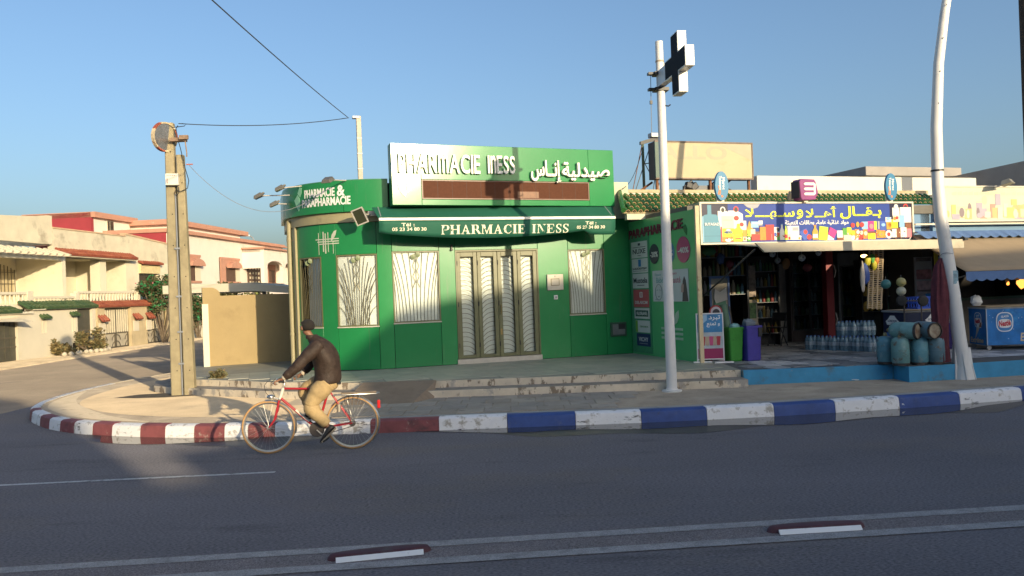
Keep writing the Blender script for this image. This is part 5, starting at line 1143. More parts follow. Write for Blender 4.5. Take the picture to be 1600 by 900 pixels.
# street wall of the second house
f2 = hempty('street_wall', 'white street wall with green tiled coping, two hooded slits and a narrow dark door', 'wall')
part(f2, 'wall', WHT, (1.4, 1.95, -.02, .2, 0, 1.92), (1.95, 2.25, -.02, .2, 0, 1.0), (1.95, 2.25, -.02, .2, 1.55, 1.92), (2.25, 3.85, -.02, .2, 0, 1.92), (3.85, 4.12, -.02, .2, 0, .95), (3.85, 4.12, -.02, .2, 1.6, 1.92), (4.12, 4.28, -.02, .2, 0, 1.92), (4.28, 5.3, -.02, .2, 1.92, 1.94), (5.3, 5.55, -.05, .22, 0, 1.94))
part(f2, 'coping', WHT, (1.36, 5.6, -.14, .25, 1.94, 2.0)); tiles(f2, 2.05, 5.55, -.20, 2.0, .28, 2.26, GTILE, .19, 2)
for a, c, z0, z1 in ((1.95, 2.25, 1.0, 1.55), (3.85, 4.12, .95, 1.6)):
    wv = part(f2, 'slit_window', WHT, (a, a + .04, .0, .18, z0, z1), (c - .04, c, .0, .18, z0, z1), ((a + c) / 2 - .03, (a + c) / 2 + .03, -.02, .18, z0, z1), (a + .04, (a + c) / 2 - .03, .16, .18, z0, z1), ((a + c) / 2 + .03, c - .04, .16, .18, z0, z1)); tiles(f2, a - .12, c + .15, -.2, z1 + .06, .0, z1 + .20, GTILE, .16, 1)
d = part(f2, 'door', GATE, (4.3, 5.28, .06, .12, .08, 1.92)); part(d, 'door_panel', GATE, (4.4, 5.18, .03, .06, 1.1, 1.85)); part(d, 'door_panel', GATE, (4.4, 5.18, .03, .06, .2, .65)); part(d, 'door_rail', IRON, (4.38, 5.2, .035, .06, .72, .80)); part(d, 'door_rail', IRON, (4.38, 5.2, .035, .06, .95, 1.02))
part(f2, 'meter_niche', DGL, (3.9, 4.2, -.03, -.021, .1, .5))
# gate with cream bars and orange coping
def bargate(lab, s0, s1, pl, pr, z1=1.86):
    f = hempty('garden_gate', lab, 'gate')
    part(f, 'gate_pier', PIERM, (pl, s0, -.1, .3, 0, 1.9)); part(f, 'gate_pier', PIERM, (s1, pr, -.1, .3, 0, 1.9))
    part(f, 'lintel', PIERM, (pl, pr, -.12, .3, 1.9, 1.98)); tiles(f, pl, pr, -.22, 1.98, .30, 2.2, OTILE, .19, 2)
    if pl > 5.9 - .5:
        for a in ([pl + .08, s1 + .15] if pr - s1 > .5 else [pl + .08]):
            part(f, 'pier_niche', WHT, (a, a + .45, -.13, -.1, .75, 1.25)); tiles(f, a - .05, a + .55, -.32, 1.34, -.10, 1.58, OTILE, .16, 1)
    mid = (s0 + s1) / 2
    for a, c in ((s0 + .02, mid - .01), (mid + .01, s1 - .02)):
        lf = part(f, 'gate_leaf', IRON, (a, a + .05, .05, .1, .06, z1), (c - .05, c, .05, .1, .06, z1), (a, c, .05, .1, .72, .78), (a, c, .05, .1, .06, .12), (a, c, .05, .1, z1 - .05, z1))
        part(lf, 'sheet', mat('gate_sheet', (.42, .37, .28), .6), (a + .05, c - .05, .10, .12, .12, z1 - .06))
        n = 6
        for i in range(n): x = a + .08 + (c - a - .16) * i / (n - 1); part(lf, 'gate_bar', CRG, (x - .02, x + .02, .03, .07, .76, z1 - .04))
        b = MB()
        for sg, cx in ((1, a + .05), (-1, c - .05)): b.tube([(cx + sg * .28 * math.sin(t * math.pi / 8), .04, .66 - .28 * (1 - math.cos(t * math.pi / 8)) * .9) for t in range(5)], .018, 5); b.tube([(cx + sg * .26 * math.cos(t * math.pi / 8), .04, .1 + .26 * math.sin(t * math.pi / 8)) for t in range(5)], .018, 5)
        b.build('scroll', IRON, lf)['kind'] = 'stuff'
bargate('garden gate of cream bars between stone piers under orange tiles', 6.15, 8.3, 5.58, 9.5)
bargate('half hidden garden gate of cream bars behind the oleander', 9.7, 11.6, 9.52, 12.0)
h3f = hempty('street_wall', 'cream street wall running on behind the oleander and the utility poles', 'wall'); part(h3f, 'wall', CRM, (12.0, 34, 0, .2, 0, 1.5))

# --- third house, blush with peach trim
h3 = hempty('peach_trim_house', 'blush white house with peach roof bands, hooded windows and arched porch', 'house')
part(h3, 'wall', PNK, (14.6, 20.8, 1.2, 9, 0, 6.0), (23.9, 31.9, 1.2, 9, 0, 6.0), (20.8, 23.9, 1.45, 9, 0, 6.0), (20.8, 23.9, 1.2, 1.45, 4.84, 6.0), (20.8, 23.9, 1.2, 1.45, 0, 3.2))
part(h3, 'end_wall', REDW, (14.5, 14.6, 1.35, 9, 4.5, 6.05)); part(h3, 'roof_band', PEACH, (14.42, 32.3, .95, 9, 6.0, 6.12)); part(h3, 'roof_band', PEACH, (14.5, 32.1, 1.05, 9, 6.12, 6.22))
part(h3, 'rooftop_wall', PNK, (17.6, 27.4, 2.6, 8, 6.2, 6.72)); part(h3, 'rooftop_band', PEACH, (17.2, 28.2, 2.3, 8.2, 6.72, 7.02))
for s0, s1 in ((15.9, 18.2), (20.9, 23.85)):
    w = part(h3, 'window', PEACH, (s0, s1, 1.12, 1.2, 4.72, 4.86), (s0, s0 + .75, 1.14, 1.2, 3.3, 4.72), (s0 + .75, s1 - .1, 1.14, 1.2, 4.25, 4.72), (s0, s1, 1.1, 1.2, 3.18, 3.3))
    b = MB(); n = 10; c = (s0 + s1) / 2 + .3; b.prism([(c - .85, 4.18)] + [(c - .85 * math.cos(math.pi * i / n), 4.18 + .42 * math.sin(math.pi * i / n)) for i in range(n + 1)] + [(c + .85, 4.18)], 1, 0, lambda x, z, k: (x, 1.14 - .32 * k, z)); b.build('hood', PEACH, w, smooth=40)
    part(w, 'shutter', BRN, (s0 + .78, s1 - .75, 1.15, 1.19, 3.3, 4.2)); part(w, 'shutter_side', WHT, (s1 - .72, s1 - .1, 1.13, 1.19, 3.3, 4.2))
# porch box with arches
def arch_wall(p, s0, s1, y0, y1, z0, z1, arches, m):
    b = MB(); xs_ = [s0]
    for a, c, zs_, r in arches:
        b.box(xs_[-1], a, y0, y1, z0, z1); n = 8; mid = (a + c) / 2; hw_ = (c - a) / 2
        pts = [(mid - hw_ * math.cos(math.pi * i / n), zs_ + r * math.sin(math.pi * i / n)) for i in range(n + 1)]
        for (xa, za), (xb, zb) in zip(pts, pts[1:]): b.hexa([(xa, y0, za), (xb, y0, zb), (xb, y1, zb), (xa, y1, za), (xa, y0, z1), (xb, y0, z1), (xb, y1, z1), (xa, y1, z1)])
        xs_.append(c)
    b.box(xs_[-1], s1, y0, y1, z0, z1); return b.build('porch_front', m, p)
arch_wall(h3, 24.4, 31.0, -.3, -.05, 1.8, 5.5, [(25.0, 27.9, 4.35, .38), (28.4, 30.4, 4.35, .38)], PNK)
part(h3, 'porch_side', PNK, (24.4, 24.6, -.05, 1.2, 4.2, 5.5)); part(h3, 'porch_side', PNK, (30.8, 31.0, -.05, 1.2, 1.8, 5.5)); part(h3, 'porch_roof', PNK, (24.4, 31.0, -.05, 1.2, 5.3, 5.5)); part(h3, 'porch_band', PEACH, (24.2, 31.3, -.5, 1.2, 5.5, 5.62)); part(h3, 'porch_wall', PNK, (25.0, 30.4, -.28, -.1, 1.8, 3.1))
d = part(h3, 'door', mat('dark_door', (.10, .06, .04), .5), (25.1, 27.3, 1.12, 1.19, 3.0, 4.5))
for i in range(4):
    for k in range(4): part(d, 'door_light', CRG, (25.3 + i * .5, 25.5 + i * .5, 1.09, 1.12, 3.2 + k * .32, 3.36 + k * .32))
w = part(h3, 'window', PEACH, (28.6, 30.2, 1.12, 1.19, 3.2, 4.6)); part(w, 'shutter', BRN, (28.8, 29.9, 1.08, 1.12, 3.3, 4.2))
h4 = hempty('arched_window_house', 'small blush house with one arched window next to the pharmacy edge', 'house')
part(h4, 'wall', PNK, (32.4, 42, 1.2, 9, 0, 5.3)); part(h4, 'roof_band', PEACH, (32.2, 42, 1.0, 9, 5.3, 5.42))
b = MB(); b.prism([(33.0, 3.2), (34.6, 3.2)] + [(33.8 + .8 * math.cos(math.pi * i / 8), 4.1 + .35 * math.sin(math.pi * i / 8)) for i in range(9)], 1, 0, lambda x, z, k: (x, 1.17 - .05 * k, z)); b.build('window', mat('pale_shutter', (.42, .34, .27), .7), h4)

# ------------------------------------------------------------------ plants
LEAFM = [mat('leaf_dark', (.040, .042, .020), .85, var=.3, scale=9, spec=.1), mat('leaf_mid', (.075, .074, .036), .85, var=.3, scale=9, spec=.1), mat('leaf_light', (.13, .125, .065), .85, var=.3, scale=9, spec=.1)]
DRYM = [mat('dry_leaf', (.16, .115, .045), .8, var=.3, scale=9), mat('dry_leaf_pale', (.25, .19, .075), .8, var=.3, scale=9), LEAFM[2]]
BARK = mat('bark', (.14, .105, .07), .9, var=.3, scale=12, bump=.4)
def leaves(b, clumps, n, size, rnd, flat_=.5, mw=(3, 4, 3)):
    for _ in range(n):
        c, r = rnd.choice(clumps); d = Vector((rnd.gauss(0, 1), rnd.gauss(0, 1), rnd.gauss(0, 1))).normalized() * (rnd.random() ** .45)
        p = Vector(c) + Vector((d.x * r[0], d.y * r[1], d.z * r[2])); u = Vector((rnd.gauss(0, 1), rnd.gauss(0, 1), rnd.gauss(0, flat_) + .3)).normalized(); v = u.orthogonal().normalized(); v = (Matrix.Rotation(rnd.uniform(0, 6.28), 3, u) @ v)
        L = size * rnd.uniform(.6, 1.3); w = L * rnd.uniform(.18, .32); t = p + u * L; mdl = p + u * L * .5
        b.add([tuple(p), tuple(mdl + v * w), tuple(t), tuple(mdl - v * w)], [(0, 1, 2, 3)], rnd.choices((0, 1, 2), mw)[0])
def bush(name, lab, cat, base, clumps, n, size, mats, seed, stems=5, group=None, stem_m=None, mw=(3, 4, 3)):
    rnd = random.Random(seed); r = empty(name, tuple(base), 0, lab, cat, group)
    b = MB()
    for i in range(stems):
        c, rr = clumps[i % len(clumps)]; e = Vector(c) + Vector((rnd.uniform(-.5, .5) * rr[0], rnd.uniform(-.5, .5) * rr[1], rr[2] * .3)); k = e * .5 + Vector((rnd.uniform(-.08, .08), rnd.uniform(-.08, .08), 0))
        s = .012 + .02 * min(1, e.z / 2); b.tube([(rnd.uniform(-.08, .08), rnd.uniform(-.08, .08), -.05), tuple(k), tuple(e)], [s * 1.6, s, s * .4], 6)
    b.build('stem', stem_m or BARK, r)['kind'] = 'stuff'
    b = MB(); leaves(b, clumps, n, size, rnd, mw=mw); o = b.build('foliage', mats, r); o['kind'] = 'stuff'
    return r
w = hw(10.5, -.55, .05); rnd = random.Random(3)
cl = [((rnd.uniform(-.85, .85), rnd.uniform(-.5, .5), rnd.uniform(1.5, 3.0)), (rnd.uniform(.28, .5), .45, rnd.uniform(.28, .5))) for _ in range(17)] + [((.75, 0, 3.2), (.25, .3, .35)), ((-.9, 0, 2.6), (.3, .3, .3)), ((.3, 0, 3.15), (.3, .3, .3)), ((-1.0, 0, 1.8), (.3, .3, .35))]
r = bush('oleander_tree', 'bushy green oleander with bare forked stems in front of the garden gates', 'tree', w, cl, 6500, .17, LEAFM, 11, 12)
b = MB(); rr = random.Random(8)
for _ in range(8): c, q = rr.choice(cl); p = Vector(c) + Vector((rr.uniform(-1, 1) * q[0], -q[1] * rr.uniform(.5, 1), rr.uniform(-.8, .8) * q[2])); b.blob(tuple(p), (.035, .035, .035), 0, 5, 3, .2)
b.build('blossom', flat('blossom_pink', (.62, .22, .25)), r)['kind'] = 'stuff'
bush('oleander_tree', 'second oleander half hidden between the utility poles and the beige wall', 'tree', hw(14.5, -.4, .05), [((rnd.uniform(-.6, .8), rnd.uniform(-.4, .4), rnd.uniform(.6, 2.6)), (.42, .4, .45)) for _ in range(12)], 2600, .17, LEAFM, 12, 7)
bush('shrub', 'dry brown low shrub in a stone bed against the white street wall', 'shrub', hw(2.6, -.45, .1), [((rnd.uniform(-.55, .55), rnd.uniform(-.15, .15), rnd.uniform(.1, .45)), (.28, .2, .2)) for _ in range(8)], 1500, .13, DRYM, 13, 8, 'shrubs in stone beds along the street wall')
bush('shrub', 'taller greenish brown shrub in a stone bed beside the narrow dark door', 'shrub', hw(4.3, -.45, .1), [((rnd.uniform(-.75, .65), rnd.uniform(-.2, .2), rnd.uniform(.15, .85)), (.3, .22, .26)) for _ in range(12)], 2600, .14, DRYM, 14, 9, 'shrubs in stone beds along the street wall', mw=(3, 3, 5))
for s0, s1, lab in ((2.0, 3.25, 'low pale stone edging round the dry brown shrub'), (3.45, 5.3, 'low pale stone edging round the taller shrub by the dark door')):
    r = hempty('planter_edge', lab, 'planter', 'stone planter edges along the street wall'); rr = random.Random(int(s0 * 10))
    n = int((s1 - s0) / .22)
    for i in range(n):
        b = MB(); x = s0 + (s1 - s0) * (i + .5) / n; y = -.95 + .12 * math.cos(math.pi * (i / (n - 1) * 2 - 1) / 1.0) * -1
        b.blob((x, y, .12), (.13, .10, .10), 0, 7, 5, .12); b.build('stone', mat('edge_stone', (.55, .48, .36), .9, var=.15, scale=5), r, smooth=60)
bush('hedge', 'bright green hedge showing above the pale carport slab', 'hedge', (-9.1, 31, 0), [((rnd.uniform(-2.2, 2.6), rnd.uniform(-.4, .4), rnd.uniform(1.2, 2.55)), (.5, .4, .4)) for _ in range(26)], 5200, .2, [LEAFM[1], LEAFM[2], mat('leaf_lime', (.17, .19, .04), .55, var=.3, scale=9)], 15, 12)
bush('weed_tuft', 'small dry weed tuft growing on the step at the rounded terrace end', 'weed', onz(341, 601, .31), [((rnd.uniform(-.12, .12), rnd.uniform(-.06, .06), rnd.uniform(.05, .26)), (.09, .07, .1)) for _ in range(7)], 420, .09, DRYM, 16, 6, mw=(3, 3, 4))
# far palm crown
r = empty('palm_tree', (-23.5, 60, -.9), 0, 'dark far palm crown peeping over the peach roof band', 'tree')
b = MB(); b.tube([(0, 0, 0), (.1, 0, 4), (0, 0, 8.2)], [.25, .2, .16], 8); b.build('trunk', BARK, r)
b = MB(); rr = random.Random(4)
for i in range(26):
    a = rr.uniform(0, 6.28); e = rr.uniform(-.2, 1.1); L = rr.uniform(.9, 1.5); P = [Vector((math.cos(a) * L * t * math.cos(e * (1 - t)), math.sin(a) * L * t * math.cos(e), 8.2 + L * (math.sin(e) * t - .55 * t * t))) for t in (0, .33, .66, 1)]
    for p, q in zip(P, P[1:]):
        sd = Vector((-math.sin(a), math.cos(a), 0)) * .14; b.add([tuple(p - sd), tuple(p + sd), tuple(q + sd * .7), tuple(q - sd * .7)], [(0, 1, 2, 3)], 0)
b.build('crown', LEAFM[0], r)['kind'] = 'stuff'
# far street lamp
r = empty('street_lamp', (-19.6, 62, 0), 0, 'tiny far street lamp with bent arm above the arched porch', 'street lamp')
b = MB(); b.tube([(0, 0, 0), (0, 0, 6.2), (-.35, 0, 6.9), (-.6, 0, 7.05)], .05, 6); b.build('pole', GREY, r); b = MB(); b.box(-1.15, -.55, -.1, .1, 7.0, 7.12); b.build('lamp_head', WHITE, r, bevel=.03)

# ------------------------------------------------------------------ beige boundary wall and carport slab
bw0, bw1 = Vector((-7.42, 19.5, 0)), Vector((-5.30, 20.45, 0)); dW = (bw1 - bw0); LW_ = dW.length; aW = math.atan2(dW.y, dW.x)
BGW = mat('beige_wall', (.355, .265, .13), .85, var=.08, scale=1.6, bump=.2, bscale=30, dirt=((.28, .205, .10), 1.3, .54, .2), dirt2=((.16, .12, .08), 4.5, .69, .05, (1, 1, .6)))
bw = empty('boundary_wall', tuple(bw0), aW, 'beige plastered boundary wall with rounded raised end left of the pharmacy', 'wall')
part(bw, 'wall', BGW, (.28, LW_, 0, .2, .43, 2.15))
b = MB(); n = 10; b.prism([(-.12, .2), (.28, .43), (.28, 2.16)] + [(.05 + .24 * math.cos(a), 2.16 + .20 * math.sin(a)) for a in [math.pi / 2 * i / n for i in range(1, n + 1)]] + [(-.12, 2.36)], 1, 0, lambda x, z, k: (x, -.02 + .24 * k, z)); b.build('end_pier', BGW, bw)
part(bw, 'pier_sunlit_end', mat('pier_sunlit_white', (.72, .66, .50), .8, var=.04), (-.14, .0, -.09, -.022, .2, 1.96))  # whiter than the wall: brightness of its sun-facing end put into the colour
cp = empty('carport', (0, 0, 0), 0, 'pale flat carport slab on dark posts behind the beige boundary wall', 'carport')
part(cp, 'slab', WHT, (-9.6, -7.1, 22.0, 25, 2.27, 2.50)); b = MB(); b.hexa([(-7.1, 22.0, 2.27), (-4.9, 22, 2.05), (-4.9, 25, 2.05), (-7.1, 25, 2.27), (-7.1, 22, 2.47), (-4.9, 22, 2.22), (-4.9, 25, 2.22), (-7.1, 25, 2.47)]); b.build('slab', WHT, cp)
for x in (-9.5, -8.2, -6.9): part(cp, 'post', IRON, (x, x + .09, 22.1, 22.2, .1, 2.27))
part(cp, 'back_wall', WHT, (-9.6, -5, 24.8, 25, 0, 1.9))
# ================================================================== POLES, CABLES, CROSS SIGN
PCON = mat('pole_concrete', (.33, .275, .165), .9, var=.16, scale=5, bump=.4, bscale=45, dirt=((.24, .20, .12), 3, .56, .15, (1, 1, .5)), dirt2=((.13, .10, .06), 9, .68, .06))
pb = onz(284, 617, .18)
up = empty('utility_pole', (pb.x - .08, pb.y, .17), R_(8), 'taller of the twin concrete utility poles, carrying the round mirror and white box', 'utility pole', 'twin concrete utility poles')
def cpole(root, h, w0, w1, d0, d1, x0, x1):
    b = MB(); n = 10; k = 6
    for i in range(n):
        a, c = i / n, (i + 1) / n; vs = []
        for t in (a, c):
            w = (w0 + (w1 - w0) * t) / 2; d = (d0 + (d1 - d0) * t) / 2; x = x0 + (x1 - x0) * t; z = h * t; ch = .018
            vs.append([(x - w + ch, -d, z), (x + w - ch, -d, z), (x + w, -d + ch, z), (x + w, d, z), (x - w, d, z), (x - w, -d + ch, z)])
        b.add(vs[0] + vs[1], [(j, (j + 1) % 6, 6 + (j + 1) % 6, 6 + j) for j in range(6)])
        if i == n - 1: b.poly(vs[1])
    b.build('shaft', PCON, root)
    b = MB()
    for z in [.5 + .62 * i for i in range(int(h / .62))]:
        t = z / h; d = (d0 + (d1 - d0) * t) / 2; x = x0 + (x1 - x0) * t; b.lathe([(.0, 0), (.012, .0), (.012, .006), (0, .006)], (x + .03, -d - .002, z), 8, axis='y', caps=False)
    b.build('bolt_hole', mat('hole_dark', (.05, .04, .03), .9), root)['kind'] = 'stuff'
cpole(up, 5.42, .205, .165, .2, .16, 0, .02)
up2 = empty('utility_pole', (pb.x + .15, pb.y + .02, .17), R_(8), 'shorter of the twin concrete utility poles, standing right against the taller one', 'utility pole', 'twin concrete utility poles')
cpole(up2, 4.78, .20, .135, .2, .15, .015, -.02)
b = MB(); b.tube([(.118, -.10, 0), (.118, -.10, 2.0), (.112, -.09, 4.0)], .016, 6); b.build('conduit', GREY, up, smooth=50)
for z in (.62, 1.25, 1.95, 2.9):
    b = MB(); b.box(.07, .17, -.13, -.08, z, z + .035); b.build('conduit_clamp', GREY, up)
# round traffic mirror
mr = empty('traffic_mirror', tuple(ony(257, 214, 15.78)), 0, 'round convex traffic mirror with rusty white and red rim on the taller utility pole', 'mirror')
Mm = Matrix.Rotation(R_(64), 4, 'Z') @ Matrix.Rotation(R_(6), 4, 'X')       # faces right and to the front
b = MB(Mm); b.lathe([(.0, -.060), (.10, -.055), (.19, -.035), (.262, .0), (.262, .02), (0, .02)], (0, 0, 0), 28, axis='y', caps=False); b.build('mirror_face', mat('mirror_face', (.42, .42, .44), .22, metal=.75, dirt=((.3, .28, .27), 5, .5, .2)), mr, smooth=50)
b = MB(Mm); n = 28
for i in range(n):
    if (i // 4) % 2: continue
    a0, a1 = math.tau * i / n, math.tau * (i + 1) / n
for i in range(n):
    a0, a1 = math.tau * i / n, math.tau * (i + 1) / n; q = []
    for r, y in ((.262, -.035), (.29, -.045), (.295, .03), (.262, .03)):
        q.append(((r * math.cos(a0), y, r * math.sin(a0)), (r * math.cos(a1), y, r * math.sin(a1))))
    for j in range(3): b.add([q[j][0], q[j][1], q[j + 1][1], q[j + 1][0]], [(0, 1, 2, 3)], 1 if (i // 3) % 3 == 0 else 0)
b.build('rim', [mat('rim_cream', (.62, .50, .32), .6, var=.2, scale=9, dirt=((.28, .12, .05), 8, .58, .1)), mat('rim_rust_red', (.36, .09, .05), .6, var=.2, scale=9)], mr)
b = MB(); b.box(.12, .42, -.06, .08, -.10, -.03); b.box(.33, .50, -.12, -.06, -.08, .0); b.tube([(.42, -.05, -.05), (.46, -.08, -.35), (.45, -.06, -.42)], .012, 5); b.build('bracket', mat('rust_orange', (.27, .18, .12), .8, var=.3, scale=9), mr)
jb = empty('junction_box', tuple(ony(270, 281, 15.82)), R_(10), 'white junction box with small labels strapped to the taller utility pole', 'electrical box')
b = MB(); b.box(-.12, .12, -.09, .05, -.115, .115); o = b.build('case', mat('box_white', (.66, .62, .54), .5, var=.05), jb, bevel=.008)
b = MB()
for i in range(5): b.box(-.09 + .035 * i, -.075 + .035 * i, -.0925, -.0903, .065, .08)
for i in range(3): b.box(-.095, -.075, -.0925, -.0903, -.01 - .035 * i, .012 - .035 * i)
b.build('cable_gland', flat('gland_red', (.25, .08, .06)), jb)['kind'] = 'stuff'
CAB = flat('cable_black', (.025, .025, .028), .5)
def cable(name, lab, pts, r=.007, sag=0, cat='cable', group=None, n=14):
    P = [Vector(p) for p in pts]; out = []
    if len(P) == 2:
        for i in range(n + 1): t = i / n; out.append(P[0].lerp(P[1], t) - Vector((0, 0, sag * 4 * t * (1 - t))))
    else: out = P
    b = MB(); b.tube(out, r, 5); o = b.build(name, CAB); tag(o, lab, cat, group); return o
ptop = ony(279, 193, 15.9); rp_top = ony(545, 184, 19.0)
cable('overhead_cable', 'black cable running level from the taller utility pole to the roof pole', [ptop, rp_top], .009, .10)
cable('overhead_cable', 'black cable rising steeply from the roof pole out over the road', [ony(543, 183, 19), ony(350, 0, 10.0) + (ony(350, 0, 10.0) - ony(543, 183, 19)) * 1.2], .009, .14)
def sagline(a, c, s, n=16): return [Vector(a).lerp(Vector(c), i / n) - Vector((0, 0, s * 4 * (i / n) * (1 - i / n))) for i in range(n + 1)]
b = MB(); b.tube(sagline(ony(295, 258, 15.95), qw(-1.75, 4.12, .13), .55), .0055, 4); b.tube(sagline(qw(-1.75, 4.12, .13), qw(-.95, 4.45, .13), -.01), .005, 4)
o = b.build('slack_wire', flat('wire_grey', (.22, .22, .23), .6)); tag(o, 'thin slack grey wire sagging from the shorter utility pole to the rounded fascia', 'cable')
P0 = ony(283, 200, 15.82)
b = MB(); b.tube([ony(x, y, 15.82) for x, y in ((278, 196), (275, 201), (277, 215), (282, 232), (289, 262), (295, 282), (293, 294), (283, 299), (275, 297), (272, 302), (276, 306), (280, 300), (279, 292))], .008, 5); b.tube([ony(x, y, 15.84) for x, y in ((264, 195), (270, 199), (280, 198), (288, 197), (291, 194), (284, 193))], .008, 5)
o = b.build('loose_cable', CAB); tag(o, 'tangle of loose black cable looping down the taller utility pole to the white box', 'cable')
b = MB(); a_ = ony(291, 257, 15.95); b.tube([a_, a_ + Vector((.13, 0, .0))], .012, 6); o = b.build('insulator_peg', flat('peg_red', (.5, .15, .1))); tag(o, 'short red peg sticking out of the shorter utility pole', 'insulator')
rp = empty('roof_pole', tuple(ony(563.5, 284, 19) - Vector((0, 0, .25))), R_(17), 'pale square post standing on the pharmacy roof behind the fascia', 'pole')
h = rp_top.z - rp.location.z + .03
b = MB(); b.box(-.055, .055, -.055, .055, 0, h); b.build('shaft', mat('pole_pale', (.50, .45, .36), .8, var=.15, scale=6), rp, bevel=.01)
b = MB(); b.box(-.14, .02, -.07, .07, h - .06, h - .01); b.build('bracket', GREY, rp)
for k in range(3):
    b = MB(); b.box(-.062, .062, -.062, .062, h * (.3 + .2 * k), h * (.3 + .2 * k) + .02); b.build('band', GREY, rp)

# pharmacy cross
cw = onz(1050, 611, .185)
cx = empty('pharmacy_cross', (cw.x, cw.y, .18), R_(7.5), 'tall white pole with an unlit dark pharmacy cross sign, on the pavement', 'sign')
PW = mat('pole_white', (.72, .70, .66), .42, var=.05, scale=4, dirt=((.45, .42, .37), 3, .62, .12, (1, 1, .3)), dirt2=((.30, .2, .12), 12, .72, .05))
zt_ = ony(1031, 65, cw.y).z - .18
b = MB(); b.tube([(0, 0, 0), (0, 0, 2.5), (0, 0, zt_)], [.092, .082, .066], 20); b.build('pole', PW, cx, smooth=50)
b = MB(); b.lathe([(.17, 0), (.17, .025), (.10, .03), (.095, .06)], (0, 0, 0), 20); b.build('base_plate', PW, cx, smooth=40)
b = MB(); b.lathe([(.072, 0), (.074, .03), (.07, .03)], (0, 0, zt_ - .36), 18); b.tube([(.07, 0, zt_ - .36), (.09, -.01, zt_ - .6)], .012, 5); b.build('clamp', mat('clamp_tan', (.40, .33, .24), .6), cx)
q = .325; zc = ony(1060, 105, cw.y - .75).z - .18; y0 = -.47
ol = [(0, q), (q, q), (q, 0), (2 * q, 0), (2 * q, q), (3 * q, q), (3 * q, 2 * q), (2 * q, 2 * q), (2 * q, 3 * q), (q, 3 * q), (q, 2 * q), (0, 2 * q)]
b = MB(); b.prism(ol, 1, 0, lambda a, z, k: (-.075 + .15 * k, y0 - a, zc - 1.5 * q + z)); b.build('cross_case', mat('cross_case', (.76, .73, .66), .35, var=.03), cx, bevel=.008)
CRX = mat('cross_led_dark', (.014, .016, .023), .75, var=.2, scale=30, spec=.12)
e = .022; ins = [(0 + e, q + e), (q + e, q + e), (q + e, e), (2 * q - e, e), (2 * q - e, q + e), (3 * q - e, q + e), (3 * q - e, 2 * q - e), (2 * q - e, 2 * q - e), (2 * q - e, 3 * q - e), (q + e, 3 * q - e), (q + e, 2 * q - e), (e, 2 * q - e)]
for sx in (-1, 1):
    b = MB(); b.prism(ins, 1, 0, lambda a, z, k: (sx * (.0762 + .004 * k), y0 - a, zc - 1.5 * q + z)); b.build('led_face', CRX, cx)
b = MB(); b.box(-.06, .06, y0 + .001, -.05, zc - .5 * q + .03, zc + .5 * q - .03); b.build('mounting_box', mat('plate_white', (.62, .62, .62), .4, var=.08), cx)
b = MB()
for zz in (zc + .10, zc - .17): b = MB(); b.box(-.12, .12, -.09, .10, zz - .03, zz + .025); b.box(-.22, -.10, -.05, .05, zz - .02, zz + .02); b.build('bracket', BLACK, cx)
b = MB(); b.tube([(-.17, 0, zc + .1), (-.18, 0, zc - .4), (-.19, .0, zc - .9)], .006, 4); b.box(-.20, -.16, -.02, .02, zc - .42, zc - .36); b.tube([(-.0, -.05, zc - .45), (.12, -.02, zc - .46), (.16, 0, zc - .43)], .012, 5); b.build('cable', BLACK, cx)

# street lamp with flared foot
lp0 = Vector((7.84, 13.99, .18))
ls = empty('street_lamp', tuple(lp0), 0, 'tall white bowed street lamp post with finned flared foot in front of the snack shop', 'street lamp')
yy = 13.97
raw = [(1506, 588), (1503, 556), (1497.5, 520), (1490, 460), (1480, 400), (1470, 340), (1465.5, 290), (1463, 200), (1466.5, 100), (1476, 20)]
pp = [ony(x, y, yy) - lp0 for x, y in raw]; d = (pp[-1] - pp[-2]); pp += [pp[-1] + d * .9 + Vector((.03, 0, 0)), pp[-1] + d * 2.0 + Vector((.22, 0, -.08)), pp[-1] + d * 2.8 + Vector((.8, -.3, -.25)), pp[-1] + d * 3.0 + Vector((1.5, -.7, -.5))]
rad = [.115, .115, .112, .107, .106, .104, .100, .094, .084, .076, .07, .062, .055, .05]
LPW = mat('lamp_post_white', (.72, .70, .66), .4, var=.04, scale=2, dirt=((.48, .46, .43), 2.5, .60, .15, (1, 1, .4)), dirt2=((.2, .13, .08), 14, .74, .05))
b = MB(); b.tube(pp, rad, 20); b.build('post', LPW, ls, smooth=60)
for k in range(6):
    a = math.tau * k / 6 + .3; dx, dy = math.cos(a), math.sin(a); t = .012
    b = MB(); px_, py_ = -dy * t, dx * t
    b.hexa([(dx * .05 + px_, dy * .05 + py_, 0), (dx * .05 - px_, dy * .05 - py_, 0), (dx * .195 - px_, dy * .195 - py_, 0), (dx * .195 + px_, dy * .195 + py_, 0),
            (dx * .05 + px_ - .05, dy * .05 + py_, .62), (dx * .05 - px_ - .05, dy * .05 - py_, .62), (dx * .118 - px_ - .05, dy * .118 - py_, .60), (dx * .118 + px_ - .05, dy * .118 + py_, .60)]); b.build('foot_fin', LPW, ls)
b = MB(); b.lathe([(.18, 0), (.15, .2), (.118, .55)], (-.0, 0, 0), 12); b.build('foot', LPW, ls, smooth=40)
b = MB()
for k in range(4):
    x, y = ((1479, 7), (1474, 59), (1469.5, 111), (1467, 161))[k]; p = ony(x, y, yy - .09) - lp0; b.blob(tuple(p), (.012, .012, .012), 0, 6, 4)
b.build('bolt', GREY, ls)['kind'] = 'stuff'
p = ony(1464.5, 268, yy) - lp0; b = MB(); b.lathe([(.1, 0), (.106, 0), (.106, .03), (.1, .03)], tuple(p), 18, caps=False); b.build('band', BLACK, ls)
p = ony(1478, 396, yy) - lp0
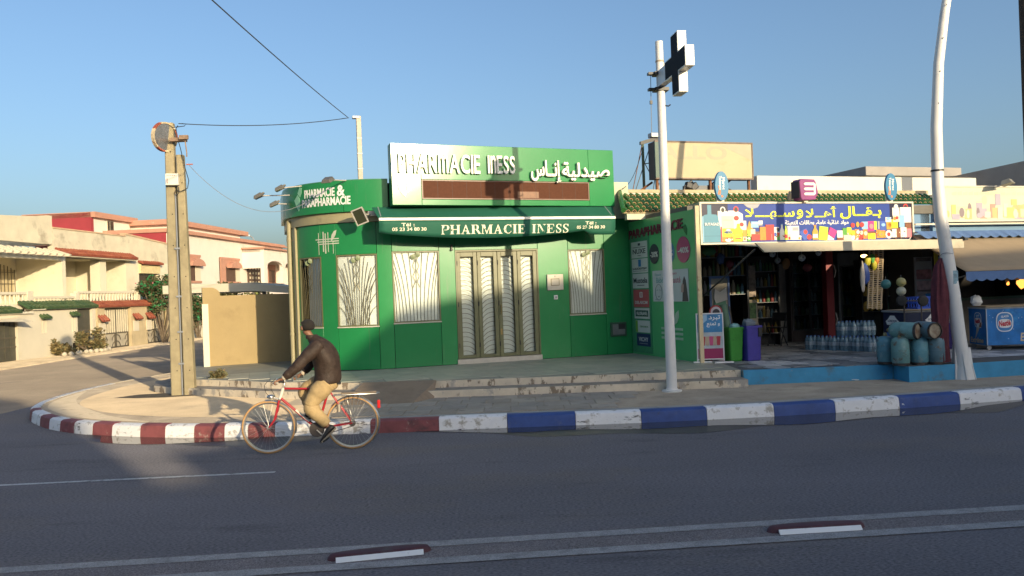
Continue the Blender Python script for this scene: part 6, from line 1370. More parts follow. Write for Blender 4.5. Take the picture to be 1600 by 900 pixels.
b = MB(); b.tube([tuple(p + Vector((.116 * math.cos(a), .116 * math.sin(a), .04 * math.sin(a * 2) + .05 * math.cos(a)))) for a in [math.tau * i / 20 for i in range(21)]], .006, 5); b.build('wire_tie', GREY, ls)
p = ony(1486, 432, yy) - lp0; b = MB()
n = 6; vs = [tuple(p + Vector((.1085 * math.sin(a), -.1085 * math.cos(a), z))) for a in [-.2 + 1.2 * i / n for i in range(n + 1)] for z in (-.13, .10)]
b.add(vs, [(2 * i, 2 * i + 2, 2 * i + 3, 2 * i + 1) for i in range(n)]); b.build('sticker', mat('sticker_teal', (.20, .32, .38), .6, var=.5, scale=25), ls)
b = MB(); tip = pp[-1]; b.box(tip.x - .05, tip.x + .6, tip.y - .35, tip.y + .05, tip.z - .06, tip.z + .05); b.build('lamp_head', GREY, ls, bevel=.03)
# maroon cloth tied to the lamp post
b = MB(); rnd = random.Random(9); n = 26; rows = [(ony(1477, 403, 13.9), .035), (ony(1474, 415, 13.9), .075), (ony(1474, 440, 13.9), .115), (ony(1473, 470, 13.9), .135), (ony(1475, 505, 13.9), .125), (ony(1476, 540, 13.9), .12), (ony(1477, 566, 13.9), .13)]
vs = []
for c, r in rows:
    for k in range(n):
        a = math.tau * k / n; q_ = r * (1 + .18 * math.sin(7 * a + c.z * 3) + .10 * math.sin(11 * a + 1)); vs.append((c.x - .02 + q_ * math.cos(a), c.y + .08 + q_ * .75 * math.sin(a), c.z))
b.add(vs, [(i * n + k, i * n + (k + 1) % n, (i + 1) * n + (k + 1) % n, (i + 1) * n + k) for i in range(len(rows) - 1) for k in range(n)] + [tuple(range(n)), tuple(range((len(rows) - 1) * n, len(rows) * n))])
o = b.build('hanging_cloth', mat('maroon_cloth', (.10, .022, .032), .9, var=.25, scale=10, bump=.2), smooth=70); tag(o, 'gathered maroon cloth tied to the bowed street lamp post', 'cloth')
# dark pole at the right edge
pe = ony(1605, 100, 19.0)
r = empty('edge_pole', (pe.x, 19.0, .44), 0, 'dark weathered wooden pole cut by the right edge of the picture', 'pole')
x0 = ony(1593, 0, 19.0).x + .17
r.location.x = x0
b = MB(); b.tube([(.0, 0, -.02), (0, 0, 4.0), (0, 0, 10.0)], [.19, .18, .165], 12); b.build('shaft', mat('dark_wood', (.05, .038, .028), .9, var=.3, scale=8, bump=.3), r, smooth=50)
# ================================================================== BICYCLE AND RIDER
fh, rh = ony(420, 668, 10.42), ony(551, 660, 10.55)
mid = (fh + rh) / 2; fwd = (fh - rh); fwd.z = 0; WB = fwd.length; BA = math.atan2(fwd.y, fwd.x)
BIKE = (mid.x, mid.y, .006)
bk = empty('bicycle', BIKE, BA, 'red city bicycle with tan tyres, mudguards and rear rack, ridden along the road', 'bicycle')
HW2 = WB / 2; WR = .342
BRED = mat('bike_red', (.38, .018, .028), .32, var=.08, scale=9, coat=.3); CHR = mat('chrome', (.62, .61, .58), .28, metal=.9, var=.08); TAN2 = mat('tan_tyre', (.50, .29, .12), .75, var=.12, scale=12, dirt=((.2, .13, .07), 6, .55, .2)); BWHT = mat('bike_white', (.72, .68, .58), .4, var=.05)
ALU = mat('alloy', (.50, .49, .46), .4, metal=.7, var=.1); RUB = flat('rubber_black', (.025, .024, .023), .7)
def wheel(x, lab):
    b = MB(); ring = lambda R, n=40: [(x + R * math.cos(math.tau * i / n), 0, WR + R * math.sin(math.tau * i / n)) for i in range(n + 1)]
    w = MB(); w.tube(ring(WR - .012), .0165, 8, caps=False); wh = w.build('wheel', TAN2, bk, smooth=60)
    w = MB(); n = 40; vs = []
    for i in range(n):
        a = math.tau * i / n
        for R, y in ((WR - .022, -.013), (WR - .022, .013), (WR - .040, .010), (WR - .040, -.010)): vs.append((x + R * math.cos(a), y, WR + R * math.sin(a)))
    w.add(vs, [(i * 4 + j, ((i + 1) % n) * 4 + j, ((i + 1) % n) * 4 + (j + 1) % 4, i * 4 + (j + 1) % 4) for i in range(n) for j in range(4)]); w.build('rim', CHR, wh, smooth=40)
    w = MB(); w.lathe([(.0, -.05), (.018, -.05), (.022, -.035), (.014, -.02), (.014, .02), (.022, .035), (.018, .05), (0, .05)], (x, 0, WR), 10, axis='y', caps=False); w.build('hub', ALU, wh, smooth=40)
    w = MB()
    for i in range(32):
        a = math.tau * i / 32; s = 1 if i % 2 else -1; t = a + (.5 if (i // 2) % 2 else -.5)
        w.tube([(x + .02 * math.cos(t), .03 * s, WR + .02 * math.sin(t)), (x + (WR - .04) * math.cos(a), 0, WR + (WR - .04) * math.sin(a))], .0013, 3)
    w.build('spokes', ALU, wh)['kind'] = 'stuff'
wheel(HW2, ''); wheel(-HW2, '')
BB = (-.08, 0, .285); SC_ = (-.245, 0, .80); HT = (.335, 0, .845); HB = (.385, 0, .70)
def tb(name, m, pts, r, parent=bk, n=10): b = MB(); b.tube(pts, r, n); return b.build(name, m, parent, smooth=60)
tb('top_tube', BRED, [SC_, (.34, 0, .835)], .0145); tb('down_tube', BRED, [BB, (.378, 0, .715)], .0175); tb('seat_tube', BRED, [BB, SC_, (-.262, 0, .845)], .016); tb('head_tube', BWHT, [HT, HB], .021)
b = MB(); b.tube([(.02, .0, .385), (.19, 0, .545)], .0182, 10); b.build('tube_decal', BWHT, bk)
for y in (-1, 1):
    tb('chain_stay', BRED, [(BB[0] - .02, .03 * y, BB[2]), (-HW2, .055 * y, WR)], .009); tb('seat_stay', BRED, [(SC_[0], .02 * y, SC_[2] - .02), (-HW2, .055 * y, WR)], .009)
    tb('fork_blade', BRED, [(.388, .035 * y, .69), (.42, .045 * y, .56), (.455, .048 * y, .44), (HW2 - .01, .05 * y, WR)], [.015, .014, .012, .010])
tb('fork_crown', CHR, [(.388, -.045, .69), (.388, .045, .69)], .016)
tb('stem', CHR, [(.335, 0, .84), (.308, 0, .955), (.34, 0, .975)], .0125)
tb('handlebar', CHR, [(.33, .29, .955), (.38, .20, .975), (.385, .08, .975), (.34, 0, .975), (.30, -.08, .975), (.25, -.20, .975), (.18, -.28, .955)], .0115)
tb('grip', RUB, [(.27, .30, .950), (.34, .285, .957)], .016); tb('grip', RUB, [(.12, -.29, .95), (.19, -.275, .957)], .016)
tb('brake_lever', CHR, [(.385, .24, .955), (.42, .27, .935), (.36, .30, .925)], .007, n=6)
tb('brake_cable', CAB, [(.42, .25, .965), (.50, .2, .955), (.55, .14, .90), (.545, .08, .80), (.49, .03, .72), (.41, 0, .68)], .0035, n=5)
tb('brake_cable', CAB, [(.40, .15, .98), (.47, .12, .93), (.48, .06, .84), (.44, .02, .74)], .0035, n=5)
b = MB(); b.blob((.50, .0, .735), (.055, .05, .03), 0, 10, 6); b.tube([(.39, 0, .70), (.47, 0, .725)], .007, 6); b.build('front_lamp', CHR, bk, smooth=60)
def guard(x, a0, a1, m, w=.025, R=WR + .014):
    b = MB(); n = 18; vs = []
    for i in range(n + 1):
        a = a0 + (a1 - a0) * i / n
        for rr, y in ((R - .016, -w), (R, -w * .6), (R + .004, 0), (R, w * .6), (R - .016, w)): vs.append((x + rr * math.cos(a), y, WR + rr * math.sin(a)))
    b.add(vs, [(i * 5 + j, (i + 1) * 5 + j, (i + 1) * 5 + j + 1, i * 5 + j + 1) for i in range(n) for j in range(4)]); return b.build('mudguard', m, bk, smooth=60)
guard(HW2, R_(85), R_(196), CHR); guard(-HW2, R_(-22 + 180 + 0), R_(40), CHR); guard(-HW2, R_(158), R_(228), CHR)
for a in (R_(165), R_(40)):
    x = HW2 if a > 2 and False else -HW2
tb('mudguard_stay', CHR, [(-HW2, .06, WR), (-HW2 - .33, .02, WR + .10)], .003, n=5); tb('mudguard_stay', CHR, [(HW2, .06, WR), (HW2 - .345, .02, WR - .07)], .003, n=5)
rk = tb('rack', CHR, [(-.30, .05, .715), (-.86, .06, .715), (-.90, 0, .72), (-.86, -.06, .715), (-.30, -.05, .715)], .007, n=6)
for i in range(5): tb('rack_bar', CHR, [(-.42 - .1 * i, -.055, .715), (-.42 - .1 * i, .055, .715)], .005, rk, 5)
for dx in (.06, 0, -.06, -.13): tb('rack_strut', CHR, [(-HW2 + .0 + dx * .1, .065, WR + .01), (-HW2 + dx * 1.0 + .02, .06, .715)], .005, rk, 5)
b = MB(); b.box(-.86, -.40, -.05, .05, .722, .745); b.build('rack_board', mat('rack_board', (.22, .17, .12), .8, var=.2, scale=9), rk, bevel=.01)
b = MB(); b.box(-.905, -.865, -.035, .035, .515, .625); b.build('rear_reflector', mat('reflector_red', (.55, .02, .02), .25), bk, bevel=.012)
b = MB(); b.tube([(-.37, .05, .50), (-.37, .05, .60)], .028, 10); b.tube([(-.41, .03, .55), (-.37, .05, .55)], .01, 6); b.build('dynamo', mat('dynamo', (.35, .31, .25), .5, metal=.5), bk, smooth=40)
b = MB(); b.lathe([(.0, -.004), (.095, -.004), (.098, 0), (.095, .004), (0, .004)], (BB[0], .05, BB[2]), 24, axis='y', caps=False); b.build('chainring', mat('chainring_dark', (.12, .10, .09), .5, metal=.5), bk, smooth=30)
b = MB(); b.hexa([(BB[0] - .0, .042, BB[2] + .085), (BB[0] + .02, .042, BB[2] + .11), (-.16, .042, BB[2] + .13), (-HW2 + .05, .042, WR + .06), (BB[0], .062, BB[2] + .085), (BB[0] + .02, .062, BB[2] + .11), (-.16, .062, BB[2] + .13), (-HW2 + .05, .062, WR + .06)]) if False else None
tb('chain', mat('chain', (.10, .08, .06), .5, metal=.6), [(BB[0], .05, BB[2] + .095), (-HW2, .05, WR + .04), (-HW2 - .04, .05, WR), (-HW2, .05, WR - .04), (BB[0], .05, BB[2] - .095)], .005, n=5)
b = MB(); b.lathe([(.0, -.004), (.045, -.004), (.045, .004), (0, .004)], (-HW2, .05, WR), 14, axis='y', caps=False); b.build('sprocket', mat('chainring_dark', (.12, .10, .09)), bk)
P1 = (-.205, .14, .165); P2 = (.045, -.14, .405)
tb('crank', ALU, [(BB[0], .075, BB[2]), (P1[0], .085, P1[2])], .011, n=6); tb('crank', ALU, [(BB[0], -.075, BB[2]), (P2[0], -.085, P2[2])], .011, n=6)
for p, s in ((P1, 1), (P2, -1)): b = MB(Matrix.Translation(p) @ Matrix.Rotation(R_(35 if s > 0 else 8), 4, 'Y')); b.box(-.045, .045, -.045, .045, -.012, .012); b.build('pedal', RUB, bk, bevel=.004)
b = MB(); vs = []
for i, (x, w, z) in enumerate([(-.40, .07, .885), (-.34, .085, .90), (-.26, .05, .90), (-.17, .025, .895), (-.12, .018, .885)]): vs += [(x, -w, z - .03), (x, -w * .7, z), (x, w * .7, z), (x, w, z - .03)]
b.add(vs, [(i * 4 + j, (i + 1) * 4 + j, (i + 1) * 4 + j + 1, i * 4 + j + 1) for i in range(4) for j in range(3)] + [(0, 1, 2, 3), (16, 17, 18, 19)]); b.build('saddle', RUB, bk, smooth=60)
tb('seat_post', CHR, [(-.262, 0, .84), (-.27, 0, .88)], .012)

# ---- the rider: one skinned body, clothes over it
pr = empty('person', BIKE, BA, 'man in dark brown jacket and khaki trousers riding the red bicycle, looking away', 'person')
SKIN = mat('skin', (.235, .115, .065), .55, var=.08, scale=20, bump=.05)
def skin(name, nodes, edges, m, parent, root=0, sub=2):
    me = bpy.data.meshes.new(name); me.from_pydata([n[0] for n in nodes], edges, []); me.materials.append(m)
    o = bpy.data.objects.new(name, me); COL.objects.link(o); o.parent = parent
    md = o.modifiers.new('skin', 'SKIN'); md.use_smooth_shade = True; md.branch_smoothing = .6
    sv = me.skin_vertices[0].data
    for i, nd in enumerate(nodes):
        r = nd[1]; sv[i].radius = r if isinstance(r, tuple) else (r, r); sv[i].use_root = (i == root)
    ss = o.modifiers.new('subdivision', 'SUBSURF'); ss.levels = ss.render_levels = sub
    return o
N = []; E_ = []
def nd(p, r, link=None):
    N.append((p, r)); i = len(N) - 1
    if link is not None: E_.append((link, i))
    return i
pel = nd((-.24, 0, .93), (.10, .12)); sp1 = nd((-.235, 0, 1.08), (.09, .11), pel); sp2 = nd((-.20, 0, 1.25), (.10, .12), sp1); che = nd((-.13, 0, 1.38), (.085, .11), sp2); nk = nd((-.045, -.005, 1.475), .054, che); nk2 = nd((-.015, -.01, 1.525), .053, nk)
hd0 = nd((.005, -.012, 1.575), (.072, .066), nk2); hd1 = nd((.015, -.016, 1.63), (.085, .075), hd0); hd2 = nd((.012, -.016, 1.68), (.07, .062), hd1)
fx, fy = .75, -.66     # the way the face looks: forward and away from the camera
jaw = nd((.005 + fx * .075, -.012 + fy * .075, 1.555), .026, hd0); nose = nd((.015 + fx * .105, -.016 + fy * .105, 1.612), .013, hd1)
def hand(i, wr, pd, fd, up, s):
    """palm and five bent fingers that close round the grip"""
    wr, pd, fd, up = Vector(wr), Vector(pd).normalized(), Vector(fd).normalized(), Vector(up).normalized()
    pm = wr + pd * .055; k = nd(tuple(pm), (.026, .022), i); kn = nd(tuple(pm + pd * .03), (.026, .020), k)
    for q in range(4):
        o = fd * (.026 - .0175 * q); L = (.030, .034, .032, .025)[q]
        a = nd(tuple(pm + pd * .048 + o), .0095, kn); c = nd(tuple(pm + pd * (.05 + L * .55) + o - up * L * .7), .0088, a); nd(tuple(pm + pd * (.05 - L * .15) + o - up * L * 1.35), .008, c)
    t = nd(tuple(wr + pd * .035 + fd * .032 - up * .012), .0115, k); nd(tuple(wr + pd * .07 + fd * .034 - up * .034), .0098, t)
shN = nd((-.11, .16, 1.375), .058, che); elN = nd((.115, .265, 1.125), .042, shN); wrN = nd((.285, .285, .992), .026, elN); hand(wrN, (.29, .285, .99), (1, 0, -.35), (0, -1, 0), (.2, 0, 1), 1)
shF = nd((-.07, -.16, 1.375), .058, che); elF = nd((.01, -.28, 1.13), .042, shF); wrF = nd((.125, -.285, .992), .026, elF); hand(wrF, (.13, -.285, .99), (1, 0, -.35), (0, 1, 0), (.2, 0, 1), -1)
hpN = nd((-.225, .085, .90), .085, pel); knN = nd((-.015, .125, .60), .058, hpN); anN = nd((-.235, .12, .325), .036, knN); hlN = nd((-.265, .13, .27), .030, anN); toN = nd((-.16, .145, .185), .024, hlN)
hpF = nd((-.225, -.085, .90), .085, pel); knF = nd((.075, -.125, .80), .058, hpF); anF = nd((-.015, -.12, .50), .036, knF); hlF = nd((-.035, -.13, .445), .030, anF); toF = nd((.085, -.145, .425), .024, hlF)
skin('body', N, E_, SKIN, pr)
HAIR = mat('hair_black', (.018, .014, .011), .9, var=.3, scale=60, bump=.5, bscale=140)
b = MB(); bm = bmesh.new(); bmesh.ops.create_uvsphere(bm, u_segments=18, v_segments=12, radius=1)
for v in bm.verts:
    fc = v.co.x * fx + v.co.y * fy; rr = 1 + .03 * math.sin(v.co.x * 9) * math.sin(v.co.z * 8)
    z = v.co.z; cut = -.62 + (.95 if fc > .25 else 0) + .3 * max(0, fc)
    z = max(z, cut); v.co = Vector((.004 - fx * .008 + v.co.x * .093 * rr, -.014 - fy * .008 + v.co.y * .090 * rr, 1.638 + z * .088))
b.add([tuple(v.co) for v in bm.verts], [tuple(v.index for v in f.verts) for f in bm.faces]); bm.free(); b.build('hair', HAIR, pr, smooth=80)
b = MB(); b.blob((.012 - fy * .079 * 1.0, -.014 + fx * .079, 1.615), (.018, .012, .030), 0, 8, 6); b.build('ear', SKIN, pr, smooth=80)
b = MB(); b.blob((.012 + fy * .079, -.018 - fx * .079, 1.615), (.018, .012, .030), 0, 8, 6); b.build('ear', SKIN, pr, smooth=80)
for sg in (-1, 1):
    ex, ey = .015 + fx * .083 - fy * .030 * sg, -.016 + fy * .083 + fx * .030 * sg
    b = MB(); b.blob((ex, ey, 1.632), (.011, .011, .008), 0, 8, 6); b.build('eye', flat('eye_white', (.6, .57, .52), .3), pr, smooth=80)
b = MB(); b.blob((.005 + fx * .094, -.014 + fy * .094, 1.578), (.012, .020, .006), 0, 8, 5); b.build('mouth', flat('lips', (.20, .07, .06), .5), pr, smooth=80)
# jacket
JK = mat('jacket_brown', (.042, .027, .020), .62, var=.3, scale=12, bump=.6, bscale=22, spec=.3, dirt=((.075, .05, .038), 7, .56, .2))
def loft(rows, n=22, wr=0.0, seed=1):
    """rows: centre, half depth (x), half width (y), tilt; closed rings with small folds"""
    vs = []; rnd = random.Random(seed); ph = [rnd.uniform(0, 6) for _ in range(4)]
    for i, (c, a, w, tilt) in enumerate(rows):
        for k in range(n):
            t = math.tau * k / n; f = 1 + wr * (math.sin(3 * t + i * 1.3 + ph[0]) * .5 + math.sin(7 * t - i * 2.1 + ph[1]) * .35 + math.sin(11 * t + i * 3.3 + ph[2]) * .2)
            x, y = a * f * math.cos(t), w * f * math.sin(t); vs.append((c[0] + x * math.cos(tilt), c[1] + y, c[2] - x * math.sin(tilt)))
    m = len(rows); return vs, [(i * n + k, i * n + (k + 1) % n, (i + 1) * n + (k + 1) % n, (i + 1) * n + k) for i in range(m - 1) for k in range(n)] + [tuple(range(n))[::-1], tuple(range((m - 1) * n, m * n))]
rows = [((-.225, 0, .865), .165, .195, .05), ((-.225, 0, .89), .180, .210, .05), ((-.235, 0, .94), .178, .208, .0), ((-.24, 0, 1.01), .170, .20, -.05), ((-.238, 0, 1.09), .176, .205, -.1), ((-.23, 0, 1.17), .180, .215, -.05), ((-.21, 0, 1.25), .178, .222, .1), ((-.175, 0, 1.33), .158, .22, .3), ((-.135, 0, 1.40), .122, .188, .45), ((-.09, 0, 1.45), .085, .112, .55), ((-.06, -.003, 1.482), .070, .075, .55), ((-.048, -.003, 1.50), .066, .068, .55)]
vs, fs = loft(rows, 30, .055, 3); b = MB(); b.add(vs, fs); jk = b.build('jacket', JK, pr, smooth=80); jk.modifiers.new('subdivision', 'SUBSURF').render_levels = 1
def sleeve(pts, rs, seed, m=JK, name='sleeve'):
    P = []; R2 = []; rnd = random.Random(seed)
    for i in range(len(pts) - 1):
        a, c = Vector(pts[i]), Vector(pts[i + 1])
        for q in range(4): t = q / 4; P.append(a.lerp(c, t)); R2.append((rs[i] + (rs[i + 1] - rs[i]) * t) * (1 + rnd.uniform(-.10, .08)))
    P.append(Vector(pts[-1])); R2.append(rs[-1])
    b = MB(); b.tube(P, R2, 14); o = b.build(name, m, jk if name == 'sleeve' else pr, smooth=80); o.modifiers.new('subdivision', 'SUBSURF').render_levels = 1; return o
sleeve([(-.15, .13, 1.395), (-.105, .185, 1.345), (.02, .235, 1.23), (.12, .268, 1.125), (.20, .278, 1.06), (.275, .285, 1.0)], [.100, .098, .084, .074, .062, .050], 1)
sleeve([(-.11, -.13, 1.395), (-.07, -.185, 1.345), (-.03, -.24, 1.23), (.012, -.282, 1.13), (.06, -.284, 1.06), (.10, -.285, 1.01)], [.098, .094, .080, .070, .060, .050], 2)
sleeve([(.092, -.285, 1.017), (.135, -.286, .985)], [.040, .036], 5, mat('cuff_pale', (.55, .47, .36), .8), 'cuff'); sleeve([(.262, .284, 1.012), (.292, .286, .988)], [.040, .034], 6, MATS['cuff_pale'], 'cuff')
b = MB(); b.lathe([(.066, -.02), (.074, .0), (.072, .03), (.064, .035)], (-.045, -.003, 1.485), 18, caps=False); b.build('collar', JK, jk, smooth=60)
b = MB(); b.box(-.07, -.062, .17, .178, .985, 1.02); b.build('zip_pull', CHR, jk)
# trousers
TR = mat('khaki_trousers', (.42, .30, .145), .85, var=.14, scale=10, bump=.55, bscale=20, dirt=((.34, .24, .115), 5, .54, .2)); TR2 = TR
def leg(pts, rs, seed, n=18):
    rnd = random.Random(seed); P = []; R2 = []
    for i in range(len(pts) - 1):
        a, c = Vector(pts[i]), Vector(pts[i + 1])
        for q in range(4): t = q / 4; P.append(a.lerp(c, t) + Vector((rnd.uniform(-.008, .008), rnd.uniform(-.006, .006), 0))); R2.append((rs[i] + (rs[i + 1] - rs[i]) * t) * (1 + rnd.uniform(-.09, .08)))
    P.append(Vector(pts[-1])); R2.append(rs[-1]); return P, R2
vs, fs = loft([((-.235, 0, .78), .10, .12, 0), ((-.235, 0, .83), .145, .17, 0), ((-.22, 0, .90), .150, .180, 0), ((-.22, 0, .96), .14, .17, 0)], 18, .02, 6)
b = MB(); b.add(vs, fs); tr = b.build('trousers', TR, pr, smooth=80); tr.modifiers.new('subdivision', 'SUBSURF').render_levels = 1
for pts, rs, sd in (([(-.24, .085, .90), (-.15, .115, .80), (-.03, .13, .65), (-.015, .13, .585), (-.09, .128, .50), (-.17, .125, .41), (-.225, .122, .35)], [.135, .132, .105, .102, .092, .078, .066], 1), ([(-.24, -.085, .90), (-.08, -.115, .86), (.06, -.125, .815), (.085, -.125, .77), (.05, -.122, .66), (.01, -.12, .56), (-.01, -.12, .51)], [.125, .115, .09, .088, .08, .072, .064], 2)):
    P, R2 = leg(pts, rs, sd); b = MB(); b.tube(P, R2, 16); o = b.build('trouser_leg', TR, tr, smooth=80); o.modifiers.new('subdivision', 'SUBSURF').render_levels = 1
SHO = mat('shoe_black', (.022, .020, .020), .5, var=.2, scale=12); SOLE = mat('shoe_sole', (.30, .25, .18), .8, var=.15, scale=12)
def shoe(heel, toe, name='shoe'):
    h, t = Vector(heel), Vector(toe); ax = (t - h).normalized(); upv = Vector((0, 1, 0)).cross(ax) * -1
    if upv.z < 0: upv = -upv
    M = Matrix((ax, Vector((0, 1, 0)), upv)).transposed().to_4x4(); M.translation = h; L = (t - h).length
    vs = []; n = 14
    for x, w, z in ((-.035, .018, .045), (-.02, .034, .075), (.03, .037, .085), (.09, .037, .065), (.15, .042, .045), (L, .036, .030), (L + .03, .018, .018)):
        for k in range(n): a = math.tau * k / n; vs.append((x, w * math.cos(a), max(.004, z * .5 + z * .5 * math.sin(a))))
    b = MB(M); b.add(vs, [(i * n + k, i * n + (k + 1) % n, (i + 1) * n + (k + 1) % n, (i + 1) * n + k) for i in range(6) for k in range(n)] + [tuple(range(n)), tuple(range(6 * n, 7 * n))]); s = b.build(name, SHO, pr, smooth=80)
    b = MB(M); b.prism([(-.04, -.022), (-.02, -.036), (.08, -.036), (.16, -.044), (L + .01, -.036), (L + .035, 0), (L + .01, .036), (.16, .044), (.08, .036), (-.02, .036), (-.04, .022)], 1, 0, lambda x, y, k: (x, y, -.018 + .021 * k)); b.build('sole', SOLE, s)
    return s
shoe((-.30, .135, .285), (-.155, .142, .150)); shoe((-.055, -.135, .435), (.095, -.142, .418))
for a, z in (((-.245, .122, .325), (-.262, .128, .30)), ((-.02, -.12, .50), (-.03, -.125, .465))): b = MB(); b.tube([a, z], [.040, .036], 10); b.build('sock', flat('sock_dark', (.05, .04, .04), .9), pr, smooth=60)
# ================================================================== THINGS IN AND BEFORE THE GROCERY
def W3(s, t, z=.445): return tuple(sw(s, t, z))
# gas bottles
GB = [mat('gas_bottle_%d' % i, c, .5, var=.15, scale=7, metal=.1, dirt=((.13, .085, .055), 6, .56, .08), dirt2=((.26, .34, .34), 5, .57, .10)) for i, c in enumerate([(.10, .25, .31), (.13, .27, .27), (.11, .28, .34), (.09, .17, .21)])]
GCAP = mat('gas_bottle_foot', (.06, .05, .045), .7, var=.3, scale=9, dirt=((.17, .09, .05), 6, .55, .12)); GPLATE = mat('gas_bottle_base', (.30, .26, .19), .7, var=.3, scale=7, dirt=((.18, .10, .06), 4, .5, .15))
def gas(loc, m, lab, rz=0, lying=None):
    r = empty('gas_bottle', loc, rz, lab, 'gas bottle', 'gas bottles on the blue plinth')
    if lying is not None: r.rotation_euler = Vector(lying).to_track_quat('Z', 'Y').to_euler()
    k = 1.0
    b = MB(); b.lathe([(.0, .035), (.128, .035), (.147, .06), (.149, .24), (.153, .243), (.153, .252), (.149, .255), (.147, .40), (.132, .455), (.095, .488), (.04, .50)], (0, 0, 0), 26); b.build('tank', m, r, smooth=50)
    b = MB(); b.lathe([(.128, .0), (.137, .0), (.140, .045), (.128, .045)], (0, 0, 0), 26, caps=False); b.lathe([(0, .034), (.128, .034), (.128, .03), (0, .026)], (0, 0, 0), 26, 1, caps=False); b.build('foot_ring', [GCAP, GPLATE], r, smooth=40)
    b = MB(); b.lathe([(.035, .495), (.035, .54), (.02, .56), (.0, .56)], (0, 0, 0), 12, caps=False); b.build('valve', mat('valve_brass', (.30, .24, .12), .45, metal=.6), r, smooth=40)
    for a in range(4):
        b = MB(); w = math.tau * a / 4 + .5; b.box(-.045, .045, -.003, .003, .008, .026); o = b.build('foot_slot', flat('slot_dark', (.012, .012, .012)), r); o.location = (.1415 * math.cos(w), .1415 * math.sin(w), 0); o.rotation_euler = (0, 0, w + math.pi / 2)
    return r
def gz(px, py): p = onz(px, py, .455); return (p.x, p.y + .10, .453)
gas(gz(1388.5, 569), GB[0], 'standing blue gas bottle at the left end of the row, half hidden by its neighbour')
gas(gz(1412, 571.5), GB[1], 'greenish worn standing gas bottle second from the freezer corner')
gas(gz(1441.5, 570), GB[2], 'brightest blue standing gas bottle with clean seam, in front of the hand truck')
gas(gz(1468, 569.5), GB[3], 'dull grey blue standing gas bottle next to the bowed lamp post')
pA = onz(1425, 571, .455); gas((pA.x + .10, pA.y - .08, .453 + .60), GB[1], 'gas bottle lying on top of the others with its pale round base showing', lying=(-.60, .80, .02))
pB = onz(1457, 571, .455); gas((pB.x + .07, pB.y - .02, .453 + .60), GB[3], 'dark gas bottle lying on top beside the one with the pale base', lying=(-.25, .97, .02))
# hand truck
ht = empty('hand_truck', (ony(1425, 500, 14.75).x, 14.75, .45), R_(4), 'old hand truck with two black wheels standing upside down behind the gas bottles', 'hand truck')
def tr_(x, y): p = ony(x, y, 14.75); return (p.x - ht.location.x, 0, p.z - .45)
RST = mat('truck_steel', (.08, .065, .055), .6, var=.3, scale=9)
for x in (1412, 1440): b = MB(); b.tube([tr_(x, 470), tr_(x + 1, 510), (tr_(x + 4, 560)[0], 0, .0)], .014, 6); b.build('frame_rail', RST, ht)
b = MB(); b.tube([tr_(1404, 470), tr_(1448, 470)], .012, 6); b.build('axle', RST, ht)
b = MB(); b.tube([tr_(1438, 516), tr_(1455, 548)], .012, 6); b.build('brace', RST, ht)
for x in (1408, 1443):
    p = tr_(x, 470); b = MB(); b.lathe([(.0, -.03), (.055, -.03), (.09, -.025), (.10, -.012), (.10, .012), (.09, .025), (.055, .03), (0, .03)], p, 20, axis='y', caps=False); w = b.build('wheel', RUB, ht, smooth=40)
    b = MB(); b.lathe([(.0, -.034), (.05, -.034), (.05, -.0305), (0, -.0305)], p, 14, axis='y', caps=False); b.build('hub', mat('hub_grey', (.16, .15, .14), .5), w)
# chest freezer with white plaques
fc = ony(1413, 491, 15.0)
fz = empty('chest_freezer', (fc.x, 15.0, .445), TH - R_(6), 'dark navy chest freezer with white arched name plaques behind the gas bottles', 'freezer')
FNV = mat('freezer_navy', (.014, .020, .055), .35, var=.1); CRD = mat('cardboard', (.36, .27, .17), .85, var=.12, scale=6, dirt=((.25, .10, .07), 9, .6, .08))
b = MB(); b.box(0, .95, 0, .62, .06, .88); b.build('body', FNV, fz, bevel=.015)
b = MB(); b.box(-.02, .97, -.02, .64, .88, .915); b.build('lid', mat('freezer_lid', (.30, .31, .32), .4), fz, bevel=.01)
b = MB(); b.hexa([(-.04, -.05, .917), (.93, -.06, .917), (.99, .5, .917), (.02, .55, .917), (-.04, -.05, .930), (.93, -.06, .935), (.99, .5, .93), (.02, .55, .928)]); b.build('cardboard_sheet', CRD, fz)
pl = [(-.16, 0), (.16, 0), (.20, .07), (.13, .11), (.09, .15), (.06, .18), (-.06, .18), (-.09, .15), (-.13, .11), (-.20, .07)]
b = MB(); b.prism(pl, 1, 0, lambda x, z, k: (.62 + x * .9, -.001 - .006 * k, .66 + z)); o = b.build('name_plaque', WHITE, fz); b = MB(); put_text(b, 'LONDON', .50, .74, .715, .76, lambda x, y, d: (x, -.0072 - d, y), .02, .002); b.build('lettering', NV, o)
b = MB(); b.prism(pl, 1, 0, lambda x, z, k: (-.001 - .006 * k, .34 - x * .95, .64 + z)); o = b.build('name_plaque', WHITE, fz); b = MB(); put_text(b, 'LONDON', -.125, .125, .695, .74, lambda x, y, d: (-.0072 - d, .34 - x, y), .02, .002); b.build('lettering', NV, o)
b = MB(); b.prism([(.22 * math.cos(a), .22 * math.sin(a)) for a in [math.tau * i / 20 for i in range(20)]], 1, 0, lambda x, z, k: (-.001 - .004 * k, .40 + x, .30 + z)); b.prism([(-.12, -.05), (-.03, -.09), (.02, .05), (-.06, .10), (-.12, .04)], 1, 1, lambda x, z, k: (-.0052 - .004 * k, .34 + x, .30 + z)); b.prism([(.02, -.08), (.1, -.05), (.09, .05), (.03, .07)], 1, 1, lambda x, z, k: (-.0052 - .004 * k, .38 + x, .30 + z)); b.build('round_picture', [flat('pic_blue', (.06, .16, .38)), WHITE], fz)
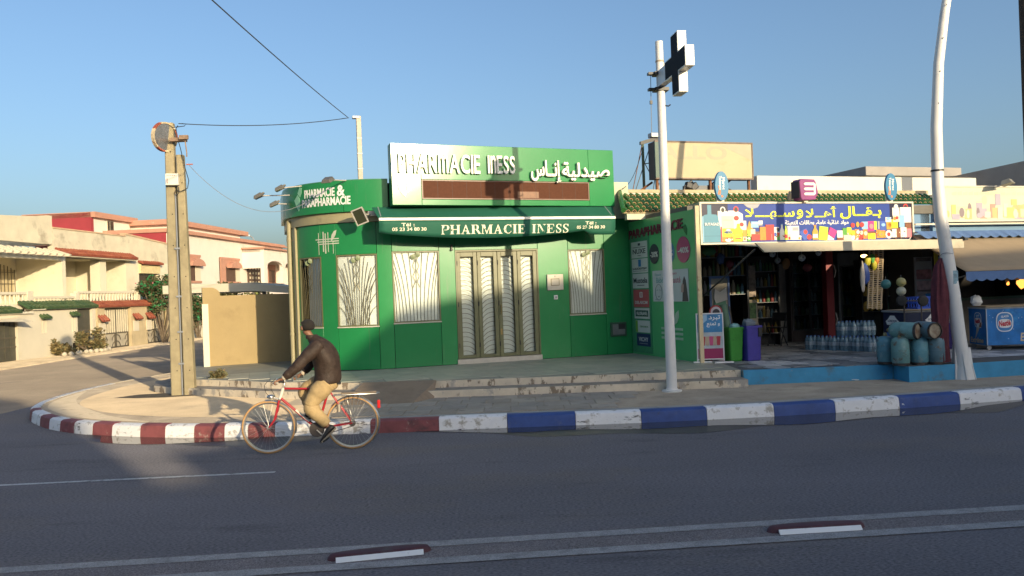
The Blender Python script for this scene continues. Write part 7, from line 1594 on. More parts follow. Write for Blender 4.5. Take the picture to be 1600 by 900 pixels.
# blue crate
cr = empty('plastic_crate', tuple(sw(*[((ony(1442, 478, 15.5) - A2).dot(uF)), ((ony(1442, 478, 15.5) - A2).dot(nF))], 1.375)), TH - R_(6), 'bright blue slatted plastic crate on the navy freezer', 'crate')
CBLU = mat('crate_blue', (.020, .075, .42), .45, var=.1)
for i in range(8):
    for y in (-.14, .14): b = MB(); b.box(-.22 + i * .0595, -.195 + i * .0595, y - .006, y + .006, .02, .2); b.build('slat', CBLU, cr)
for z in (.0, .10, .2):
    b = MB(); b.box(-.24, .24, -.152, -.146, z, z + .03); b.box(-.24, .24, .146, .152, z, z + .03); b.box(-.246, -.24, -.15, .15, z, z + .03); b.box(.24, .246, -.15, .15, z, z + .03); b.build('rail', CBLU, cr)
b = MB(); b.box(-.24, .24, -.146, .146, 0, .012); b.build('base', CBLU, cr)
# wire rack leaning
rk_ = empty('wire_rack', tuple(sw(7.85, -3.5, .50)), TH, 'tall cream wire display rack leaning beside the navy freezer', 'rack')
WIRE = mat('rack_wire', (.52, .40, .25), .6, var=.1)
Ml = Matrix.Rotation(R_(5), 4, 'Y')
Z0, Z1 = .88, 2.14
for x in (-.17, -.06, .06, .17): b = MB(Ml); b.box(x - .012, x + .012, -.012, .012, Z0 - .02, Z1); b.build('upright', WIRE, rk_)
for i in range(32): b = MB(Ml); z = Z0 + i * .039; b.box(-.18, .18, -.018, -.010, z, z + .013); b.build('rung', WIRE, rk_)
hb = [((.62, .55, .04), 'yellow'), ((.10, .40, .08), 'green'), ((.62, .22, .04), 'orange'), ((.05, .10, .35), 'blue'), ((.5, .45, .4), 'pale')]
for i, (x, z, rx, rz, c) in enumerate([(-.22, 1.95, .07, .10, 0), (-.10, 1.99, .06, .09, 1), (.0, 1.96, .06, .11, 2), (-.28, 1.68, .08, .22, 3), (-.06, 1.85, .06, .10, 0), (-.36, 1.62, .05, .30, 4)]):
    q = sw(7.85 + x + .1, -3.58, .46 + z - .05); b = MB(); b.blob((0, 0, 0), (rx, .04, rz), 0, 9, 6, .15); o = b.build('hanging_packet', flat('packet_' + hb[c][1], hb[c][0]), smooth=60); o.location = q; tag(o, ['yellow packet at the upper left corner of the wire rack', 'green packet hanging between the yellow and orange packets', 'orange packet at the top right of the wire rack', 'long blue mop head hanging left of the wire rack', 'small yellow packet below the green one on the rack', 'pale long brush hanging farthest left of the wire rack'][i], 'packet', 'goods hung on the wire rack')
# balls
def ball(px, py, y, r, m, lab, pat=True):
    p = ony(px, py, y); b = MB(); b.blob((0, 0, 0), (r, r, r), 0, 14, 10)
    o = empty('ball', tuple(p), 0, lab, 'ball', 'balls hanging in the grocery'); b.build('skin', m, o, smooth=80)
    if pat:
        b = MB()
        for a, e in ((-1.57, .1), (-.6, .7), (-2.5, .6), (-.9, -.7), (-2.3, -.6)):
            c = Vector((math.cos(a) * math.cos(e), math.sin(a) * math.cos(e), math.sin(e))); u = c.orthogonal().normalized(); v = c.cross(u)
            b.add([tuple((c * 1.0 + (u * math.cos(k) + v * math.sin(k)) * .30).normalized() * r * 1.008) for k in [math.tau * i / 5 for i in range(5)]], [(0, 1, 2, 3, 4)])
        b.build('patch', BLACK, o)['kind'] = 'stuff'
    b = MB(); b.tube([(0, 0, r), (0, 0, r + (.35 if pat else .05))], .004, 4); b.build('string', GREY, o)
BW = flat('ball_white', (.55, .55, .55), .4)
ball(1253, 403, 16.2, .07, BW, 'white football hanging under the canopy, third from the wing board'); ball(1279, 395, 16.4, .06, BW, 'small white football hanging right of the larger football'); ball(1207, 397, 16.4, .065, flat('ball_grey', (.30, .32, .36), .4), 'greyish football hanging nearest the wing board'); ball(1215, 407, 16.6, .065, flat('ball_grey2', (.18, .18, .2), .4), 'dark football hanging just below the greyish one')
for px, py, c, l in ((1408, 441, (.42, .36, .13), 'yellow ball hanging right of the wire rack, upper of the pair'), (1408, 455, (.52, .50, .36), 'pale ball hanging right of the wire rack, lower of the pair'), (1384, 444, (.045, .17, .16), 'teal ball hung on the wire rack')): ball(px, py, 14.9, .085 if px > 1400 else .09, flat('ball_c%d' % py, c, .4), l, False)
# poster rack and yellow post
po = empty('poster_rack', tuple(sw(9.0, -2.6, .9)), TH, 'grey framed poster rack of three pictures behind the blue crate', 'rack')
p0, p1 = ony(1430, 402, 17.6), ony(1457, 462, 17.6); o0 = Vector(po.location); dx = p0.x - o0.x
po.location = (p0.x, 17.6, p1.z); po.rotation_euler = (0, 0, 0); wd, hh = p1.x - p0.x, p0.z - p1.z
b = MB(); b.box(-.02, wd + .02, 0, .04, 0, hh); b.build('frame', GREY, po)
for i, c in enumerate([(.10, .09, .09), (.30, .14, .15), (.38, .26, .27), (.30, .26, .28)]):
    b = MB(); z = hh * (1 - (.06, .32, .62, .85)[i]); b.box(.01, wd - .01, -.012, 0, max(0.01, z - hh * (.05, .25, .26, .14)[i]), z + (.04 if i == 0 else 0)); q = b.build('poster', mat('poster_%d' % i, c, .5, var=.5, scale=9), po)
b = MB(); p0 = ony(1462, 394, 17.3); p1 = ony(1463, 470, 17.3); r = empty('yellow_post', (p0.x, 17.3, .44), 0, 'narrow yellow post with a pale blue foot beside the poster rack', 'post'); b.box(-.035, .035, -.02, .02, 1.0, p0.z - .44); b.build('shaft', flat('post_yellow', (.50, .42, .04)), r); b = MB(); b.box(-.035, .035, -.021, .021, .0, 1.0); b.build('foot', flat('post_blue', (.15, .35, .50)), r)
# fridges
RED = mat('fridge_red', (.26, .014, .02), .4, var=.1); FGL = mat('fridge_glass', (.035, .045, .048), .08, spec=.6, var=.2, scale=2)
def at_floor(px, y): p = ony(px, 500, y); return p.x
def goods(parent, x0, x1, y, z0, z1, rows, seed, cols):
    rnd = random.Random(seed)
    for r_ in range(rows):
        z = z0 + (z1 - z0) * r_ / rows; b = MB(); b.box(x0, x1, y, y + .25, z - .015, z); b.build('shelf', GREY, parent)
        x = x0 + .02; b = MB()
        while x < x1 - .06:
            w = rnd.uniform(.035, .06); h = (z1 - z0) / rows * rnd.uniform(.5, .85); b.lathe([(w * .8, 0), (w * .8, h * .65), (w * .35, h * .85), (w * .35, h)], (x + w, y + .08, z), 8, rnd.randrange(len(cols))); x += w * 1.9
        b.build('stock', cols, parent)['kind'] = 'stuff'
STK = [flat('stock_%d' % i, c) for i, c in enumerate([(.10, .20, .28), (.35, .30, .22), (.25, .05, .05), (.30, .25, .06), (.08, .18, .08), (.4, .4, .4)])]
def fridge(x0, x1, y, h, lab, fm, seed, glass=True, mid=True):
    r = empty('drinks_fridge', (x0, y, .445), 0, lab, 'fridge', 'glass door drinks fridges at the back of the grocery'); w = x1 - x0
    b = MB(); b.box(0, .05, 0, .6, 0, h); b.box(w - .05, w, 0, .6, 0, h); b.box(.05, w - .05, 0, .6, h - .32, h); b.box(.05, w - .05, 0, .6, 0, .28); b.box(.05, w - .05, .5, .6, .28, h - .32); b.build('cabinet', fm, r, bevel=.008)
    goods(r, .06, w - .06, .16, .32, h - .34, 5, seed, STK)
    n = 2 if mid else 1
    for i in range(n):
        a, c = .05 + (w - .1) * i / n, .05 + (w - .1) * (i + 1) / n
        b = MB(); b.box(a, a + .03, -.03, 0, .28, h - .32); b.box(c - .03, c, -.03, 0, .28, h - .32); b.box(a + .03, c - .03, -.03, 0, .28, .31); b.box(a + .03, c - .03, -.03, 0, h - .35, h - .32); d = b.build('door', BLACK, r)
        b = MB(); b.box(a + .03, c - .03, -.02, -.012, .31, h - .35); b.build('pane', thin_glass('fridge_pane', (.6, .66, .66)), d)
    return r
fridge(at_floor(1236, 20.3), at_floor(1296, 20.3), 20.3, 2.45, 'wide dark drinks fridge with red base and two glass doors', mat('fridge_dark', (.03, .018, .018), .5), 1)
rp_ = empty('red_post', (at_floor(1299, 19.3), 19.3, .445), 0, 'bright red post between the two drinks fridges', 'post'); b = MB(); b.box(-.08, .09, 0, .3, 0, 2.6); b.build('shaft', RED, rp_); b = MB(); b.tube([(.11, -.01, 1.9), (.13, -.05, 1.75), (.11, -.01, 1.6)], .012, 5); b.build('hook', WHITE, rp_); b = MB(); b.tube([(.11, -.01, .75), (.13, -.05, .6), (.11, -.01, .45)], .012, 5); b.build('hook', WHITE, rp_)
fridge(at_floor(1312, 19.6), at_floor(1346, 19.6), 19.6, 2.2, 'narrow grey drinks fridge with shelves right of the red post', mat('fridge_grey', (.14, .15, .15), .4), 2, mid=False)
# shelf of yellow packets
ys = empty('packet_shelf', (at_floor(1350, 19.2), 19.2, .445), 0, 'dark shelf stacked with yellow packets beside the grey fridge', 'shelf')
b = MB(); b.box(0, .62, 0, .4, 0, .05); b.box(-.03, 0, 0, .4, 0, 2.0); b.box(.62, .65, 0, .4, 0, 2.0); b.box(0, .62, .35, .4, .05, 2.0); b.build('carcass', STRUT, ys)
for z in (.75, 1.12, 1.5): b = MB(); b.box(0, .62, 0, .35, z - .02, z); b.build('shelf_board', STRUT, ys)
rnd = random.Random(2); b = MB(); b.blob((0, 0, 0), (.085, .06, .12), 0, 8, 5, .12); pk = b.build('packet', mat('packet_gold', (.42, .27, .05), .5, var=.4, scale=11), ys, smooth=60); pk.location = (.1, .05, .88)
for z in (.87, 1.24, 1.62):
    for i in range(4):
        if z == .87 and i == 0: continue
        o = inst(pk, 'packet', ys, (.1 + i * .15, .05 + rnd.uniform(-.02, .03), z + rnd.uniform(-.02, .02)), rnd.uniform(-.4, .4))
for x_, y_, w_, zb_, zt_, sd_, lab in ((1172, 19.6, .72, .3, 2.2, 8, 'shelf of mixed bottles and tins behind the picture stand'), (1389, 19.0, .62, .4, 2.2, 9, 'shelf of mixed bottles behind the hanging balls')):
    r = empty('goods_shelf', (at_floor(x_, y_), y_, .445), 0, lab, 'shelf'); b = MB(); b.box(-.03, 0, 0, .4, 0, zt_); b.box(w_, w_ + .03, 0, .4, 0, zt_); b.box(0, w_, .35, .4, 0, zt_); b.build('carcass', STRUT, r); goods(r, 0, w_, .03, zb_, zt_, 5, sd_, [flat('bright_%d' % i, c) for i, c in enumerate([(.14, .24, .30), (.33, .28, .2), (.26, .05, .05), (.30, .22, .05), (.07, .18, .07), (.36, .36, .34)])])
# lit bulb
r = empty('hanging_lamp', tuple(ony(1350, 400, 17.5)), 0, 'lit warm lamp glowing under the canopy', 'lamp'); b = MB(); b.blob((0, 0, 0), (.075, .05, .035), 0, 10, 6); b.build('bulb', mat('bulb_warm', (.8, .6, .3), .4, emit=(1, .62, .22, 5.0)), r, smooth=60); b = MB(); b.tube([(0, 0, .03), (0, 0, .5)], .006, 4); b.build('flex', BLACK, r)
# packs of water bottles
WBT = mat('water_bottle', (.22, .36, .46), .15, spec=.6, var=.2, scale=9, alpha=.75); WLB = mat('water_label', (.42, .50, .58), .4, var=.3, scale=20); WCP = flat('water_cap', (.08, .18, .45))
b = MB(); b.lathe([(.048, 0), (.052, .02), (.050, .1), (.052, .11), (.052, .2), (.045, .25), (.018, .29), (.018, .31)], (0, 0, 0), 10); b.lathe([(.053, .11), (.053, .19)], (0, 0, 0), 10, 1, caps=False); b.lathe([(.0195, .295), (.0195, .315), (0, .315)], (0, 0, 0), 8, 2, caps=False); bo = b.build('bottle', [WBT, WLB, WCP], smooth=40); bme = bo.data; bpy.data.objects.remove(bo)
def wpack(loc, rz, lab):
    r = empty('water_pack', loc, rz, lab, 'water bottles', 'packs of bottled water on the grocery floor')
    for i in range(3):
        for j in range(2): o = bpy.data.objects.new('bottle', bme); COL.objects.link(o); o.parent = r; o.location = ((i - 1) * .107, (j - .5) * .107, 0)
    b = MB(); b.box(-.165, .165, -.112, .112, .03, .235); b.build('shrink_wrap', mat('shrink_wrap', (.35, .45, .52), .15, spec=.6, alpha=.22), r, bevel=.04)
wl = ['leftmost in the front row', 'second in the front row', 'third in the front row', 'fourth in the front row', 'fifth in the front row', 'at the right end of the front row by the freezer']
for i in range(6): q = onz(1274 + i * 18.5, 547 + .6 * i, .44); wpack((q.x, q.y + .12, .445), TH + .05 * math.sin(i * 3), 'pack of clear water bottles, ' + wl[i])
for i, l in enumerate(('left', 'middle', 'right')): q = onz(1333 + i * 18, 549, .44); wpack((q.x, q.y + .40, .445 + .32), TH + .1 * math.sin(i * 2), 'pack of clear water bottles stacked in the upper row, ' + l + ' one of the three')
for i, l in enumerate(('left', 'middle', 'right')): q = onz(1333 + i * 18, 549, .44); wpack((q.x, q.y + .40, .445), TH, 'pack of water bottles in the lower back row under the ' + l + ' upper pack')
# bins
def bin_(px, y, w, d, h, c, lab, taper):
    x = ony(px, 560, y).x; r = empty('litter_bin', (x, y, .445), TH, lab, 'bin'); m = mat('bin_' + lab.split()[0], c, .45, var=.12, scale=5, dirt=(tuple(k * .5 for k in c), 4, .58, .2)); t = taper
    b = MB(); b.hexa([(-w * t, -d * t, 0), (w * t, -d * t, 0), (w * t, d * t, 0), (-w * t, d * t, 0), (-w, -d, h), (w, -d, h), (w, d, h), (-w, d, h)]); b.build('body', m, r, bevel=.03)
    b = MB()
    for a in ((-w - .015, w + .015, -d - .015, -d + .02), (-w - .015, w + .015, d - .02, d + .015), (-w - .015, -w + .02, -d + .02, d - .02), (w - .02, w + .015, -d + .02, d - .02)): b.box(*a, h - .03, h + .02)
    b.build('rim', m, r); return r
g = bin_(1146, 15.95, .165, .15, .66, (.030, .22, .025), 'green plastic litter bin, square and tapered, beside the wing board', .80)
b = MB(); b.blob((.05, 0, .69), (.12, .1, .06), 0, 8, 5, .2); b.build('rubbish', flat('rubbish_teal', (.2, .4, .42)), g)
g = bin_(1173, 15.95, .165, .15, .68, (.045, .035, .26), 'blue violet litter bin beside the green one, with a notch cut in its side', .93)
b = MB(); b.blob((-.02, 0, .74), (.15, .12, .09), 0, 8, 5, .25); b.build('rubbish', flat('rubbish_grey', (.16, .2, .24)), g); b = MB(); b.box(.09, .168, -.172, -.10, .48, .66); b.build('notch', BLACK, g)
p = sw(5.45, -2.95, .44); r = empty('brown_sacks', tuple(p), 0, 'two brown rounded sacks stacked beside the blue violet bin', 'sacks'); b = MB(); b.blob((0, 0, .10), (.07, .07, .10), 0, 10, 7, .08); b.build('sack', mat('sack_brown', (.17, .10, .06), .9, var=.3, scale=9), r, smooth=60); b = MB(); b.blob((.02, 0, .26), (.055, .055, .075), 0, 10, 7, .08); b.build('sack', MATS['sack_brown'], r, smooth=60)
# roll of green cloth and blue framed board
r = empty('cloth_roll', tuple(sw(4.85, -2.85, .95)), TH, 'grey green roll of sheeting leaning behind the green bin', 'roll'); b = MB(); b.tube([(.08, 0, -.48), (-.02, .1, .62)], .085, 14); b.build('roll', mat('sheet_green', (.09, .17, .12), .7, var=.15, scale=6), r, smooth=60); b = MB(); b.tube([(.20, -.02, -.4), (.10, .06, .58)], .014, 6); b.build('pole', RST, r)
p0, p1 = ony(1108, 432, 17.3), ony(1142, 502, 17.3); r = empty('notice_board', (p0.x, 17.3, .445), 0, 'blue framed notice board with a white draped apron, inside by the wing board', 'board'); wd, hh, zb = p1.x - p0.x, p0.z - .445, p1.z - .6
FB_ = flat('board_blue', (.07, .13, .30))
for a in ((0, .04, 0, hh), (wd - .04, wd, 0, hh), (.04, wd - .04, hh - .05, hh)): b = MB(); b.box(a[0], a[1], 0, .05, a[2], a[3]); b.build('frame_rail', FB_, r)
b = MB(); b.box(.04, wd - .04, .02, .04, .3, hh - .05); b.build('panel', mat('board_beige', (.30, .27, .22), .7, var=.15), r)
b = MB(); b.prism([(.08, hh * .72), (wd * .3, hh * .66), (wd - .06, hh * .70), (wd - .08, hh * .86), (wd * .5, hh * .80), (.10, hh * .84)], 1, 0, lambda x, z, k: (x, .015 - .04 * k, z)); b.build('white_cloth', flat('cloth_white', (.45, .44, .42)), r); b = MB(); b.prism([(.08, hh * .62), (wd - .08, hh * .60), (wd - .1, hh * .69), (wd * .3, hh * .655), (.1, hh * .71)], 1, 0, lambda x, z, k: (x, .015 - .03 * k, z)); b.build('green_cloth', flat('cloth_green', (.07, .2, .13)), r); b = MB(); b.box(.06, wd - .1, -.02, .015, .62, 1.02); b.build('poster', flat('poster_pale', (.42, .40, .38)), r)
# red bordered arched sign + A-frame ice cream board
p0 = ony(1121, 566, 15.95); r = empty('arched_sign', (p0.x, 15.95, .445), R_(8), 'red bordered arch topped board with a price disc behind the ice drink board', 'sign'); n = 12
arc_ = lambda w, h: [(-w, 0), (w, 0)] + [(w * math.cos(math.pi * i / n), h - w + w * math.sin(math.pi * i / n)) for i in range(n + 1)]
b = MB(); b.prism(arc_(.135, 1.13), 1, 0, lambda x, z, k: (x, .02 - .04 * k, z)); b.build('border', RED, r); b = MB(); b.prism(arc_(.11, 1.10), 1, 0, lambda x, z, k: (x, -.0205 - .004 * k, z)); o = b.build('panel', flat('panel_grey', (.36, .36, .40)), r)
b = MB(); b.lathe([(0, -.0), (.075, 0), (.075, .005), (0, .005)], (0, -.030, .98), 18, axis='y', caps=False); d = b.build('price_disc', flat('disc_black', (.02, .02, .03)), r); b = MB(); put_text(b, '5', -.045, .02, .93, 1.03, lambda x, y, d: (x, -.0305 - d, y), .03, .003); b.build('lettering', WHITE, d); b = MB(); put_text(b, 'Dh', .022, .065, .935, .975, lambda x, y, d: (x, -.0305 - d, y), .02, .003); b.build('lettering', WHITE, d)
p0 = onz(1111, 567, .44); r = empty('a_frame_board', (p0.x, p0.y, .445), R_(-3), 'white framed pavement board advertising an iced drink in Arabic', 'sign'); wd = .245; hh = .98
FW = flat('frame_white', (.66, .66, .66), .4)
for a in ((-wd - .022, -wd, .03, hh), (wd, wd + .022, .03, hh), (-wd, wd, hh - .022, hh), (-wd, wd, .06, .08)): b = MB(); b.box(a[0], a[1], -.015, .015, a[2], a[3]); b.build('frame_rail', FW, r)
for x in (-.16, wd - .02): b = MB(); b.box(x - .18, x + .18, -.03 - (.16 if x > 0 else 0), .03 - (.16 if x > 0 else 0), 0, .03); b.build('foot', FW, r)
b = MB(); b.box(-wd, wd, -.005, .005, .60, hh - .022, 0); b.box(-wd, wd, -.005, .005, .28, .60, 1); b.box(-wd, wd, -.005, .005, .08, .28, 2); pn = b.build('printed_panel', [mat('ad_blue', (.05, .22, .45), .4, var=.3, scale=5), mat('ad_pale', (.40, .46, .50), .4, var=.2, scale=8), flat('ad_magenta', (.30, .02, .10))], r)
b = MB(); g = lambda x, y, d: (x, -.0055 - d, y); put_text(b, arabic('تبرد'), -.02, .21, .83, .93, g, .02, .003); put_text(b, arabic('و تمتع'), -.06, .20, .70, .80, g, .02, .003); b.prism([(-.22, .93), (-.05, .95), (-.05, .84), (-.18, .74)], 1, 1, lambda x, z, k: (x, -.0055 - .002 * k, z)); b.build('lettering', [WHITE, flat('ad_sky', (.25, .42, .6))], pn)
b = MB()
for i, (x, c) in enumerate(((-.14, 0), (-.06, 1), (.02, 2), (.09, 1), (.16, 0))): b.hexa([(x - .03, -.0056, .34), (x + .03, -.0056, .34), (x + .03, -.012, .34), (x - .03, -.012, .34), (x - .045, -.0056, .52), (x + .045, -.0056, .52), (x + .045, -.012, .52), (x - .045, -.012, .52)], c)
b.build('cup_picture', [flat('cup_red', (.4, .04, .06)), flat('cup_cream', (.45, .35, .25)), flat('cup_pink', (.5, .08, .2))], pn)['kind'] = 'stuff'
# picture stand, white door, hanging goods at the back
r = empty('picture_stand', (at_floor(1168, 18.6), 18.6, .445), 0, 'pale framed stand with a green picture and small cups inside the grocery', 'stand'); b = MB(); b.box(0, .24, 0, .04, .35, 1.15); b.build('frame', mat('frame_pale', (.34, .30, .22), .6), r); b = MB(); b.box(.03, .21, -.006, 0, .72, 1.08); b.build('picture', mat('picture_green', (.06, .14, .04), .4, var=.6, scale=16), r); b = MB(); b.box(.03, .21, -.006, 0, .40, .68); b.build('picture', mat('picture_pale', (.3, .3, .28), .5, var=.5, scale=18), r); b = MB(); b.box(.0, .22, .0, .04, 1.22, 1.95); b.build('card_rack', mat('card_rack', (.28, .22, .17), .6, var=.6, scale=10), r)
r = empty('white_door', (at_floor(1218, 20.6), 20.6, .445), 0, 'narrow white door leaf standing open at the back of the grocery', 'door'); b = MB(); b.box(0, .26, 0, .05, 0, 2.0); b.build('leaf', mat('door_white', (.38, .36, .33), .6), r); b = MB(); b.blob((.03, -.03, 1.0), (.02, .02, .02), 0, 8, 5); b.build('handle', GREY, r)
r = empty('folding_chair', (at_floor(1224, 19.2), 19.2, .445), R_(40), 'dark folding chair in front of the white door', 'chair'); 
for a, c in (((-.15, 0, 0), (.15, 0, .8)), ((.15, 0, 0), (-.15, 0, .45)), ((-.15, .35, 0), (.15, .35, .8)), ((.15, .35, 0), (-.15, .35, .45))): b = MB(); b.tube([a, c], .015, 6); b.build('leg', BLACK, r)
b = MB(); b.box(-.18, .14, 0, .36, .43, .46); b.build('seat', BLACK, r); b = MB(); b.box(.12, .15, 0, .36, .6, .8); b.build('backrest', BLACK, r)
for px, py, y, c, sh, lab in ((1108, 392, 17.3, (.05, .18, .07), (.16, .05, .10), 'wide dark green packet hanging in the corner above the notice board'), (1126, 404, 17.5, (.05, .09, .22), (.09, .05, .12), 'blue packet hanging under the canopy left of the strut'), (1140, 412, 18, (.22, .04, .06), (.10, .05, .09), 'dull red bag hanging above the notice board'),
                          (1228, 412, 18.2, (.25, .12, .04), (.09, .05, .13), 'ochre toy bag hanging between the grey and the white football'), (1262, 418, 18.4, (.18, .04, .05), (.12, .05, .09), 'red toy bag hanging in front of the wide drinks fridge'), (1160, 398, 18.6, (.22, .20, .18), (.07, .05, .10), 'small pale bag hanging alone above the picture stand')):
    b = MB(); rnd = random.Random(px); b.blob((0, 0, 0), sh, 0, 8, 5, .15); o = b.build('hanging_bag', flat('hang_%d' % px, c), smooth=60); o.location = ony(px, py, y); tag(o, lab, 'bag', 'bags hanging under the grocery ceiling')
r = empty('goods_shelf', (at_floor(1104, 18.4), 18.4, .445), 0, 'dark shelf of red and green goods behind the notice board', 'shelf'); b = MB(); b.box(-.1, 1.0, 0, .4, 0, .05); b.box(-.1, -.06, 0, .4, .05, 2.6); b.box(.96, 1.0, 0, .4, .05, 2.6); b.build('carcass', STRUT, r); goods(r, -.05, .95, .05, 1.3, 2.6, 3, 5, STK)
# ice cream freezer
q = onz(1543, 547, .45); ic = empty('ice_cream_freezer', (q.x, q.y, .45), TH - R_(20), 'bright blue ice cream chest freezer with red lettered badge, in front of the snack shop', 'freezer')
IB = mat('ice_blue', (.022, .17, .46), .35, var=.25, scale=4, dirt=((.05, .30, .60), 3, .58, .12)); HI = .86; LZ = 1.35; DZ = .68
b = MB(); b.box(0, LZ, 0, DZ, .09, HI - .03); b.build('body', IB, ic, bevel=.012)
b = MB(); b.box(-.012, LZ + .012, -.012, DZ + .012, HI - .03, HI); b.build('rim', mat('rim_pale', (.42, .46, .50), .4), ic, bevel=.006); b = MB(); b.box(-.02, LZ, -.04, DZ - .1, HI + .002, HI + .035); b.build('cardboard_sheet', CRD, ic)
for x, y in ((.06, .06), (LZ - .06, .06), (.06, DZ - .06)): b = MB(); b.lathe([(0, -.02), (.045, -.02), (.045, .02), (0, .02)], (x, y, .045), 12, axis='y', caps=False); b.build('caster', GREY, ic)
b = MB(); b.box(-.006, .012, -.006, .012, .09, HI - .03); b.build('corner_strip', mat('rim_pale', (.42, .46, .50)), ic)
def badge(fn, cx, cz, k, lab):
    b = MB(); n = 24; e = lambda rx, rz, d0, d1, m, sh=0: b.prism([(cx + k * rx * math.copysign(abs(math.cos(a)) ** .7, math.cos(a)), cz + k * (rz * math.copysign(abs(math.sin(a)) ** .7, math.sin(a)) + sh)) for a in [math.tau * i / n for i in range(n)]], 1, m, lambda x, z, q: fn(x, z, d0 + (d1 - d0) * q))
    e(.17, .20, .001, .004, 0); e(.150, .180, .004, .006, 1); e(.130, .09, .006, .009, 0, -.03)
    o = b.build('badge', [WHITE, flat('badge_blue', (.05, .22, .50))], ic); b = MB(); put_text(b, 'Nestlé', cx - k * .115, cx + k * .115, cz - k * .085, cz + k * .035, lambda x, y, d: fn(x, y + .10 * (x - cx), .0095 + d), .035, .002); put_text(b, 'GLACES', cx - k * .07, cx + k * .08, cz + k * .09, cz + k * .135, lambda x, y, d: fn(x, y + .1 * (x - cx), .0065 + d), .03, .002, 1); b.build('lettering', [flat('badge_red', (.50, .015, .03)), WHITE], o)
    return o
ff = lambda x, z, d: (x, -d, z); fl_ = lambda x, z, d: (-d, -x, z)
badge(ff, .36, .56, 1.0, ''); badge(fl_, -.32, .60, .80, '')
def cone(fn, cx, cz, k):
    b = MB(); b.prism([(cx, cz), (cx + k * .22, cz + k * .30), (cx + k * .10, cz + k * .36)], 1, 0, lambda x, z, q: fn(x, z, .001 + .003 * q)); b.prism([(cx + k * .08, cz + k * .28), (cx + k * .25, cz + k * .25), (cx + k * .30, cz + k * .36), (cx + k * .22, cz + k * .47), (cx + k * .12, cz + k * .42)], 1, 1, lambda x, z, q: fn(x, z, .0045 + .003 * q)); b.prism([(cx + k * .18, cz + k * .27), (cx + k * .27, cz + k * .27), (cx + k * .28, cz + k * .38), (cx + k * .22, cz + k * .36)], 1, 2, lambda x, z, q: fn(x, z, .008 + .003 * q)); b.build('cone_picture', [flat('cone_pale', (.55, .48, .38)), WHITE, flat('cone_brown', (.30, .13, .06))], ic)
cone(fl_, -.44, .20, .95); cone(ff, .86, .20, 1.15)
b = MB(); put_text(b, 'Extrême', .66, 1.16, .16, .33, ff, .03, .003, 0, 3, .1); b.build('lettering', [flat('letter_gold', (.62, .50, .30))], ic); b = MB(); put_text(b, 'Extrême', -.60, -.12, .13, .24, lambda x, z, d: fl_(x, z, d + .012), .02, .003, 0, 3, .1); b.build('lettering', MATS['letter_gold'], ic)
b = MB(); rr = random.Random(3)
for i in range(26): x, z, s = rr.uniform(.05, 1.3), rr.uniform(.2, .8), rr.uniform(.004, .010); b.prism([(x - s, z), (x, z - s), (x + s, z), (x, z + s)], 1, 0, lambda a, c, k: (a, -.0008 - .0012 * k, c))
b.build('sparkle', WHITE, ic)['kind'] = 'stuff'
o = ic.location; r = empty('plastic_bag', tuple(Vector(o) + Vector((.05, .42, HI + .035))), 0, 'white knotted plastic bag standing on the ice cream freezer', 'bag'); b = MB(); b.blob((0, 0, .10), (.12, .09, .12), 0, 10, 7, .15); b.build('bag', MATS['white_plastic_bag'], r); 
# cabinet with sweet jar
q = onz(1503, 548, .44); r = empty('sweet_cabinet', (q.x, q.y + .45, .445), TH, 'blue and violet cabinet with a glass sweet jar on top, behind the lamp post', 'cabinet')
b = MB(); b.box(-.16, .16, 0, .4, 0, .92); b.build('body', mat('cabinet_violet', (.05, .035, .16), .5), r); b = MB(); b.box(-.10, .16, -.006, 0, .55, .9); b.build('label', flat('label_grey', (.36, .36, .42)), r); b = MB(); b.box(-.17, .17, -.02, .42, .92, 1.18); b.build('top_box', mat('cabinet_blue', (.035, .16, .38), .5), r)
b = MB(); b.box(-.13, .15, .05, .3, 1.18, 1.52); b.build('sweet_jar', mat('sweets', (.35, .38, .34), .25, var=.6, scale=22, spec=.6), r, bevel=.02)
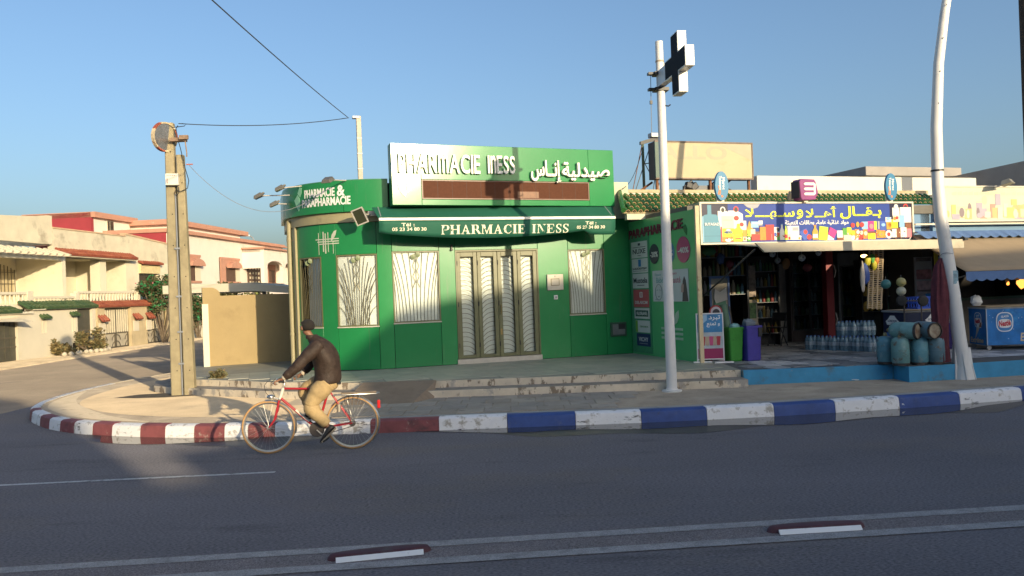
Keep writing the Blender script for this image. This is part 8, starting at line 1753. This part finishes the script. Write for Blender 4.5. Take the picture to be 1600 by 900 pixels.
# glow in the snack shop
for px, py, y, s, lab in ((1596, 443, 17.5, .10, 'glowing orange grill fire at the right edge inside the snack shop'), (1575, 443, 17.8, .035, 'small glowing lamp left of the grill fire')):
    r = empty('grill_fire' if s > .05 else 'small_lamp', tuple(ony(px, py, y)), 0, lab, 'fire' if s > .05 else 'lamp'); b = MB(); b.blob((0, 0, 0), (s, s * .5, s * 1.1), 0, 9, 6, .2); b.build('flame' if s > .05 else 'bulb', mat('ember%d' % px, (.6, .25, .05), .6, emit=(1, .34, .06, 1.6)), r); b = MB(); b.box(-s * 1.2, s * 1.4, s * .6, s * .8, s * .9, s * 3.4); b.build('hood', mat('hood_teal', (.07, .11, .12), .5), r)
r = empty('snack_counter', tuple(sw(11.6, -2.2, .44)), TH, 'dark counter with a green cloth inside the snack shop', 'counter'); b = MB(); b.box(-.8, 2.5, 0, .5, 0, .95); b.build('body', INT, r); b = MB(); b.box(-.8, 2.5, -.03, .5, .95, 1.0); b.build('top', mat('counter_green', (.06, .12, .07), .6), r)

# ================================================================== ACROSS THE ROAD, BEHIND THE CAMERA: what throws the long evening shade
def cs(c, s, z=0.0): return (.8285 * c - .560 * s, .560 * c + .8285 * s, z)
APT = mat('apartment_render', (.68, .62, .52), .85, var=.1, scale=1, dirt=((.58, .52, .42), 1, .55, .2))
def apartment(prof, s0, s1, lab):
    r = empty('apartment_block', (0, 0, 0), 0, lab, 'building')
    b = MB(); P = [(prof[0][0], 0)] + [(prof[-1][0], 0)] + prof[::-1]
    b.prism(P, 1, 0, lambda c, z, k: cs(c, s0 + (s1 - s0) * k, z)); b.build('walls', APT, r)
    c0, c1 = prof[0][0], prof[-1][0]; hm = min(z for _, z in prof)
    for k in range(int((c1 - c0) / 2.6)):
        for z in (1.2, 4.3):
            if z + 1.4 > hm: continue
            c = c0 + 1.3 + k * 2.6; b = MB(); b.prism([(c - .5, z), (c + .5, z), (c + .5, z + 1.3), (c - .5, z + 1.3)], 1, 0, lambda a, zz, q: cs(a, s1 + .02 + .03 * q, zz)); w = b.build('window', DGL, r)
    return r
apartment([(4.35, 8.1), (5.3, 8.5), (6.3, 9.6), (7.0, 10.3), (7.6, 10.75), (8.5, 10.85), (11.5, 11.1), (12.2, 10.5), (15, 9.95), (60, 9.95)], -33, -25, 'long pale apartment block with stepped roof behind the camera')
apartment([(-60, 10.6), (.2, 10.6), (.8, 10.2), (1.25, 9.6), (1.5, 8.6), (1.65, 7.75), (2.3, 7.75)], -33, -25, 'second pale apartment block farther along the far side of the road')
apartment([(2.15, 8.3), (4.6, 8.3)], -32.5, -25.5, 'low pale house squeezed between the two apartment blocks')
